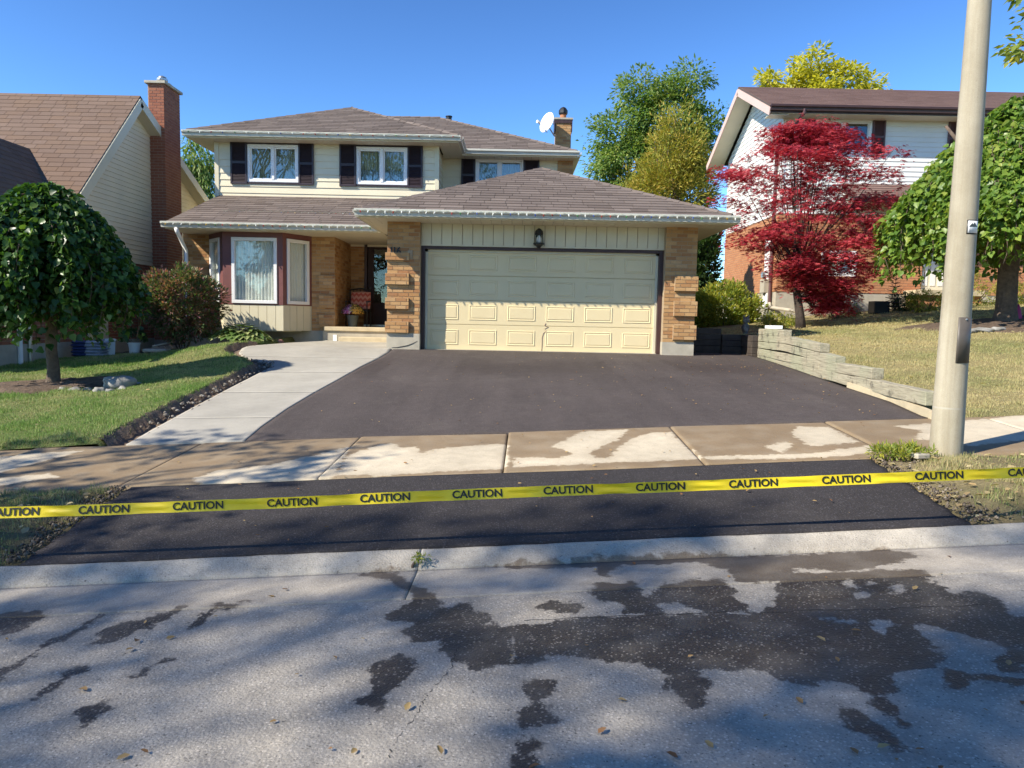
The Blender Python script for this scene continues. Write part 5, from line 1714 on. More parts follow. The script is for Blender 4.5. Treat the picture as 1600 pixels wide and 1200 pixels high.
def weeping_tree(base, h_fork, r_trunk, R, top, bottom, n_strand, leaf, mat, label, group, n_obj=300, dome=.5, dpow=2.2):
    T = thing('weeping_tree', base, label, 'tree', group)
    b = Vector(base)
    tr = MB()
    pts = [b + Vector((0, 0, -.15)), b + Vector((0, 0, .03)), b + Vector((.01, .01, .25)), b + Vector((-.01, 0, h_fork * .5)), b + Vector((.0, .02, h_fork * .85)), b + Vector((0, 0, h_fork))]
    tr.tube(pts, [r_trunk * 1.5, r_trunk * 1.25, r_trunk, r_trunk * .93, r_trunk * .95, r_trunk * 1.05], 14)
    tr.build('trunk', M['bark'], T, smooth=True)
    lb = MB()
    for k in range(9):
        t = 2 * pi * k / 9 + random.random() * .4
        e = b + Vector((cos(t) * R * .6, sin(t) * R * .6, h_fork + (top - h_fork) * random.uniform(.55, .8)))
        pp, rr2 = limb(b + Vector((0, 0, h_fork - .08)), e, r_trunk * .5, r_trunk * .15, 5, .08)
        lb.tube(pp, rr2, 7)
    loc, tip, nrm, siz = [], [], [], []
    for s in range(n_strand):
        t = random.random() * 2 * pi
        t += .10 * sin(t * 13 + 1) + .05 * sin(t * 29)
        rr = R * sqrt(random.uniform(.02, 1)) * (1 + .10 * sin(3 * t + 1) + .06 * sin(7 * t))
        zt = top - (top - h_fork) * dome * (rr / R) ** dpow + random.uniform(-.14, .06)
        zend = bottom + random.uniform(-.12, .40) * (top - bottom) * .5 + (1 - rr / R) * (h_fork - bottom) * .9
        if random.random() < .16: zend -= random.uniform(.1, .22) * (top - bottom)
        zend = min(zend, zt - .25)
        pts = []
        n1 = 5
        for i in range(n1):
            f = i / n1
            pts.append(b + Vector((cos(t) * rr * (.35 + .65 * f), sin(t) * rr * (.35 + .65 * f), zt - .10 + .10 * sin(f * pi) - .06 * f)))
        n2 = max(3, int((zt - zend) / .16))
        for i in range(n2 + 1):
            f = i / n2
            o = .10 * sin(f * pi) + .05 * f
            pts.append(b + Vector((cos(t) * (rr + o) + random.uniform(-.03, .03), sin(t) * (rr + o) + random.uniform(-.03, .03), zt - .1 - (zt - .1 - zend) * f)))
        if s % 3 == 0: lb.tube(pts, [.008] * len(pts), 4)
        for i in range(1, len(pts)):
            for k in range(3):
                f = random.random()
                p = pts[i - 1].lerp(pts[i], f)
                side = random.uniform(-1.3, 1.3)
                o = Vector((cos(t + side), sin(t + side), 0))
                loc.append(p + o * random.uniform(.0, .10))
                top_part = i < n1
                tip.append(o * random.uniform(.1, 1.0) + Vector((random.uniform(-.5, .5), random.uniform(-.5, .5), random.uniform(-1.2, 0) if not top_part else random.uniform(-.6, .25))))
                nrm.append(o * .7 + Vector((random.uniform(-.9, .9), random.uniform(-.9, .9), random.uniform(-.2, 1.0))))
                siz.append(leaf * random.uniform(.45, 1.2))
    lb.build('limbs', M['bark'], T, smooth=True)
    loc, tip, nrm, siz = [np.array([tuple(v) if hasattr(v, 'x') else v for v in a]) for a in (loc, tip, nrm, siz)]
    # the leaves nearest to the viewer and on the outside are leaves of their own
    out = np.linalg.norm((loc - np.array(b))[:, :2], axis=1)
    score = loc[:, 1] - .4 * out + rng.uniform(0, .8, len(loc))
    order = np.argsort(score)
    sel, rest = order[:n_obj], order[n_obj:]
    leaf_crown('crown', HEART, loc[rest], tip[rest], nrm[rest], siz[rest], mat, T)
    me = bpy.data.meshes.new('leaf')
    me.from_pydata(HEART[0], [], HEART[1])
    me.materials.append(mat)
    FR = frames(tip[sel], nrm[sel])
    for k, i in enumerate(sel):
        o = bpy.data.objects.new('leaf', me)
        link(o, T)
        m = Matrix([list(FR[k][r]) + [0] for r in range(3)] + [[0, 0, 0, 1]]) @ Matrix.Scale(float(siz[i]), 4)
        m.translation = Vector(loc[i])
        o.matrix_basis = m
    return T
tl = G(83, 604, gL)
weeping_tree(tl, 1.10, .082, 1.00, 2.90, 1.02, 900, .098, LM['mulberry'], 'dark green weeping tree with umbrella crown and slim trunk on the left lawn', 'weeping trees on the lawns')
trp = P(1570, 505, 14.4)
trb = Vector((trp.x, trp.y, float(zR(trp.x, trp.y))))
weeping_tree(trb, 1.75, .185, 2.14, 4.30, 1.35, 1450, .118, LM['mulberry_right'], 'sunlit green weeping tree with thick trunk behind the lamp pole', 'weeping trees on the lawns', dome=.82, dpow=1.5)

def broad_tree(name, base, label, cat, trunk_h, r_trunk, blobs, n, templ, size, mat, group=None, bark='bark', lean=.4, droop=.3, limbs=10, fill=.5, clump=.45, nclump=90, flat=.75, min_leaf=1):
    """trunk and limbs with leaves gathered in clumps inside ellipsoids (centre, radii)"""
    T = thing(name, base, label, cat, group)
    b = Vector(base)
    tr = MB()
    pts, rr = limb(b + Vector((0, 0, -.2)), b + Vector((lean * random.uniform(-.3, .3), 0, trunk_h)), r_trunk * 1.25, r_trunk * .7, 6, .02)
    tr.tube(pts, rr, 10)
    fork = pts[-1]
    tr.build('trunk', M[bark], T, smooth=True)
    vol = np.array([r[0] * r[1] * r[2] for c, r in blobs])
    vol = vol / vol.sum()
    L, TP, NM, SZ = [], [], [], []
    lb = MB()
    for (c, r), w_ in zip(blobs, vol):
        c, r = np.array(c, float), np.array(r, float)
        nc = max(4, int(nclump * w_))
        d = rand_unit(nc)
        rad = (fill + (1 - fill) * rng.random(nc)) ** .6
        cc_ = c + d * rad[:, None] * r
        for k in range(min(nc, max(2, int(limbs * w_ * 3)))):
            e = Vector(cc_[k])
            st_ = fork if e.z > fork.z else Vector(pts[3])
            pp, r2 = limb(st_, e, r_trunk * .35, r_trunk * .06, 5, .07)
            lb.tube(pp, r2, 5)
        m = max(min_leaf, int(n * w_ / nc))
        for k in range(nc):
            s_ = clump * random.uniform(.6, 1.3)
            q = rand_unit(m) * (rng.random(m) ** .45)[:, None] * np.array([s_, s_, s_ * flat])
            L.append(cc_[k] + q)
            o = q + (cc_[k] - c) * .4
            o /= np.linalg.norm(o, axis=1, keepdims=True) + 1e-9
            TP.append(o + rand_unit(m) * .6 + np.array([0, 0, -droop]))
            NM.append(o * .5 + rand_unit(m) * .5 + np.array([0, 0, .6]))
            SZ.append(size * rng.uniform(.6, 1.3, m))
    lb.build('limbs', M[bark], T, smooth=True)
    leaf_crown('crown', templ, np.concatenate(L), np.concatenate(TP), np.concatenate(NM), np.concatenate(SZ), mat, T)
    return T

# red Japanese maple: flat tiers of small palm-shaped leaves
def maple():
    bp = P(1253, 498, 17.2)
    b = Vector((bp.x, bp.y, float(zR(bp.x, bp.y))))
    T = thing('japanese_maple', b, 'crimson Japanese maple with layered leaves in front of the white sided house', 'tree')
    tr = MB()
    trunk = [b + Vector((0, 0, -.15)), b + Vector((-.05, 0, .3)), b + Vector((-.14, .02, .8)), b + Vector((-.12, 0, 1.35))]
    tr.tube(trunk, [.13, .10, .085, .08], 10)
    tr.build('trunk', M['bark_dark'], T, smooth=True)
    lb = MB()
    L, TP, NM, SZ = [], [], [], []
    sc_ = 17.2 / FPX
    # outline: half widths (left, right) in pixels by picture height
    prof = [(190, 30, 40, 1245), (215, 60, 75, 1262), (245, 110, 125, 1262), (275, 145, 145, 1260), (300, 145, 145, 1262), (330, 140, 125, 1255), (360, 115, 130, 1262), (390, 95, 125, 1268), (420, 62, 95, 1275), (445, 38, 58, 1280), (470, 8, 22, 1290), (488, 2, 10, 1300)]
    ys = [p[0] for p in prof]
    npad = 360
    for k in range(npad):
        py = 195 + 285 * random.random() ** 1.1
        a = np.interp(py, ys, [p[1] for p in prof]); c = np.interp(py, ys, [p[2] for p in prof]); m = np.interp(py, ys, [p[3] for p in prof])
        th = random.random() * 2 * pi
        rr = sqrt(random.random()) * .97
        dx = rr * cos(th)
        wx = (c if dx > 0 else a) * dx
        ctr = P(m + wx, py, 17.2)
        dep = rr * sin(th) * (a + c) / 2 * sc_
        ctr = Vector((ctr.x, ctr.y + dep, ctr.z))
        if ctr.z < float(zR(ctr.x, ctr.y)) + .2: continue
        rad = random.uniform(.16, .44)
        ax = Vector((ctr.x - b.x, ctr.y - b.y, 0))
        ax = ax.normalized() if ax.length > .1 else Vector((1, 0, 0))
        n = int(115 * (rad / .35) ** 2)
        r_ = np.sqrt(rng.random(n)) * rad
        t_ = rng.random(n) * 2 * pi
        q_t = random.uniform(-.45, .35)
        q = np.stack([r_ * np.cos(t_) * 1.25, r_ * np.sin(t_), rng.normal(0, .055, n) - .30 * (r_ / rad) ** 2 * rad + q_t * r_ * np.cos(t_)], -1)
        ca, sa = ax.x, ax.y
        q2 = np.stack([q[:, 0] * ca - q[:, 1] * sa, q[:, 0] * sa + q[:, 1] * ca, q[:, 2]], -1)
        L.append(np.array(ctr) + q2)
        o = np.stack([q2[:, 0], q2[:, 1], np.full(n, -.25 * rad)], -1)
        TP.append(o + rand_unit(n) * .25 * rad + np.array([ca, sa, 0]) * rad * .4)
        NM.append(np.array([0, 0, 1.0]) + rand_unit(n) * .45)
        SZ.append(.080 * rng.uniform(.55, 1.3, n))
        if k % 7 == 0:
            z0 = min(ctr.z - .3, b.z + random.uniform(1.0, 1.5))
            st_ = Vector((b.x - .12, b.y, max(b.z + .7, z0)))
            mid = st_.lerp(ctr, .55) + Vector((0, 0, -.15))
            lb.tube([st_, st_.lerp(mid, .5) + Vector((random.uniform(-.08, .08), 0, .08)), mid, ctr], [.028, .02, .012, .004], 5)
    lb.build('limbs', M['bark_dark'], T, smooth=True)
    leaf_crown('crown', PALM, np.concatenate(L), np.concatenate(TP), np.concatenate(NM), np.concatenate(SZ), LM['maple'], T)
maple()

# trees behind the houses
def pblob(px, py, y, rx, rz, ry=None):
    c = P(px, py, y)
    k = y / FPX
    return (tuple(c), (rx * k, (ry or (rx + rz) / 2) * k, rz * k))
broad_tree('locust_tree', (P(1020, 300, 36).x, 36, 1.2), 'tall feathery green tree behind the garage roof', 'tree', 4.5, .22,
           [pblob(985, 265, 36, 70, 45), pblob(960, 215, 36, 38, 45), pblob(1045, 190, 36, 62, 62), pblob(1075, 135, 36, 34, 32), pblob(1000, 145, 36, 38, 34), pblob(1095, 230, 36, 35, 60), pblob(945, 275, 36, 38, 22)],
           34000, OVAL, .19, LM['locust'], nclump=260, clump=.72, droop=.4, flat=.6, fill=.3, limbs=16)
cp = P(1052, 305, 30)
broad_tree('cedar_tree', (cp.x, 30, 1.2), 'yellow brown conical cedar standing before the tall green tree', 'tree', 3.0, .15,
           [pblob(1052, 300, 30, 64, 50), pblob(1052, 250, 30, 50, 45), pblob(1058, 210, 30, 30, 38), pblob(1000, 300, 30, 30, 22), pblob(1085, 290, 30, 30, 45), pblob(1062, 185, 30, 14, 18)],
           17000, SLIM, .20, LM['cedar'], nclump=200, clump=.42, droop=-.2, flat=1.3, fill=.5, limbs=6)
broad_tree('golden_tree', (P(1280, 100, 40).x, 40, 1.5), 'golden yellow tree top rising over the reddish roof', 'tree', 6, .2,
           [pblob(1225, 130, 40, 38, 22), pblob(1270, 115, 40, 32, 32), pblob(1320, 122, 40, 36, 25), pblob(1350, 140, 40, 25, 20), pblob(1280, 160, 40, 80, 30)],
           9000, OVAL, .28, LM['gold'], nclump=110, clump=.6, droop=.4, fill=.3)
broad_tree('willow_tree', (P(308, 300, 32).x, 32, .5), 'loose green tree seen between the two left houses', 'tree', 4, .2,
           [pblob(300, 250, 32, 30, 40), pblob(320, 290, 32, 30, 40), pblob(275, 300, 32, 30, 50)],
           5000, SLIM, .30, LM['locust'], nclump=70, clump=.55, droop=1.2, flat=1.2, fill=.3)
# overhanging branch at the right edge
ob = P(1640, 40, 9.5)
broad_tree('street_tree', (11.8, 8.8, float(zR(11.8, 8.8))), 'leafy branch hanging in at the upper right edge', 'tree', 3.2, .16,
           [((11.6, 9.2, 7.0), (2.6, 2.2, 2.0)), (tuple(P(1598, 70, 9.5)), (.20, .3, .10)), (tuple(P(1612, -4, 9.5)), (.18, .3, .08)), (tuple(P(1660, 20, 9.5)), (.46, .4, .3)), (tuple(P(1680, 60, 9.5)), (.7, .6, .3))],
           7000, OVAL, .12, LM['goldenrod'], nclump=260, clump=.18, fill=.2, droop=.5, limbs=30, min_leaf=24)

# out-of-frame street trees whose shade dapples the road
def shade_tree(x, y, h0, blobs, n, label, size=.17, nclump=60, clump=.8, fill=.3):
    z = float(zs(x, y))
    broad_tree('street_tree', (x, y, z), label, 'tree', h0, .2, blobs, n, OVAL, size, LM['street'], 'street trees outside the picture', nclump=nclump, clump=clump, fill=fill, limbs=12)

# shrubs and bed plants
def shrub(name, base, label, r, h, n, templ, size, mat, zc=.55, nclump=60, clump=.22, cat='shrub', stems=8, droop=.1, bark='bark', group=None, flat=.9, fill=.5):
    T = thing(name, base, label, cat, group)
    b = Vector(base)
    s_ = MB()
    for k in range(stems):
        t = random.random() * 2 * pi
        e = b + Vector((cos(t) * r[0] * .6, sin(t) * r[1] * .6, h * random.uniform(.5, .8)))
        pp, rr = limb(b + Vector((cos(t) * .06, sin(t) * .06, -.05)), e, .018, .006, 4, .06)
        s_.tube(pp, rr, 5)
    s_.build('stems', M[bark], T, smooth=True)
    d = rand_unit(nclump)
    rad = (fill + (1 - fill) * rng.random(nclump)) ** .6
    c = np.array([b.x, b.y, b.z + h * zc]) + d * rad[:, None] * np.array([r[0], r[1], h * (1 - zc)])
    c[:, 2] = np.maximum(c[:, 2], b.z + .05)
    m = max(1, n // nclump)
    L = []; TP = []; NM = []
    for k in range(nclump):
        q = rand_unit(m) * (rng.random(m) ** .45)[:, None] * clump * np.array([1, 1, flat])
        L.append(c[k] + q)
        o = q / clump + (c[k] - np.array([b.x, b.y, b.z + h * .4]))
        TP.append(o + rand_unit(m) * .6 - np.array([0, 0, droop]))
        NM.append(o * .4 + rand_unit(m) * .5 + np.array([0, 0, .7]))
    loc = np.concatenate(L)
    keep = loc[:, 2] > b.z + .01
    leaf_crown('foliage', templ, loc[keep], np.concatenate(TP)[keep], np.concatenate(NM)[keep], size * rng.uniform(.6, 1.3, keep.sum()), mat, T)
    return T
bb = P(285, 535, 15.9)
shrub('burning_bush', (bb.x, 15.9, float(zL(bb.x, 15.9))), 'dense burning bush turning purple red beside the bay window', (.84, .7), 1.80, 15000, OVAL, .080, LM['bush'], .57, 170, .19, stems=7)
gr_ = P(1133, 495, 21.2)
shrub('goldenrod_clump', (gr_.x, 21.2, float(zR(gr_.x, 21.2)) - .25), 'yellow green goldenrod clump behind the garage corner', (1.0, .6), 1.35, 11000, OVAL, .10, LM['goldenrod'], .5, 150, .17, droop=-.4, flat=1.4, stems=14, bark='bark_dark')
iv = P(1099, 400, 22.6)
shrub('ivy_column', (iv.x, 22.6, 1.2), 'dark ivy column in the gap beside the garage', (.62, .5), 3.5, 14000, OVAL, .13, LM['dark'], .5, 130, .24, cat='ivy', stems=3, fill=.2)
for px_, py_, d_, r_, h_, m_, lab in ((1520, 490, 19.0, .75, .85, 'goldenrod', 'yellow green shrub between lamp pole and weeping tree trunk'),
                                     (1445, 487, 18.6, .42, .55, 'goldenrod', 'small leafy plant below the right hand doorway'),
                                     (1216, 490, 17.9, .50, .28, 'goldenrod', 'low bright green ground plant at the maple trunk'),
                                     (1310, 482, 19.4, .6, .40, 'bush', 'low dull red shrub under the crimson maple'),
                                     (1410, 480, 19.6, .30, .45, 'dark', 'dark little shrub against the foundation on the right'),
                                     (1590, 480, 19.5, .5, .5, 'goldenrod', 'green shrub at the far right foundation')):
    p_ = P(px_, py_, d_)
    shrub('shrub', (p_.x, d_, float(zR(p_.x, d_))), lab, (r_, r_ * .8), h_, 1500, SLIM if m_ != 'maple' else PALM, .09, LM[m_], .5, 40, .12, stems=6)
# seedling fir
fp = P(1397, 478, 19.4)
FT = thing('fir_seedling', (fp.x, 19.4, float(zR(fp.x, 19.4))), 'thin bare fir seedling by the black planter', 'seedling')
fm = MB()
fb = Vector((fp.x, 19.4, float(zR(fp.x, 19.4))))
fm.tube([fb, fb + Vector((0, 0, 1.0))], [.012, .004], 5)
for k in range(8):
    z = .15 + .1 * k
    for q in range(5):
        t = q * 1.257 + k
        l = .34 * (1 - k / 9.5)
        fm.tube([fb + Vector((0, 0, z)), fb + Vector((cos(t) * l, sin(t) * l, z + .05))], [.012, .006], 4)
fm.build('twigs', M['bark_dark'], FT)
# hosta
hp = P(376, 540, 16.0)
def hosta(base, label, n=95, spread=.72, name='hosta'):
    T = thing(name, base, label, 'plant')
    b = Vector(base)
    me = bpy.data.meshes.new('leaf')
    me.from_pydata(HEART[0], [], HEART[1])
    me.materials.append(LM['hosta'])
    st_ = MB()
    for k in range(n):
        t = k * 2.39996
        f = sqrt((k + .5) / n)
        el = 1.25 - 1.15 * f + random.uniform(-.15, .15)
        d = Vector((cos(t) * cos(el), sin(t) * cos(el) * .75, sin(el)))
        p = b + Vector((cos(t) * spread * f * .75, sin(t) * spread * f * .6, .10 + .34 * (1 - f * .75)))
        st_.tube([b + Vector((cos(t) * .05, sin(t) * .05, 0)), (b + p) / 2 + Vector((0, 0, .08)), p], .006, 4)
        fr_ = frames(np.array([[cos(t) * .9, sin(t) * .9, .25 - .7 * f]]), np.array([[cos(t) * .4, sin(t) * .4, 1.0]]))[0]
        o = bpy.data.objects.new('leaf', me)
        link(o, T)
        m = Matrix([list(fr_[r]) + [0] for r in range(3)] + [[0, 0, 0, 1]]) @ Matrix.Scale(random.uniform(.18, .28), 4)
        m.translation = p
        o.matrix_basis = m
    st_.build('stems', M['bark'], T)
hosta((hp.x, 16.0, float(zL(hp.x, 16.0)) + .07), 'hosta with broad pale edged leaves under the bay window')

# ================================================================== grass
def grass(name, X, Y, Z, n, h, mat, label, mask, wdt=.006, lean=.5):
    """n blades scattered over a sheet given as 2-D arrays"""
    r, c = X.shape
    i = rng.integers(0, r - 1, n * 3)
    j = rng.integers(0, c - 1, n * 3)
    ar_ = np.abs((X[i, j + 1] - X[i, j]) * (Y[i + 1, j] - Y[i, j]))
    wgt = ar_ / np.maximum((X[i, j] ** 2 + Y[i, j] ** 2), 4) ** .75
    wgt = wgt * mask(X[i, j], Y[i, j])
    keep = rng.random(n * 3) < wgt / np.quantile(wgt[wgt > 0], .9)
    i, j = i[keep][:n], j[keep][:n]
    a, b = rng.random(len(i)), rng.random(len(i))
    def bil(A): return A[i, j] * (1 - a) * (1 - b) + A[i, j + 1] * a * (1 - b) + A[i + 1, j] * (1 - a) * b + A[i + 1, j + 1] * a * b
    P0 = np.stack([bil(X), bil(Y), bil(Z) - .004], -1)
    N = len(P0)
    t = rng.random(N) * 2 * pi
    d = np.stack([np.cos(t), np.sin(t), np.zeros(N)], -1)
    l = np.abs(rng.normal(0, lean, N))[:, None]
    tuft = .62 + .5 * (np.sin(P0[:, 0] * 5.1 + 2 * np.sin(P0[:, 1] * 3.3)) * np.sin(P0[:, 1] * 6.3 + np.sin(P0[:, 0] * 2.9))) + .35 * (np.sin(P0[:, 0] * 17) * np.sin(P0[:, 1] * 15) > .35)
    hh = (h * rng.uniform(.45, 1.4, N) * np.clip(tuft, .35, 1.5))[:, None]
    dist = np.linalg.norm(P0[:, :2], axis=1)[:, None]
    ww = wdt * (.6 + dist / 12)
    t2 = rng.random(N) * 2 * pi
    ld = np.stack([np.cos(t2), np.sin(t2), np.zeros(N)], -1)
    tipv = P0 + np.array([0, 0, 1]) * hh * np.cos(np.minimum(l, 1.3)) + ld * hh * np.sin(np.minimum(l, 1.3))
    V = np.stack([P0 - d * ww / 2, P0 + d * ww / 2, tipv], 1).reshape(-1, 3)
    F = np.arange(N * 3).reshape(-1, 3)
    o = tri_mesh(name, V, F, mat, None, 'stuff')
    tag(o, label, 'grass', kind='stuff')
    return o
def blade_mat(name, green, dry, bias):
    m, t, b, o = nodes(name)
    a = noise(t, .55, 6, .62)
    g = t.nodes.new('ShaderNodeNewGeometry')
    f = math_(t, 'ADD', a, math_(t, 'MULTIPLY', math_(t, 'SUBTRACT', g.outputs['Random Per Island'], .5), .30))
    c = ramp(t, f, [(bias - .16, green), (bias, tuple((x + y) / 2 for x, y in zip(green, dry))), (bias + .16, dry)])
    t.links.new(c, b.inputs['Base Color'])
    b.inputs['Roughness'].default_value = .6
    b.inputs['Specular IOR Level'].default_value = .25
    tr = t.nodes.new('ShaderNodeBsdfTranslucent')
    t.links.new(c, tr.inputs[0])
    mx = t.nodes.new('ShaderNodeMixShader')
    mx.inputs[0].default_value = .35
    t.links.new(b.outputs[0], mx.inputs[1]); t.links.new(tr.outputs[0], mx.inputs[2]); t.links.new(mx.outputs[0], o.inputs[0])
    return m
bl = blade_mat('grass_blade_green', (.17, .30, .055), (.50, .46, .22), .56)
br_ = blade_mat('grass_blade_dry', (.33, .34, .13), (.58, .48, .24), .46)
bv = blade_mat('grass_blade_verge', (.18, .26, .07), (.50, .41, .21), .48)
tlx, tly = tl.x, tl.y
bed = lambda x, y: (((x - tlx) / 1.05) ** 2 + ((y - tly) / .62) ** 2 > 1)
grass('grass_left', *LL, 230000, .045, bl, 'short green and straw grass of the left lawn', lambda x, y: (x > -12) * (y < 15.6) * bed(x, y) * (rng.random(x.shape) < .98))
grass('grass_right', *LR, 230000, .040, br_, 'short dry grass of the right lawn', lambda x, y: (x < 16) * (y < 19.5) * 1.0)
grass('verge_grass_left', *VL, 26000, .05, bv, 'patchy grass on the left verge', lambda x, y: (x > -6) * (np.abs(x - al[0].x) > .26 + .12 * np.sin(y * 9)) * (.35 + .65 * (np.sin(x * 2.3 + 1) * np.sin(y * 3.1) > -.25)))
grass('verge_grass_right', *VR, 42000, .055, bv, 'patchy grass on the right verge', lambda x, y: (x < 7) * (np.abs(x - ar[0].x) > .34 + .15 * np.sin(y * 8)) * (.25 + .75 * (np.sin(x * 2.7) * np.sin(y * 3.6 + 1) > -.2)))
# weeds at the pole foot
wp = G(1408, 720, gs)
hosta_w = shrub('weed_tuft', (wp.x, wp.y, float(zs(wp.x, wp.y)) + .02), 'tuft of green weeds at the foot of the lamp pole', (.24, .12), .09, 900, SLIM, .05, LM['goldenrod'], .4, 40, .04, cat='weed', stems=3, droop=-.4)
wk = G(655, 884, gs)
shrub('weed_tuft', (wk.x, wk.y, float(zs(wk.x, wk.y))), 'tiny weed growing from the kerb joint', (.04, .02), .03, 90, SLIM, .03, LM['goldenrod'], .4, 8, .015, cat='weed', stems=2)
ORD = ['first', 'second', 'third', 'fourth', 'fifth', 'sixth', 'seventh', 'eighth', 'ninth', 'tenth', 'eleventh', 'twelfth', 'thirteenth']
# ================================================================== loose things
# concrete lamp pole
LP = G(1477, 713, gs)
pole_b = Vector((LP.x, LP.y, float(zs(LP.x, LP.y)) - .02))
PO = thing('lamp_pole', pole_b, 'round pale concrete lamp pole standing on the right verge', 'lamp pole')
m, t, b, o = nodes('pole_concrete')
c = ramp(t, noise(t, 3, 6, .6), [(.3, (.38, .33, .235)), (.7, (.49, .435, .325))])
mpp = t.nodes.new('ShaderNodeMapping'); mpp.inputs['Scale'].default_value = (14, 14, .5)
gpp = t.nodes.new('ShaderNodeNewGeometry'); t.links.new(gpp.outputs['Position'], mpp.inputs[0])
c = mixc(t, 1.0, c, ramp(t, noise(t, 1.5, 5, .6, mpp.outputs[0]), [(.3, (.78, .76, .72)), (.65, (1, 1, 1))]), 'MULTIPLY')
pit = math_(t, 'GREATER_THAN', noise(t, 45, 3, .7), .68)
c = mixc(t, math_(t, 'MULTIPLY', pit, .5), c, (.25, .21, .16))
c = mixc(t, 1.0, c, ramp(t, noise(t, 180, 2, .7), [(.3, (.8,) * 3), (.7, (1,) * 3)]), 'MULTIPLY')
t.links.new(c, b.inputs['Base Color']); b.inputs['Roughness'].default_value = .8
bump(t, b, noise(t, 120, 3, .7), .4, .006)
M['pole'] = m
lean = Vector((.004, 0, 1))
prof = [(.125, -.3), (.122, .02), (.117, .4), (.110, 1.0), (.098, 2.2), (.082, 3.6), (.064, 5.6), (.048, 8.2)]
pv = MB()
pv.tube([pole_b + lean * z for r, z in prof], [r for r, z in prof], 32)
pv.build('shaft', M['pole'], PO, smooth=True)
MB().tube([pole_b + lean * .415, pole_b + lean * .43], [.1172, .1170], 32, caps=False).build('casting_ring', M['concrete'], PO, smooth=True)
z1_ = P(1517, 83, LP.y).z - pole_b.z
MB().tube([pole_b + lean * (z1_ - .006), pole_b + lean * (z1_ + .006)], [.0800, .0798], 32, caps=False).build('casting_ring', M['concrete'], PO, smooth=True)
M['hatch'] = plain('hatch_cover', (.10, .085, .07), .5, .15, 8, .15, 50)
def curved_plate(za, zb, a0, a1, rr, mat, name, th=.006):
    mb = MB()
    n = 8
    for zz0, zz1 in ((za, zb),):
        vs = []
        for zz in (zz0, zz1):
            r = np.interp(zz, [p[1] for p in prof], [p[0] for p in prof]) + th
            for k in range(n + 1):
                t = a0 + (a1 - a0) * k / n
                p = pole_b + lean * zz
                vs.append((p.x + r * cos(t), p.y + r * sin(t), p.z))
        fs = [(k, k + 1, n + 2 + k, n + 1 + k) for k in range(n)]
        mb.add(vs, fs)
    o = mb.build(name, mat, PO, smooth=True)
    md = o.modifiers.new('solid', 'SOLIDIFY'); md.thickness = th * .9; md.offset = -1
    return o
za, zb = P(1492, 566, LP.y).z - pole_b.z, P(1496, 496, LP.y).z - pole_b.z
ang = math.atan2(-LP.y, -LP.x)
curved_plate(za, zb, ang + .18, ang + 1.30, 0, M['hatch'], 'hatch_cover')
bp_ = pole_b + lean * (zb - .015)
MB().lathe((bp_.x + .113 * cos(ang + .7), bp_.y + .113 * sin(ang + .7), bp_.z), [(.001, -.008), (.008, -.004), (.008, .004), (.001, .008)], 8).build('bolt', M['steel'], PO)
zc_ = P(1505, 357, LP.y).z - pole_b.z
# maker's badge: pale plate with dark border and a dark mountain shape
curved_plate(zc_ - .055, zc_ + .055, ang + .28, ang + 1.32, 0, M['black'], 'badge_border', .002)
curved_plate(zc_ - .047, zc_ + .047, ang + .36, ang + 1.24, 0, M['white'], 'badge', .0045)
rb_ = float(np.interp(zc_, [p[1] for p in prof], [p[0] for p in prof])) + .0060
def on_pole(f, dz):
    t = ang + .36 + .88 * f
    p = pole_b + lean * (zc_ + dz)
    return (p.x + rb_ * cos(t), p.y + rb_ * sin(t), p.z)
M['slate'] = plain('badge_ink', (.05, .06, .06), .5, .1, 5, 0)
mt_ = [(0.05, .0), (.2, .018), (.32, .030), (.42, .020), (.52, .036), (.66, .024), (.8, .012), (.95, .0)]
vs = [on_pole(f, d) for f, d in mt_] + [on_pole(f, .0) for f, d in mt_]
mesh_obj('badge_emblem', vs, [(i, i + len(mt_), i + 1 + len(mt_), i + 1) for i in range(len(mt_) - 1)], M['slate'], PO)
# arm and luminaire above the picture
tp = pole_b + lean * 8.15
MB().tube([tp, tp + Vector((0, -.5, .35)), tp + Vector((0, -1.8, .5))], [.04, .035, .03], 10).build('arm', M['steel'], PO, smooth=True)
MB().obox(tp + Vector((0, -2.05, .5)), (.14, 0, 0), (0, .32, 0), (0, 0, .06)).build('luminaire', M['steel'], PO, bevel=.04)

# caution tape
tp_px = [(-260, 811.5), (-120, 806), (0, 801), (163, 796.5), (310, 790.5), (457, 785), (602, 778), (746, 772), (888, 766), (1032, 761), (1177, 755.5), (1322, 749.5), (1467, 743.5), (1600, 738), (1720, 733), (1850, 728)]
TPY = 4.07
def tpt(px, dv=0):
    y = float(np.interp(px, [p[0] for p in tp_px], [p[1] for p in tp_px])) + dv
    p = P(px, y, TPY)
    for _ in range(4): p = P(px, y, TPY + TU * p.x)
    return p
M['tape'] = None
m, t, b, o = nodes('yellow_tape')
c = ramp(t, noise(t, 7, 3), [(.3, (.80, .60, .015)), (.7, (.88, .70, .03))])
t.links.new(c, b.inputs['Base Color']); b.inputs['Roughness'].default_value = .35
tr = t.nodes.new('ShaderNodeBsdfTranslucent'); t.links.new(c, tr.inputs[0])
mx = t.nodes.new('ShaderNodeMixShader'); mx.inputs[0].default_value = .18
t.links.new(b.outputs[0], mx.inputs[1]); t.links.new(tr.outputs[0], mx.inputs[2]); t.links.new(mx.outputs[0], o.inputs[0])
M['tape'] = m
pend = [tpt(-260), tpt(1850)]
CT = thing('caution_tape', (pend[0].x, pend[0].y, float(zs(pend[0].x, pend[0].y))), 'yellow caution tape stretched low across the driveway apron', 'barrier tape')
pxs = np.linspace(-255, 1845, 420)
HW = .0305
rows = 7
tv, tf = [], []
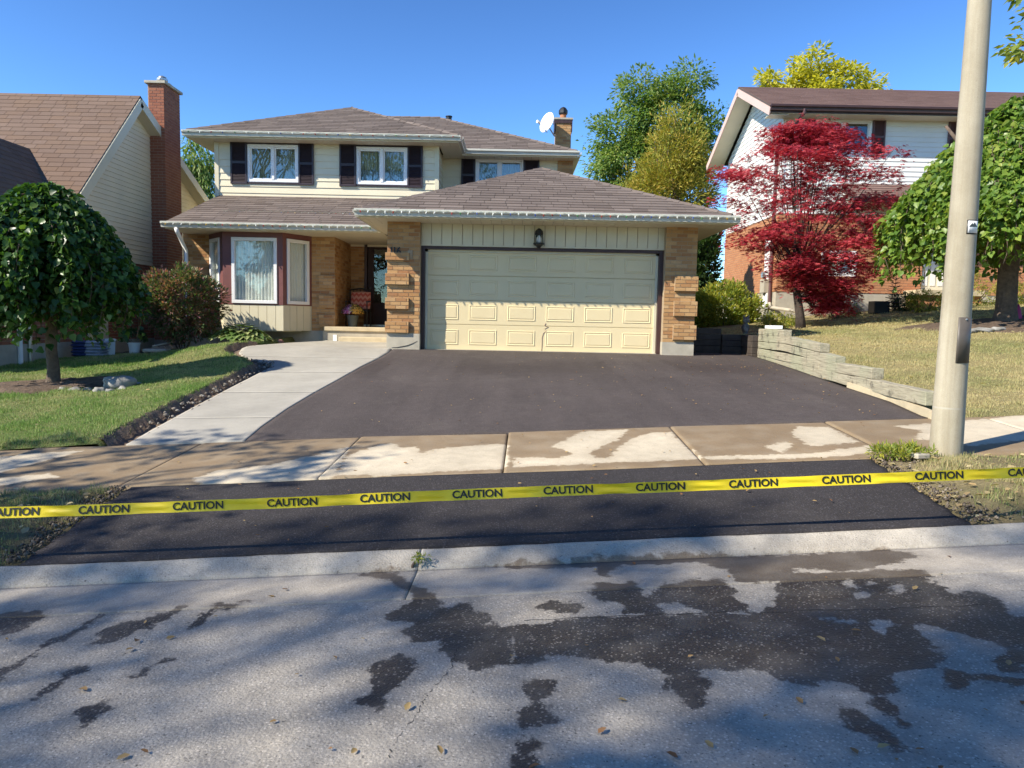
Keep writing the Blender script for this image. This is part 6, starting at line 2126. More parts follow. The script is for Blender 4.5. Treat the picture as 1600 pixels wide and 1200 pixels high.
def ttilt(px): return .18 + .10 * sin(px * .011) + .05 * sin(px * .037)
words = [22, 163, 310, 457, 602, 746, 888, 1032, 1177, 1322, 1467, 1612]
def crease(px):
    d = min(abs(px - w_) for w_ in words)
    return max(0.0, min(1.0, (d - 42) / 20))
for px in pxs:
    c0_ = tpt(float(px))
    d_ = (tpt(float(px) + 3) - tpt(float(px) - 3)).normalized()
    n0 = Vector((d_.y, -d_.x, 0)).normalized()
    a_ = ttilt(px)
    up = (Vector((0, 0, 1)) - d_ * d_.z).normalized()
    up2 = up * cos(a_) - n0 * (-sin(a_) * -1) if False else (up * cos(a_) - n0 * sin(a_) * -1 * -1)
    nn = n0 * cos(a_) + up * sin(a_)
    for r in range(rows):
        s = (r / (rows - 1) - .5) * 2
        cr_ = crease(px)
        off = .006 * cr_ * (sin(s * 4.5 + px * .03)) + .0015 * s * s
        tv.append(c0_ + up2 * (HW * s * (1 - .05 * cr_)) + nn * off)
for i in range(len(pxs) - 1):
    for r in range(rows - 1):
        q = i * rows + r
        tf.append((q, q + rows, q + rows + 1, q + 1))
mesh_obj('strip', tv, tf, M['tape'], CT, True)
M['ink'] = plain('black_print', (.012, .012, .010), .5, .1, 5, 0)
for w_ in words[:-1] + [words[-1]]:
    c0_ = tpt(w_)
    d_ = (tpt(w_ + 30) - tpt(w_ - 30)).normalized()
    n0 = Vector((d_.y, -d_.x, 0)).normalized()
    a_ = ttilt(w_)
    up = (Vector((0, 0, 1)) - d_ * d_.z).normalized()
    up2 = up * cos(a_) - n0 * sin(a_)
    nn = n0 * cos(a_) + up * sin(a_)
    o_ = c0_ + nn * .004
    m4 = Matrix(((d_.x, up2.x, nn.x, o_.x), (d_.y, up2.y, nn.y, o_.y), (d_.z, up2.z, nn.z, o_.z), (0, 0, 0, 1)))
    text_mesh('lettering', 'CAUTION', .058, M['ink'], CT, m4, .0002, .0015, width=79 / FPX * (TPY + TU * c0_.x))
for e, lab in ((pend[0], 'left'), (pend[1], 'right')):
    z0 = float(zs(e.x, e.y))
    ST = MB().box(e.x - .02, e.x + .02, e.y + .002, e.y + .042, z0 - .25, e.z + .12)
    so = ST.build('wooden_stake', M['bark'], None, bevel=.004)
    tag(so, 'short wooden stake holding the %s end of the caution tape' % lab, 'stake', 'stakes of the caution tape')

# timber retaining wall stepping down along the driveway
M['timber'] = None
m, t, b, o = nodes('weathered_timber')
g_ = t.nodes.new('ShaderNodeNewGeometry')
mp = t.nodes.new('ShaderNodeMapping'); mp.inputs['Scale'].default_value = (9, 1.0, 26)
t.links.new(g_.outputs['Position'], mp.inputs[0])
gr1 = noise(t, 2.2, 6, .7, mp.outputs[0])
c = ramp(t, gr1, [(.25, (.15, .125, .09)), (.5, (.34, .30, .21)), (.75, (.47, .42, .30))])
grn = smooth_step(t, noise(t, 1.1, 4), .45, .62)
c = mixc(t, math_(t, 'MULTIPLY', grn, .32), c, (.26, .31, .19))
dk = smooth_step(t, noise(t, 5, 6, .7), .54, .66)
c = mixc(t, math_(t, 'MULTIPLY', dk, .7), c, (.07, .06, .045))
t.links.new(c, b.inputs['Base Color']); b.inputs['Roughness'].default_value = .9
bump(t, b, gr1, .6, .012)
M['timber'] = m
def along_wall(f):
    """point on the driveway's right edge, f 0 at the sidewalk, 1 at the garage"""
    y = DRy[0] + (DRy[-1] - DRy[0]) * f
    return Vector((float(np.interp(y, DRy, DRx)) + .09, y, 0))
RW = thing('retaining_wall', along_wall(.5) + Vector((0, 0, .4)), 'weathered timber retaining wall stepping down along the driveway', 'retaining wall')
def wall_z(p): return float(zlot(p.x, p.y)) + .014
TH = .135
def timber(p, q, z0, z1, hgt=TH, wd=.15, mat='timber', name='timber'):
    p, q = Vector((p.x, p.y, z0 + hgt / 2)), Vector((q.x, q.y, z1 + hgt / 2))
    d = (q - p)
    L = d.length
    d.normalize()
    sd = d.cross(Vector((0, 0, 1))).normalized()
    u2 = sd.cross(d)
    mb = MB()
    n = 10
    prev = None
    vs, fs = [], []
    for i in range(n + 1):
        c_ = p.lerp(q, i / n)
        for (a_, b_) in ((-1, -1), (1, -1), (1, 1), (-1, 1)):
            vs.append(c_ + sd * (wd / 2 * a_ + random.uniform(-.004, .004)) + u2 * (hgt / 2 * b_ * .985 + random.uniform(-.004, .004)))
    for i in range(n):
        for k in range(4):
            k2 = (k + 1) % 4
            fs.append((i * 4 + k, i * 4 + k2, i * 4 + 4 + k2, i * 4 + 4 + k))
    fs += [(3, 2, 1, 0), tuple(n * 4 + k for k in range(4))]
    mb.add(vs, fs)
    return mb.build(name, M[mat], RW, bevel=.008)
# courses as traced: each runs from the garage end down towards the street (picture x of its end, heights)
def wp_at(px, py):
    # driveway edge point seen at picture column px
    best = min(np.linspace(0, 1, 400), key=lambda f: abs(proj_x(along_wall(f)) - px))
    return along_wall(float(best))
def proj_x(v):
    q = Vector((v.x, v.y, wall_z(v))) - EYE
    return 800 + FPX * q.dot(_R) / q.dot(_F)
end_px = [1456, 1341, 1342, 1370, 1311, 1284, 1228]
E = {k: wp_at(k, 0) for k in (1456, 1343, 1369, 1311, 1286, 1235, 1229, 1180)}
zb_ = lambda k: wall_z(E[k])
z_gar = zb_(1180)
# lowest course follows the driveway, buried partly
timber(E[1343], E[1456], zb_(1343) + .02, zb_(1456) + .09, .15)
timber(E[1229], E[1343], zb_(1229) - .06, zb_(1343) + .02, .14)
timber(E[1180], E[1229], zb_(1180) - .10, zb_(1229) - .06, .14)
base1 = lambda k: {1180: z_gar - .10 + .14, 1229: zb_(1229) - .06 + .14, 1343: zb_(1343) + .02 + .14, 1369: zb_(1369) + .155}.get(k)
l1 = [z_gar + .045, zb_(1369) + .20]
timber(E[1286], E[1369], zb_(1286) + .115, l1[1] - .01, .135)
timber(E[1180], E[1286], z_gar + .042, zb_(1286) + .115, .135)
timber(E[1229], E[1311], z_gar + .185, zb_(1311) + .235, .13)
timber(E[1180], E[1229], z_gar + .18, z_gar + .185, .13)
timber(E[1235], E[1286], z_gar + .318, zb_(1286) + .37, .125)
timber(E[1180], E[1235], z_gar + .315, z_gar + .318, .125)
e2 = wp_at(1228, 0)
timber(E[1180], e2, z_gar + .445, z_gar + .44, .12)
wb_ = MB().obox(along_wall(.93) + Vector((.06, -.02, z_gar + .60)), (.10, -.02, 0), (.02, .24, 0), (0, 0, .032))
tag(wb_.build('concrete_block', M['white'], None, bevel=.006), 'small white block lying on top of the timber wall', 'block')
# kerb strip under the lowest timber
cs_ = MB()
for k in range(12):
    f0, f1 = k / 12 * .34, (k + 1) / 12 * .34
    a_, b_ = along_wall(f0), along_wall(f1)
    for p_ in (a_, b_): p_.x -= .075
    cs_.bar((a_.x, a_.y, wall_z(a_) + .02), (b_.x, b_.y, wall_z(b_) + .02), .05, .10)
cs_.build('footing_strip', M['stone_step'], RW)
# shaded end wall between garage and timber wall
M['shaded_timber'] = plain('shaded_timber', (.06, .045, .035), .9, .3, 6, .5, 40, bd=.01)  # timber with the garage's shade put into its colour
EW = thing('retaining_wall', (4.4, 16.1, .7), 'timber end wall coloured dark for the shade beside the garage', 'retaining wall')
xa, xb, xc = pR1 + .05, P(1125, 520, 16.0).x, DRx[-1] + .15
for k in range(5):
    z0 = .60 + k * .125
    MB().box(xa, xb, 15.9 + .01 * (k % 2), 16.1, z0, z0 + .12).build('timber', M['shaded_timber'], EW, bevel=.006)
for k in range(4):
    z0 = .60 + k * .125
    MB().box(xb + .005, xc, 15.8 + .012 * (k % 2), 16.1, z0, z0 + .12).build('timber', M['shaded_timber'], EW, bevel=.006)
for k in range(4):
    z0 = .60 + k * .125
    MB().box(xc - .12, xc + .02, 15.05, 15.79, z0, z0 + .12).build('timber', M['shaded_timber'], EW, bevel=.006)
tag(mesh_obj('bed_soil', [(xa, 15.05, .66), (xc, 15.05, .68), (xc, 16.1, .69), (xa, 16.1, .69)], [(0, 1, 2, 3)], M['soil']), 'bare soil pocket beside the garage', 'soil')['kind'] = 'structure'

# ---- porch things
cp_ = P(560, 505, 18.55)
def chair(c, label):
    T = thing('porch_chair', (c.x, c.y, zp), label, 'chair')
    x, y, z = c.x, c.y, zp
    MB().box(x - .27, x + .27, y - .26, y + .24, z + .38, z + .42).build('seat', M['black'], T, bevel=.01)
    for sx in (-1, 1):
        for sy in (-1, 1):
            MB().tube([(x + sx * .26, y + sy * .23, z), (x + sx * .26, y + sy * .23, z + (.62 if sy < 0 else .92))], .016, 8).build('leg', M['black'], T)
        MB().tube([(x + sx * .26, y - .26, z + .62), (x + sx * .26, y + .22, z + .64)], .02, 8).build('armrest', M['black'], T)
    bk = MB()
    bk.tube([(x - .26, y + .23, z + .92), (x, y + .23, z + .96), (x + .26, y + .23, z + .92)], .018, 8)
    for k in range(5): bk.tube([(x - .17 + k * .085, y + .23, z + .42), (x - .17 + k * .085, y + .23, z + .94)], .008, 6)
    bk.build('backrest', M['black'], T)
chair(cp_, 'black metal porch chair beside the front door')
m, t, b, o = nodes('chevron_cloth')
g_ = t.nodes.new('ShaderNodeNewGeometry'); sx_ = t.nodes.new('ShaderNodeSeparateXYZ'); t.links.new(g_.outputs['Position'], sx_.inputs[0])
zig = math_(t, 'PINGPONG', sx_.outputs['X'], .055)
f_ = math_(t, 'FRACT', math_(t, 'MULTIPLY', math_(t, 'ADD', sx_.outputs['Z'], zig), 7.5))
c = mixc(t, math_(t, 'GREATER_THAN', f_, .5), (.50, .10, .07), (.62, .30, .22))
t.links.new(c, b.inputs['Base Color']); b.inputs['Roughness'].default_value = .9
M['chevron'] = m
def pillow(name, c, ax, ay, az, mat, parent, n=12, pw_=.5):
    """soft cushion: square in (ax, ay), thick in az"""
    c, ax, ay, az = Vector(c), Vector(ax), Vector(ay), Vector(az)
    vs, fs = [], []
    for s in (1, -1):
        for i in range(n + 1):
            for j in range(n + 1):
                u, v = i / n * 2 - 1, j / n * 2 - 1
                k = (max(0, (1 - u ** 4) * (1 - v ** 4))) ** pw_
                vs.append(c + ax * u * (1 - .05 * v * v) + ay * v * (1 - .05 * u * u) + az * s * k)
    m_ = (n + 1) ** 2
    for i in range(n):
        for j in range(n):
            a = i * (n + 1) + j
            fs.append((a, a + 1, a + n + 2, a + n + 1)[::-1])
            fs.append((m_ + a, m_ + a + 1, m_ + a + n + 2, m_ + a + n + 1))
    return mesh_obj(name, vs, fs, mat, parent, True)
cu_ = pillow('cushion', (cp_.x + .03, cp_.y + .14, zp + .66), (.25, 0, 0), (0, .05, .22), (0, -.06, .01), M['chevron'], None)
tag(cu_, 'red and pink chevron cushion propped on the porch chair', 'cushion')
fp_ = P(551, 507, 17.95)
FP = thing('flower_pot', (fp_.x, 17.95, zp), 'grey pot of pink and yellow chrysanthemums on the porch', 'flower pot')
M['pot'] = plain('grey_pot', (.07, .08, .07), .6, .15, 8, .1)
MB().lathe((fp_.x, 17.95, zp), [(.105, 0), (.13, .2), (.145, .25), (.145, .28), (.12, .28), (.11, .24)], 20).build('pot', M['pot'], FP, smooth=False)
nf = 420
d_ = rand_unit(nf); d_[:, 2] = np.abs(d_[:, 2])
loc = np.array([fp_.x, 17.95, zp + .33]) + d_ * np.array([.27, .22, .22]) * (rng.uniform(.75, 1, nf))[:, None]
leaf_crown('foliage', OVAL, loc * np.array([1, 1, 1]) - d_ * .03, d_ + rand_unit(nf) * .5, rand_unit(nf), np.full(nf, .07), LM['dark'], FP)
M['pink'] = leaf_mat('pink_petal', [(.38, .08, .24), (.5, .14, .33), (.58, .22, .42)], .2, .6)
M['yellow'] = leaf_mat('yellow_petal', [(.62, .33, .05), (.7, .45, .10), (.72, .52, .2)], .2, .6)
M['mauve'] = leaf_mat('mauve_petal', [(.5, .30, .42), (.58, .4, .5)], .2, .6)
FL = ([(0, 0, .1)] + [(cos(k * pi / 4), sin(k * pi / 4), .25 * (k % 2)) for k in range(8)], [(0, k + 1, (k + 1) % 8 + 1) for k in range(8)])
for nm, mt2, sel in (('pink_blossoms', M['pink'], d_[:, 0] < -.25), ('mauve_blossoms', M['mauve'], (d_[:, 0] >= -.25) & (d_[:, 0] < -.02)), ('yellow_blossoms', M['yellow'], d_[:, 0] >= -.02)):
    dd_ = d_[sel]
    V, F = inst(FL[0], FL[1], loc[sel], frames(np.cross(dd_, rand_unit(len(dd_))), dd_), np.full(len(dd_), .028))
    tri_mesh(nm, V, F, mt2, FP, 'stuff')

# ---- left yard things
M['bag'] = plain('printed_plastic_bag', (.42, .45, .52), .4, .15, 5, .2, 30)
M['bag_blue'] = plain('blue_bag_print', (.06, .08, .20), .4, .3, 12, .1, 30)
bp0 = P(142, 555, 15.6)
zb0 = float(zL(bp0.x, 15.6))
names_ = ['lowest', 'second lowest', 'middle one', 'second highest', 'topmost']
for k in range(5):
    T = thing('soil_bag', (bp0.x, 15.6, zb0 + .066 * k), 'white and blue garden bag, %s of the stack by the left house' % names_[k], 'bag', 'stacked garden bags')
    ox = random.uniform(-.02, .02)
    pillow('bag', (bp0.x + ox, 15.6, zb0 + .035 + .066 * k), (.33, 0, 0), (0, .22, 0), (0, 0, .042), M['bag'], T, 10, .35)
    pillow('bag_print', (bp0.x + ox - .13, 15.595, zb0 + .0355 + .066 * k), (.19, 0, 0), (0, .222, 0), (0, 0, .044), M['bag_blue'], T, 10, .35)
bn = P(171, 555, 15.9)
zbn = float(zL(bn.x, 15.9))
T = thing('storage_bin', (bn.x, 15.9, zbn), 'white plastic bin beside the stacked garden bags', 'bin')
MB().lathe((bn.x, 15.9, zbn), [(.12, 0), (.135, .30), (.15, .31), (.15, .34), (.13, .34), (.12, .05)], 4).build('tub', M['white'], T)
MB().lathe((bn.x, 15.9, zbn + .325), [(.155, 0), (.155, .02), (.13, .03)], 4).build('rim', M['white'], T)
bk_ = P(210, 548, 15.8)
zbk = float(zL(bk_.x, 15.8))
T = thing('bucket_planter', (bk_.x, 15.8, zbk), 'white bucket planted with dark leaves beside the burning bush', 'planter')
MB().lathe((bk_.x, 15.8, zbk), [(.095, 0), (.12, .21), (.13, .21), (.13, .235), (.11, .235), (.10, .2)], 18).build('bucket', M['white'], T)
nq = 260
dq = rand_unit(nq); dq[:, 2] = np.abs(dq[:, 2])
leaf_crown('foliage', OVAL, np.array([bk_.x, 15.8, zbk + .26]) + dq * np.array([.2, .2, .24]), dq, rand_unit(nq), np.full(nq, .09), LM['dark'], T)

def rock(name, c, r, mat, label=None, cat=None, group=None, parent=None, seed=0, lum=.22):
    bm = bmesh.new()
    bmesh.ops.create_icosphere(bm, subdivisions=3, radius=1)
    rs_ = random.Random(seed)
    ph = [rs_.uniform(0, 6) for _ in range(6)]
    for v in bm.verts:
        n = v.co.normalized()
        k = 1 + lum * (sin(n.x * 3.1 + ph[0]) * cos(n.y * 2.7 + ph[1]) + .5 * sin(n.z * 5 + ph[2] + n.x * 4) + .25 * sin(n.y * 9 + ph[3]) * sin(n.x * 8 + ph[4]))
        v.co = Vector((n.x * r[0] * k + c[0], n.y * r[1] * k + c[1], n.z * r[2] * k + c[2]))
    me = bpy.data.meshes.new(name)
    bm.to_mesh(me); bm.free()
    me.materials.append(mat)
    me.polygons.foreach_set('use_smooth', [True] * len(me.polygons))
    o = bpy.data.objects.new(name, me)
    link(o, parent)
    if label: tag(o, label, cat, group)
    return o
def on_left(px, py): return G(px, py, gL)
bp2 = on_left(187, 608)
rock('boulder', (bp2.x, bp2.y, bp2.z + .08), (.19, .15, .12), M['stone'], 'grey boulder lying in the shade of the left weeping tree', 'boulder', seed=3)
stones = [(100, 611), (118, 612), (137, 611), (155, 612), (172, 613), (193, 611), (205, 606), (216, 603)]
for k, (a_, b_) in enumerate(stones):
    p_ = on_left(a_, b_)
    rock('edging_stone', (p_.x, p_.y, p_.z + .015), (random.uniform(.06, .09), .06, random.uniform(.035, .055)), M['stone'], '%s small edging stone from the left in the mulch under the left tree' % ORD[k], 'stone', 'edging stones under the left tree', seed=20 + k)
# mulch bed round the trunk
def disc(name, c, rx, ry, mat, label, fn, lift=.03):
    n = 40
    vs = [(c.x, c.y, fn(c.x, c.y) + lift + .05)]
    for ring_, k in ((.5, .045), (.85, .03), (1.05, -.04)):
        for i in range(n):
            t = 2 * pi * i / n
            w__ = 1 + .12 * sin(3 * t) + .07 * sin(7 * t + 1)
            x, y = c.x + rx * ring_ * w__ * cos(t), c.y + ry * ring_ * w__ * sin(t)
            vs.append((x, y, fn(x, y) + lift + k + random.uniform(-.01, .01)))
    fs = [(0, 1 + i, 1 + (i + 1) % n) for i in range(n)]
    for r in range(2):
        for i in range(n):
            a, b2 = 1 + r * n + i, 1 + r * n + (i + 1) % n
            fs.append((a, a + n, b2 + n, b2))
    o = mesh_obj(name, vs, fs, mat)
    o['kind'] = 'structure'; o['label'] = label
    return o
disc('mulch_bed', tl, 1.05, .62, M['mulch'], 'mulch bed under the left weeping tree', gL)
disc('mulch_bed', trb, 1.9, .9, M['mulch'], 'mulch bed under the right weeping tree', gR, .02)
bc = P(330, 530, 16.4)
disc('planting_bed', Vector((P(300, 530, 16.5).x, 16.5, 0)), 1.75, .95, M['mulch'], 'planting bed below the bay window', gL, .0)
# scalloped brick edging along the bed
M['scallop'] = plain('edging_concrete', (.50, .42, .33), .85, .2, 6, .3, 60)
M['scallop_red'] = plain('edging_red_concrete', (.26, .13, .10), .85, .2, 6, .3, 60)
def scallop_mesh(mat):
    mb = MB()
    n = 10
    vs = []
    for yy in (-.03, .03):
        vs += [(-.075, yy, -.06), (.075, yy, -.06)]
        vs += [(.075 * cos(pi * k / n), yy, .03 + .055 * sin(pi * k / n)) for k in range(n + 1)]
    m_ = n + 3
    fs = [tuple(range(m_)), tuple(range(2 * m_ - 1, m_ - 1, -1))] + [(i, i + m_, (i + 1) % m_ + m_, (i + 1) % m_) for i in range(m_)]
    me = bpy.data.meshes.new('edging_brick')
    me.from_pydata(vs, [], fs)
    me.materials.append(mat)
    return me
sm_ = [scallop_mesh(M['scallop']), scallop_mesh(M['scallop_red'])]
epx = [(243, 549), (262, 548), (282, 546), (292, 544), (310, 541.5), (330, 540.5), (352, 540), (380, 540.5), (405, 541), (420, 540)]
ex_, ey_ = [p[0] for p in epx], [p[1] for p in epx]
ED = [0, 0]
px_ = 243.0
while px_ < 421:
    p_ = on_left(px_, float(np.interp(px_, ex_, ey_)))
    o = bpy.data.objects.new('edging_brick', sm_[1 if 290 < px_ < 352 else 0])
    COL.objects.link(o)
    o.location = (p_.x, p_.y, p_.z + .03)
    o.rotation_euler = (random.uniform(-.12, .12), random.uniform(-.06, .06), random.uniform(-.15, .15))
    if 290 < px_ < 352: tag(o, '%s dark red scalloped edging brick from the left below the bush' % ORD[ED[1]], 'edging brick', 'red scalloped edging bricks')
    else: tag(o, '%s pale scalloped edging brick from the left along the planting bed' % ORD[ED[0]], 'edging brick', 'pale scalloped edging bricks')
    ED[1 if 290 < px_ < 352 else 0] += 1
    px_ += 10.8
for k, (a_, b_) in enumerate(((429, 530), (437, 529))):
    p_ = P(a_, b_, 16.5)
    rock('garden_stone', (p_.x, 16.5, float(zL(p_.x, 16.5)) + .06), (.085, .08, .075), M['scallop_red'], '%s of two round reddish stones beside the hosta' % ('left one', 'right one')[k], 'stone', 'reddish stones by the hosta', seed=50 + k, lum=.08)
# downspout extension lying in the bed
M['flex'] = plain('grey_corrugated_pipe', (.10, .10, .11), .6, .2, 20, .3, 60)
d0_ = P(300, 505, 16.3)
T = thing('drain_pipe', (d0_.x, 16.2, float(zL(d0_.x, 16.2))), 'white and grey downspout extension lying in the planting bed', 'drain pipe')
zz = float(zL(d0_.x, 16.2))
MB().tube([P(299, 509, 16.3), P(299, 520, 16.25), P(296, 528, 16.2), P(288, 533, 16.1)], .05, 10).build('elbow', M['white'], T, smooth=True)
MB().tube([P(288, 533, 16.1), P(270, 536, 15.9)], [.06, .055], 10).build('coupling', M['flex'], T, smooth=True)
MB().tube([P(272, 534, 15.9), P(238, 541, 15.6)], [.02, .018], 8).build('outlet', M['scallop'], T)
sp_ = P(245, 546, 15.5)
tag(MB().obox((sp_.x, 15.5, float(zL(sp_.x, 15.5)) + .05), (.24, .03, .0), (-.02, .15, 0), (0, 0, .035)).build('splash_block', M['scallop'], None, bevel=.02), 'pale concrete splash block at the bed corner', 'splash block')
# rubble where the walkway meets the lawn
rp, rs3 = [], []
for k in range(150):
    if k < 45: p_ = G(random.uniform(404, 428), random.uniform(566, 577), gl)
    else:
        yy = random.uniform(7.6, 13.0)
        p_ = Vector((float(np.interp(yy, WLy, WLx)) - random.uniform(.02, .20), yy, 0)); p_.z = gl(p_.x, p_.y)
    rp.append((p_.x, p_.y, p_.z + .03)); rs3.append(random.uniform(.008, .036) * random.uniform(.5, 1))
ico = bmesh.new(); bmesh.ops.create_icosphere(ico, subdivisions=1, radius=1); ico.verts.ensure_lookup_table()
iv_ = [(v.co.x * 1.2, v.co.y, v.co.z * .7) for v in ico.verts]; if_ = [tuple(v.index for v in f.verts) for f in ico.faces]; ico.free()
V, F = inst(iv_, if_, np.array(rp), frames(rand_unit(len(rp)), np.array([0, 0, 1.0]) + rand_unit(len(rp)) * .4), np.array(rs3))
M['rubble'] = pieces_mat('rubble', [(.12, .10, .08), (.22, .20, .17), (.32, .29, .25), (.16, .12, .09)], .9)
tag(tri_mesh('rubble', V, F, M['rubble'], None, 'stuff'), 'loose stones and clods in the soil strip along the walkway', 'rubble', kind='stuff')

# ---- right yard things
bxp = P(1374, 478, 19.6)
T = thing('planter_box', (bxp.x, 19.6, float(zR(bxp.x, 19.6))), 'black square planter against the right foundation', 'planter')
zq = float(zR(bxp.x, 19.6))
pm_ = MB()
pm_.box(bxp.x - .2, bxp.x + .2, 19.45, 19.48, zq, zq + .32); pm_.box(bxp.x - .2, bxp.x + .2, 19.77, 19.8, zq, zq + .32)
pm_.box(bxp.x - .2, bxp.x - .17, 19.481, 19.769, zq, zq + .32); pm_.box(bxp.x + .17, bxp.x + .2, 19.481, 19.769, zq, zq + .32)
pm_.build('box', M['black'], T, bevel=.006)
MB().box(bxp.x - .168, bxp.x + .168, 19.482, 19.768, zq, zq + .28).build('potting_soil', M['soil'], T)
gp = P(1166, 494, 16.9)
zg = float(zR(gp.x, 16.9))
T = thing('garden_ornament', (gp.x, 16.9, zg), 'small weathered stone animal figure beside the goldenrod', 'ornament')
M['ornament'] = plain('mossy_stone', (.22, .19, .16), .9, .4, 14, .6, 50, bd=.01)
rock('body', (gp.x, 16.9, zg + .13), (.09, .08, .15), M['ornament'], parent=T, seed=7)
rock('head', (gp.x - .01, 16.86, zg + .32), (.085, .07, .07), M['ornament'], parent=T, seed=8)
for sx in (-1, 1): rock('ear', (gp.x + sx * .055 - .01, 16.87, zg + .40), (.022, .015, .035), M['ornament'], parent=T, seed=9)
M['magenta'] = plain('magenta_cloth', (.36, .03, .13), .7, .2, 8, .3, 30)
mg = P(1586, 488, 14.45)
tag(pillow('garden_bag', (trb.x + .24, trb.y + .02, P(1586, 490, trb.y).z), (.07, 0, .03), (-.03, .02, .17), (.01, .06, 0), M['magenta'], None), 'magenta bag hanging at the trunk of the right weeping tree', 'bag')
# thick roots / bark edging at right tree
for k, (a_, b_, r_) in enumerate(((1535, 504, .2), (1560, 506, .13), (1515, 508, .12))):
    p_ = P(a_, b_, 13.6)
    rock('edging_stone', (p_.x, 13.6, float(zR(p_.x, 13.6)) + .03), (r_, .09, .05), M['stone'], '%s flat stone in the mulch under the right weeping tree' % ('largest', 'rightmost small', 'leftmost small')[k], 'stone', 'flat stones under the right tree', seed=70 + k)
pb_ = G(1437, 724, gs)
tag(MB().obox((pb_.x, pb_.y, float(zs(pb_.x, pb_.y)) + .06), (.055, .01, .0), (-.01, .04, 0), (0, 0, .02)).build('concrete_chip', M['concrete'], None, bevel=.008), 'pale broken concrete chip in the weeds by the pole', 'chip')

# ---- fallen leaves
def fallen(name, pts, size, mat, label):
    n = len(pts)
    pts = np.array(pts)
    t = rng.random(n) * 2 * pi
    tip = np.stack([np.cos(t), np.sin(t), rng.uniform(-.1, .3, n)], -1)
    nr = np.array([0, 0, 1.0]) + rand_unit(n) * .35
    V, F = inst([(0, 0, 0), (-.3, .3, .12), (-.2, .75, .1), (0, 1, .02), (.2, .75, .12), (.3, .3, .1), (0, .5, 0)], [(0, 6, 1), (1, 6, 2), (2, 6, 3), (3, 6, 4), (4, 6, 5), (5, 6, 0)], pts, frames(tip, nr), size * rng.uniform(.5, 1.3, n))
    o = tri_mesh(name, V, F, mat, None, 'stuff')
    tag(o, label, 'leaves', kind='stuff')
M['dead_leaf'] = leaf_mat('dead_leaf', [(.10, .06, .03), (.22, .10, .04), (.34, .20, .08), (.42, .30, .13), (.30, .11, .05)], .15, .7, 3)
pts = []
for k in range(150):
    u_, x_ = random.uniform(.9, 3.9), random.uniform(-4, 5)
    y_ = u_ + TU * x_
    pts.append((x_, y_, float(zs(x_, y_)) + .008))
for px_, py_ in ((232, 1180), (1115, 585 / 2 + 880), (557, 1173), (690, 1182), (468, 1056), (513, 1173), (1290, 1005), (1310, 1037), (1060, 1188), (1370, 1172), (1340, 1182), (1400, 1188), (965, 1095), (1200, 1120)):
    q = G(px_, py_, gs)
    pts.append((q.x, q.y, q.z + .008))
fallen('road_leaves', pts, .034, M['dead_leaf'], 'dry brown leaves scattered over the street and gutter')
pts = []
for k in range(330):
    y_ = random.uniform(7.6, 14.8); a_, b_ = float(np.interp(y_, DLy, DLx)), float(np.interp(y_, DRy, DRx))
    x_ = a_ + (b_ - a_) * (random.random() ** .6)
    pts.append((x_, y_, gl(x_, y_) + .022))
for k in range(26):
    q = G(random.uniform(1150, 1215), random.uniform(572, 580), gl)
    pts.append((q.x, q.y, q.z + .022))
for k in range(120):
    u_, x_ = random.uniform(4.2, 7.1), random.uniform(-3, 4)
    y_ = u_ + TU * x_
    pts.append((x_, y_, float(zs(x_, y_)) + .026))
fallen('driveway_leaves', pts, .028, M['dead_leaf'], 'small dry leaf scraps scattered over driveway and apron')
M['pale_leaf'] = leaf_mat('pale_leaf', [(.42, .34, .16), (.50, .42, .22), (.38, .26, .12), (.55, .5, .3)], .2, .6, 3)
pts = []
for k in range(900):
    i, j = random.randrange(LR[0].shape[0] - 1), random.randrange(LR[0].shape[1] - 1)
    x_, y_, z_ = LR[0][i, j], LR[1][i, j], LR[2][i, j]
    if x_ < 15 and y_ < 19: pts.append((x_, y_, z_ + .045))
for k in range(90):
    i, j = random.randrange(LL[0].shape[0] - 1), random.randrange(LL[0].shape[1] - 1)
    x_, y_, z_ = LL[0][i, j], LL[1][i, j], LL[2][i, j]
    if x_ > -9 and y_ < 15: pts.append((x_, y_, z_ + .045))
for A_3 in (VL, VR):
    for k in range(420):
        i, j = random.randrange(A_3[0].shape[0] - 1), random.randrange(A_3[0].shape[1] - 1)
        x_, y_, z_ = A_3[0][i, j], A_3[1][i, j], A_3[2][i, j]
        if -4 < x_ < 6: pts.append((x_, y_, z_ + .02))
fallen('lawn_leaves', pts, .055, M['pale_leaf'], 'pale fallen leaves lying on the lawns and verges')

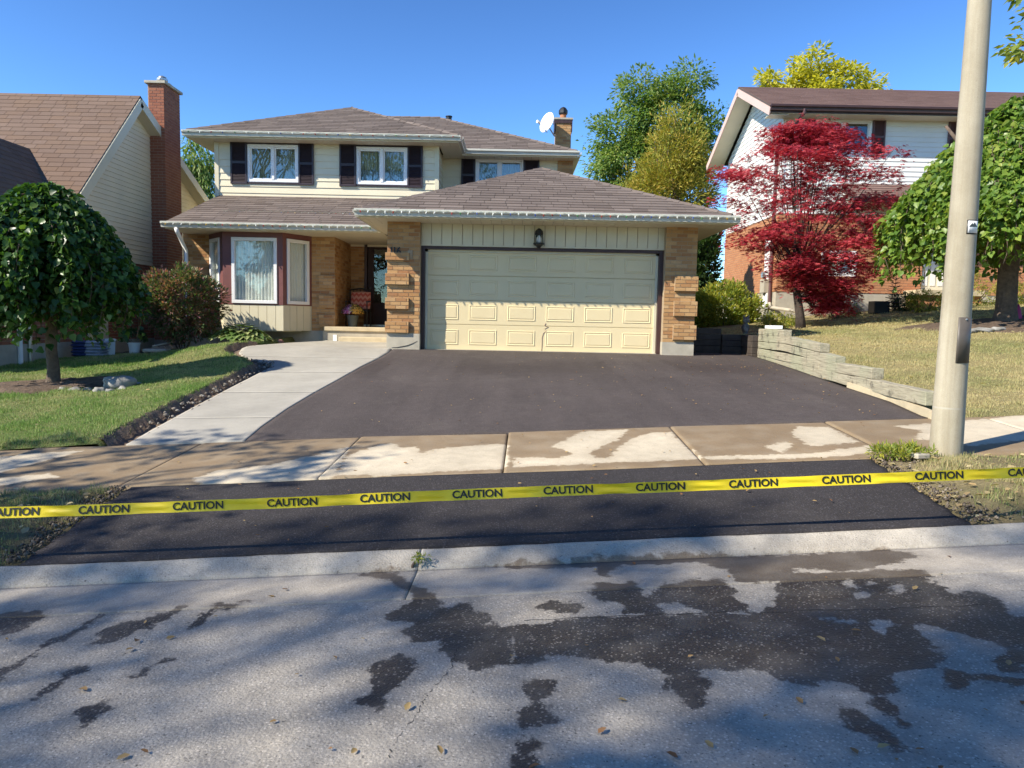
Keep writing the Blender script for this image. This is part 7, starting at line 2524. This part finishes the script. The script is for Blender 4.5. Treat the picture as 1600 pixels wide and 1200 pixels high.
# ---- the street trees behind the viewer that shade the road
# (sun rays run 1.06 right and 0.62 back per metre of height)
shade_tree(-10.4, 1.7, 3.6, [((-9.9, 1.9, 6.2), (1.9, 1.5, 1.0))], 1500, 'street tree on the near verge left of the picture', nclump=24, clump=.55)
shade_tree(-17.5, -7.4, 6, [((-15.6, -6.2, 13.0), (5.2, 2.6, 3.0))], 7600, 'tall street tree across the road far left', size=.2, nclump=70, clump=.8)
shade_tree(-10.5, -8.0, 6, [((-10.4, -6.9, 12.2), (4.6, 2.6, 2.8))], 7600, 'street tree across the road behind the viewer', size=.2, nclump=66, clump=.8)
shade_tree(-4.2, -8.2, 6, [((-5.6, -7.2, 11.6), (4.4, 2.6, 2.6))], 6600, 'street tree across the road to the right', size=.2, nclump=58, clump=.8)
# gardens across the street, behind the viewer (they show in the window panes)
for k, (x_, y_, r_, h_) in enumerate(((-24, -19, 4.5, 9), (-15, -21, 5, 10.5), (-6, -20, 4.6, 8.5), (3, -22, 5.2, 11), (12, -20, 4.6, 9), (22, -21, 5, 10))):
    broad_tree('garden_tree', (x_, y_, float(zs(x_, y_))), '%s garden tree from the left across the street' % ORD[k], 'tree', 2.5, .2,
               [((x_, y_, h_ * .6), (r_, r_ * .7, h_ * .42))], 2600, OVAL, .5, LM['street'], 'garden trees across the street', nclump=50, clump=1.3, fill=.2)
# gravel and crumbs along the apron edges
gp_ = []
for k in range(1500):
    T_ = random.random()
    if k % 2: x_ = ar[0].x + (ar[1].x - ar[0].x) * T_ + abs(random.gauss(.02, .16))
    else: x_ = al[0].x + (al[1].x - al[0].x) * T_ - abs(random.gauss(.02, .13))
    u_ = 4.09 + 1.6 * T_
    y_ = u_ + TU * x_
    gp_.append((x_, y_, float(zs(x_, y_)) + .012 + .02 * random.random()))
gp_ = np.array(gp_)
OCT = ([(1, 0, 0), (-1, 0, 0), (0, 1, 0), (0, -1, 0), (0, 0, .7), (0, 0, -.7)], [(0, 2, 4), (2, 1, 4), (1, 3, 4), (3, 0, 4), (2, 0, 5), (1, 2, 5), (3, 1, 5), (0, 3, 5)])
V, F = inst(OCT[0], OCT[1], gp_, frames(rand_unit(len(gp_)), rand_unit(len(gp_))), np.abs(rng.normal(.004, .005, len(gp_))) + .003)
M['gravel'] = pieces_mat('gravel', [(.10, .08, .06), (.18, .14, .10), (.30, .25, .19), (.14, .10, .07), (.07, .055, .045)], .9)
tag(tri_mesh('gravel', V, F, M['gravel'], None, 'stuff'), 'loose gravel and soil crumbs along the apron edges', 'gravel', kind='stuff')
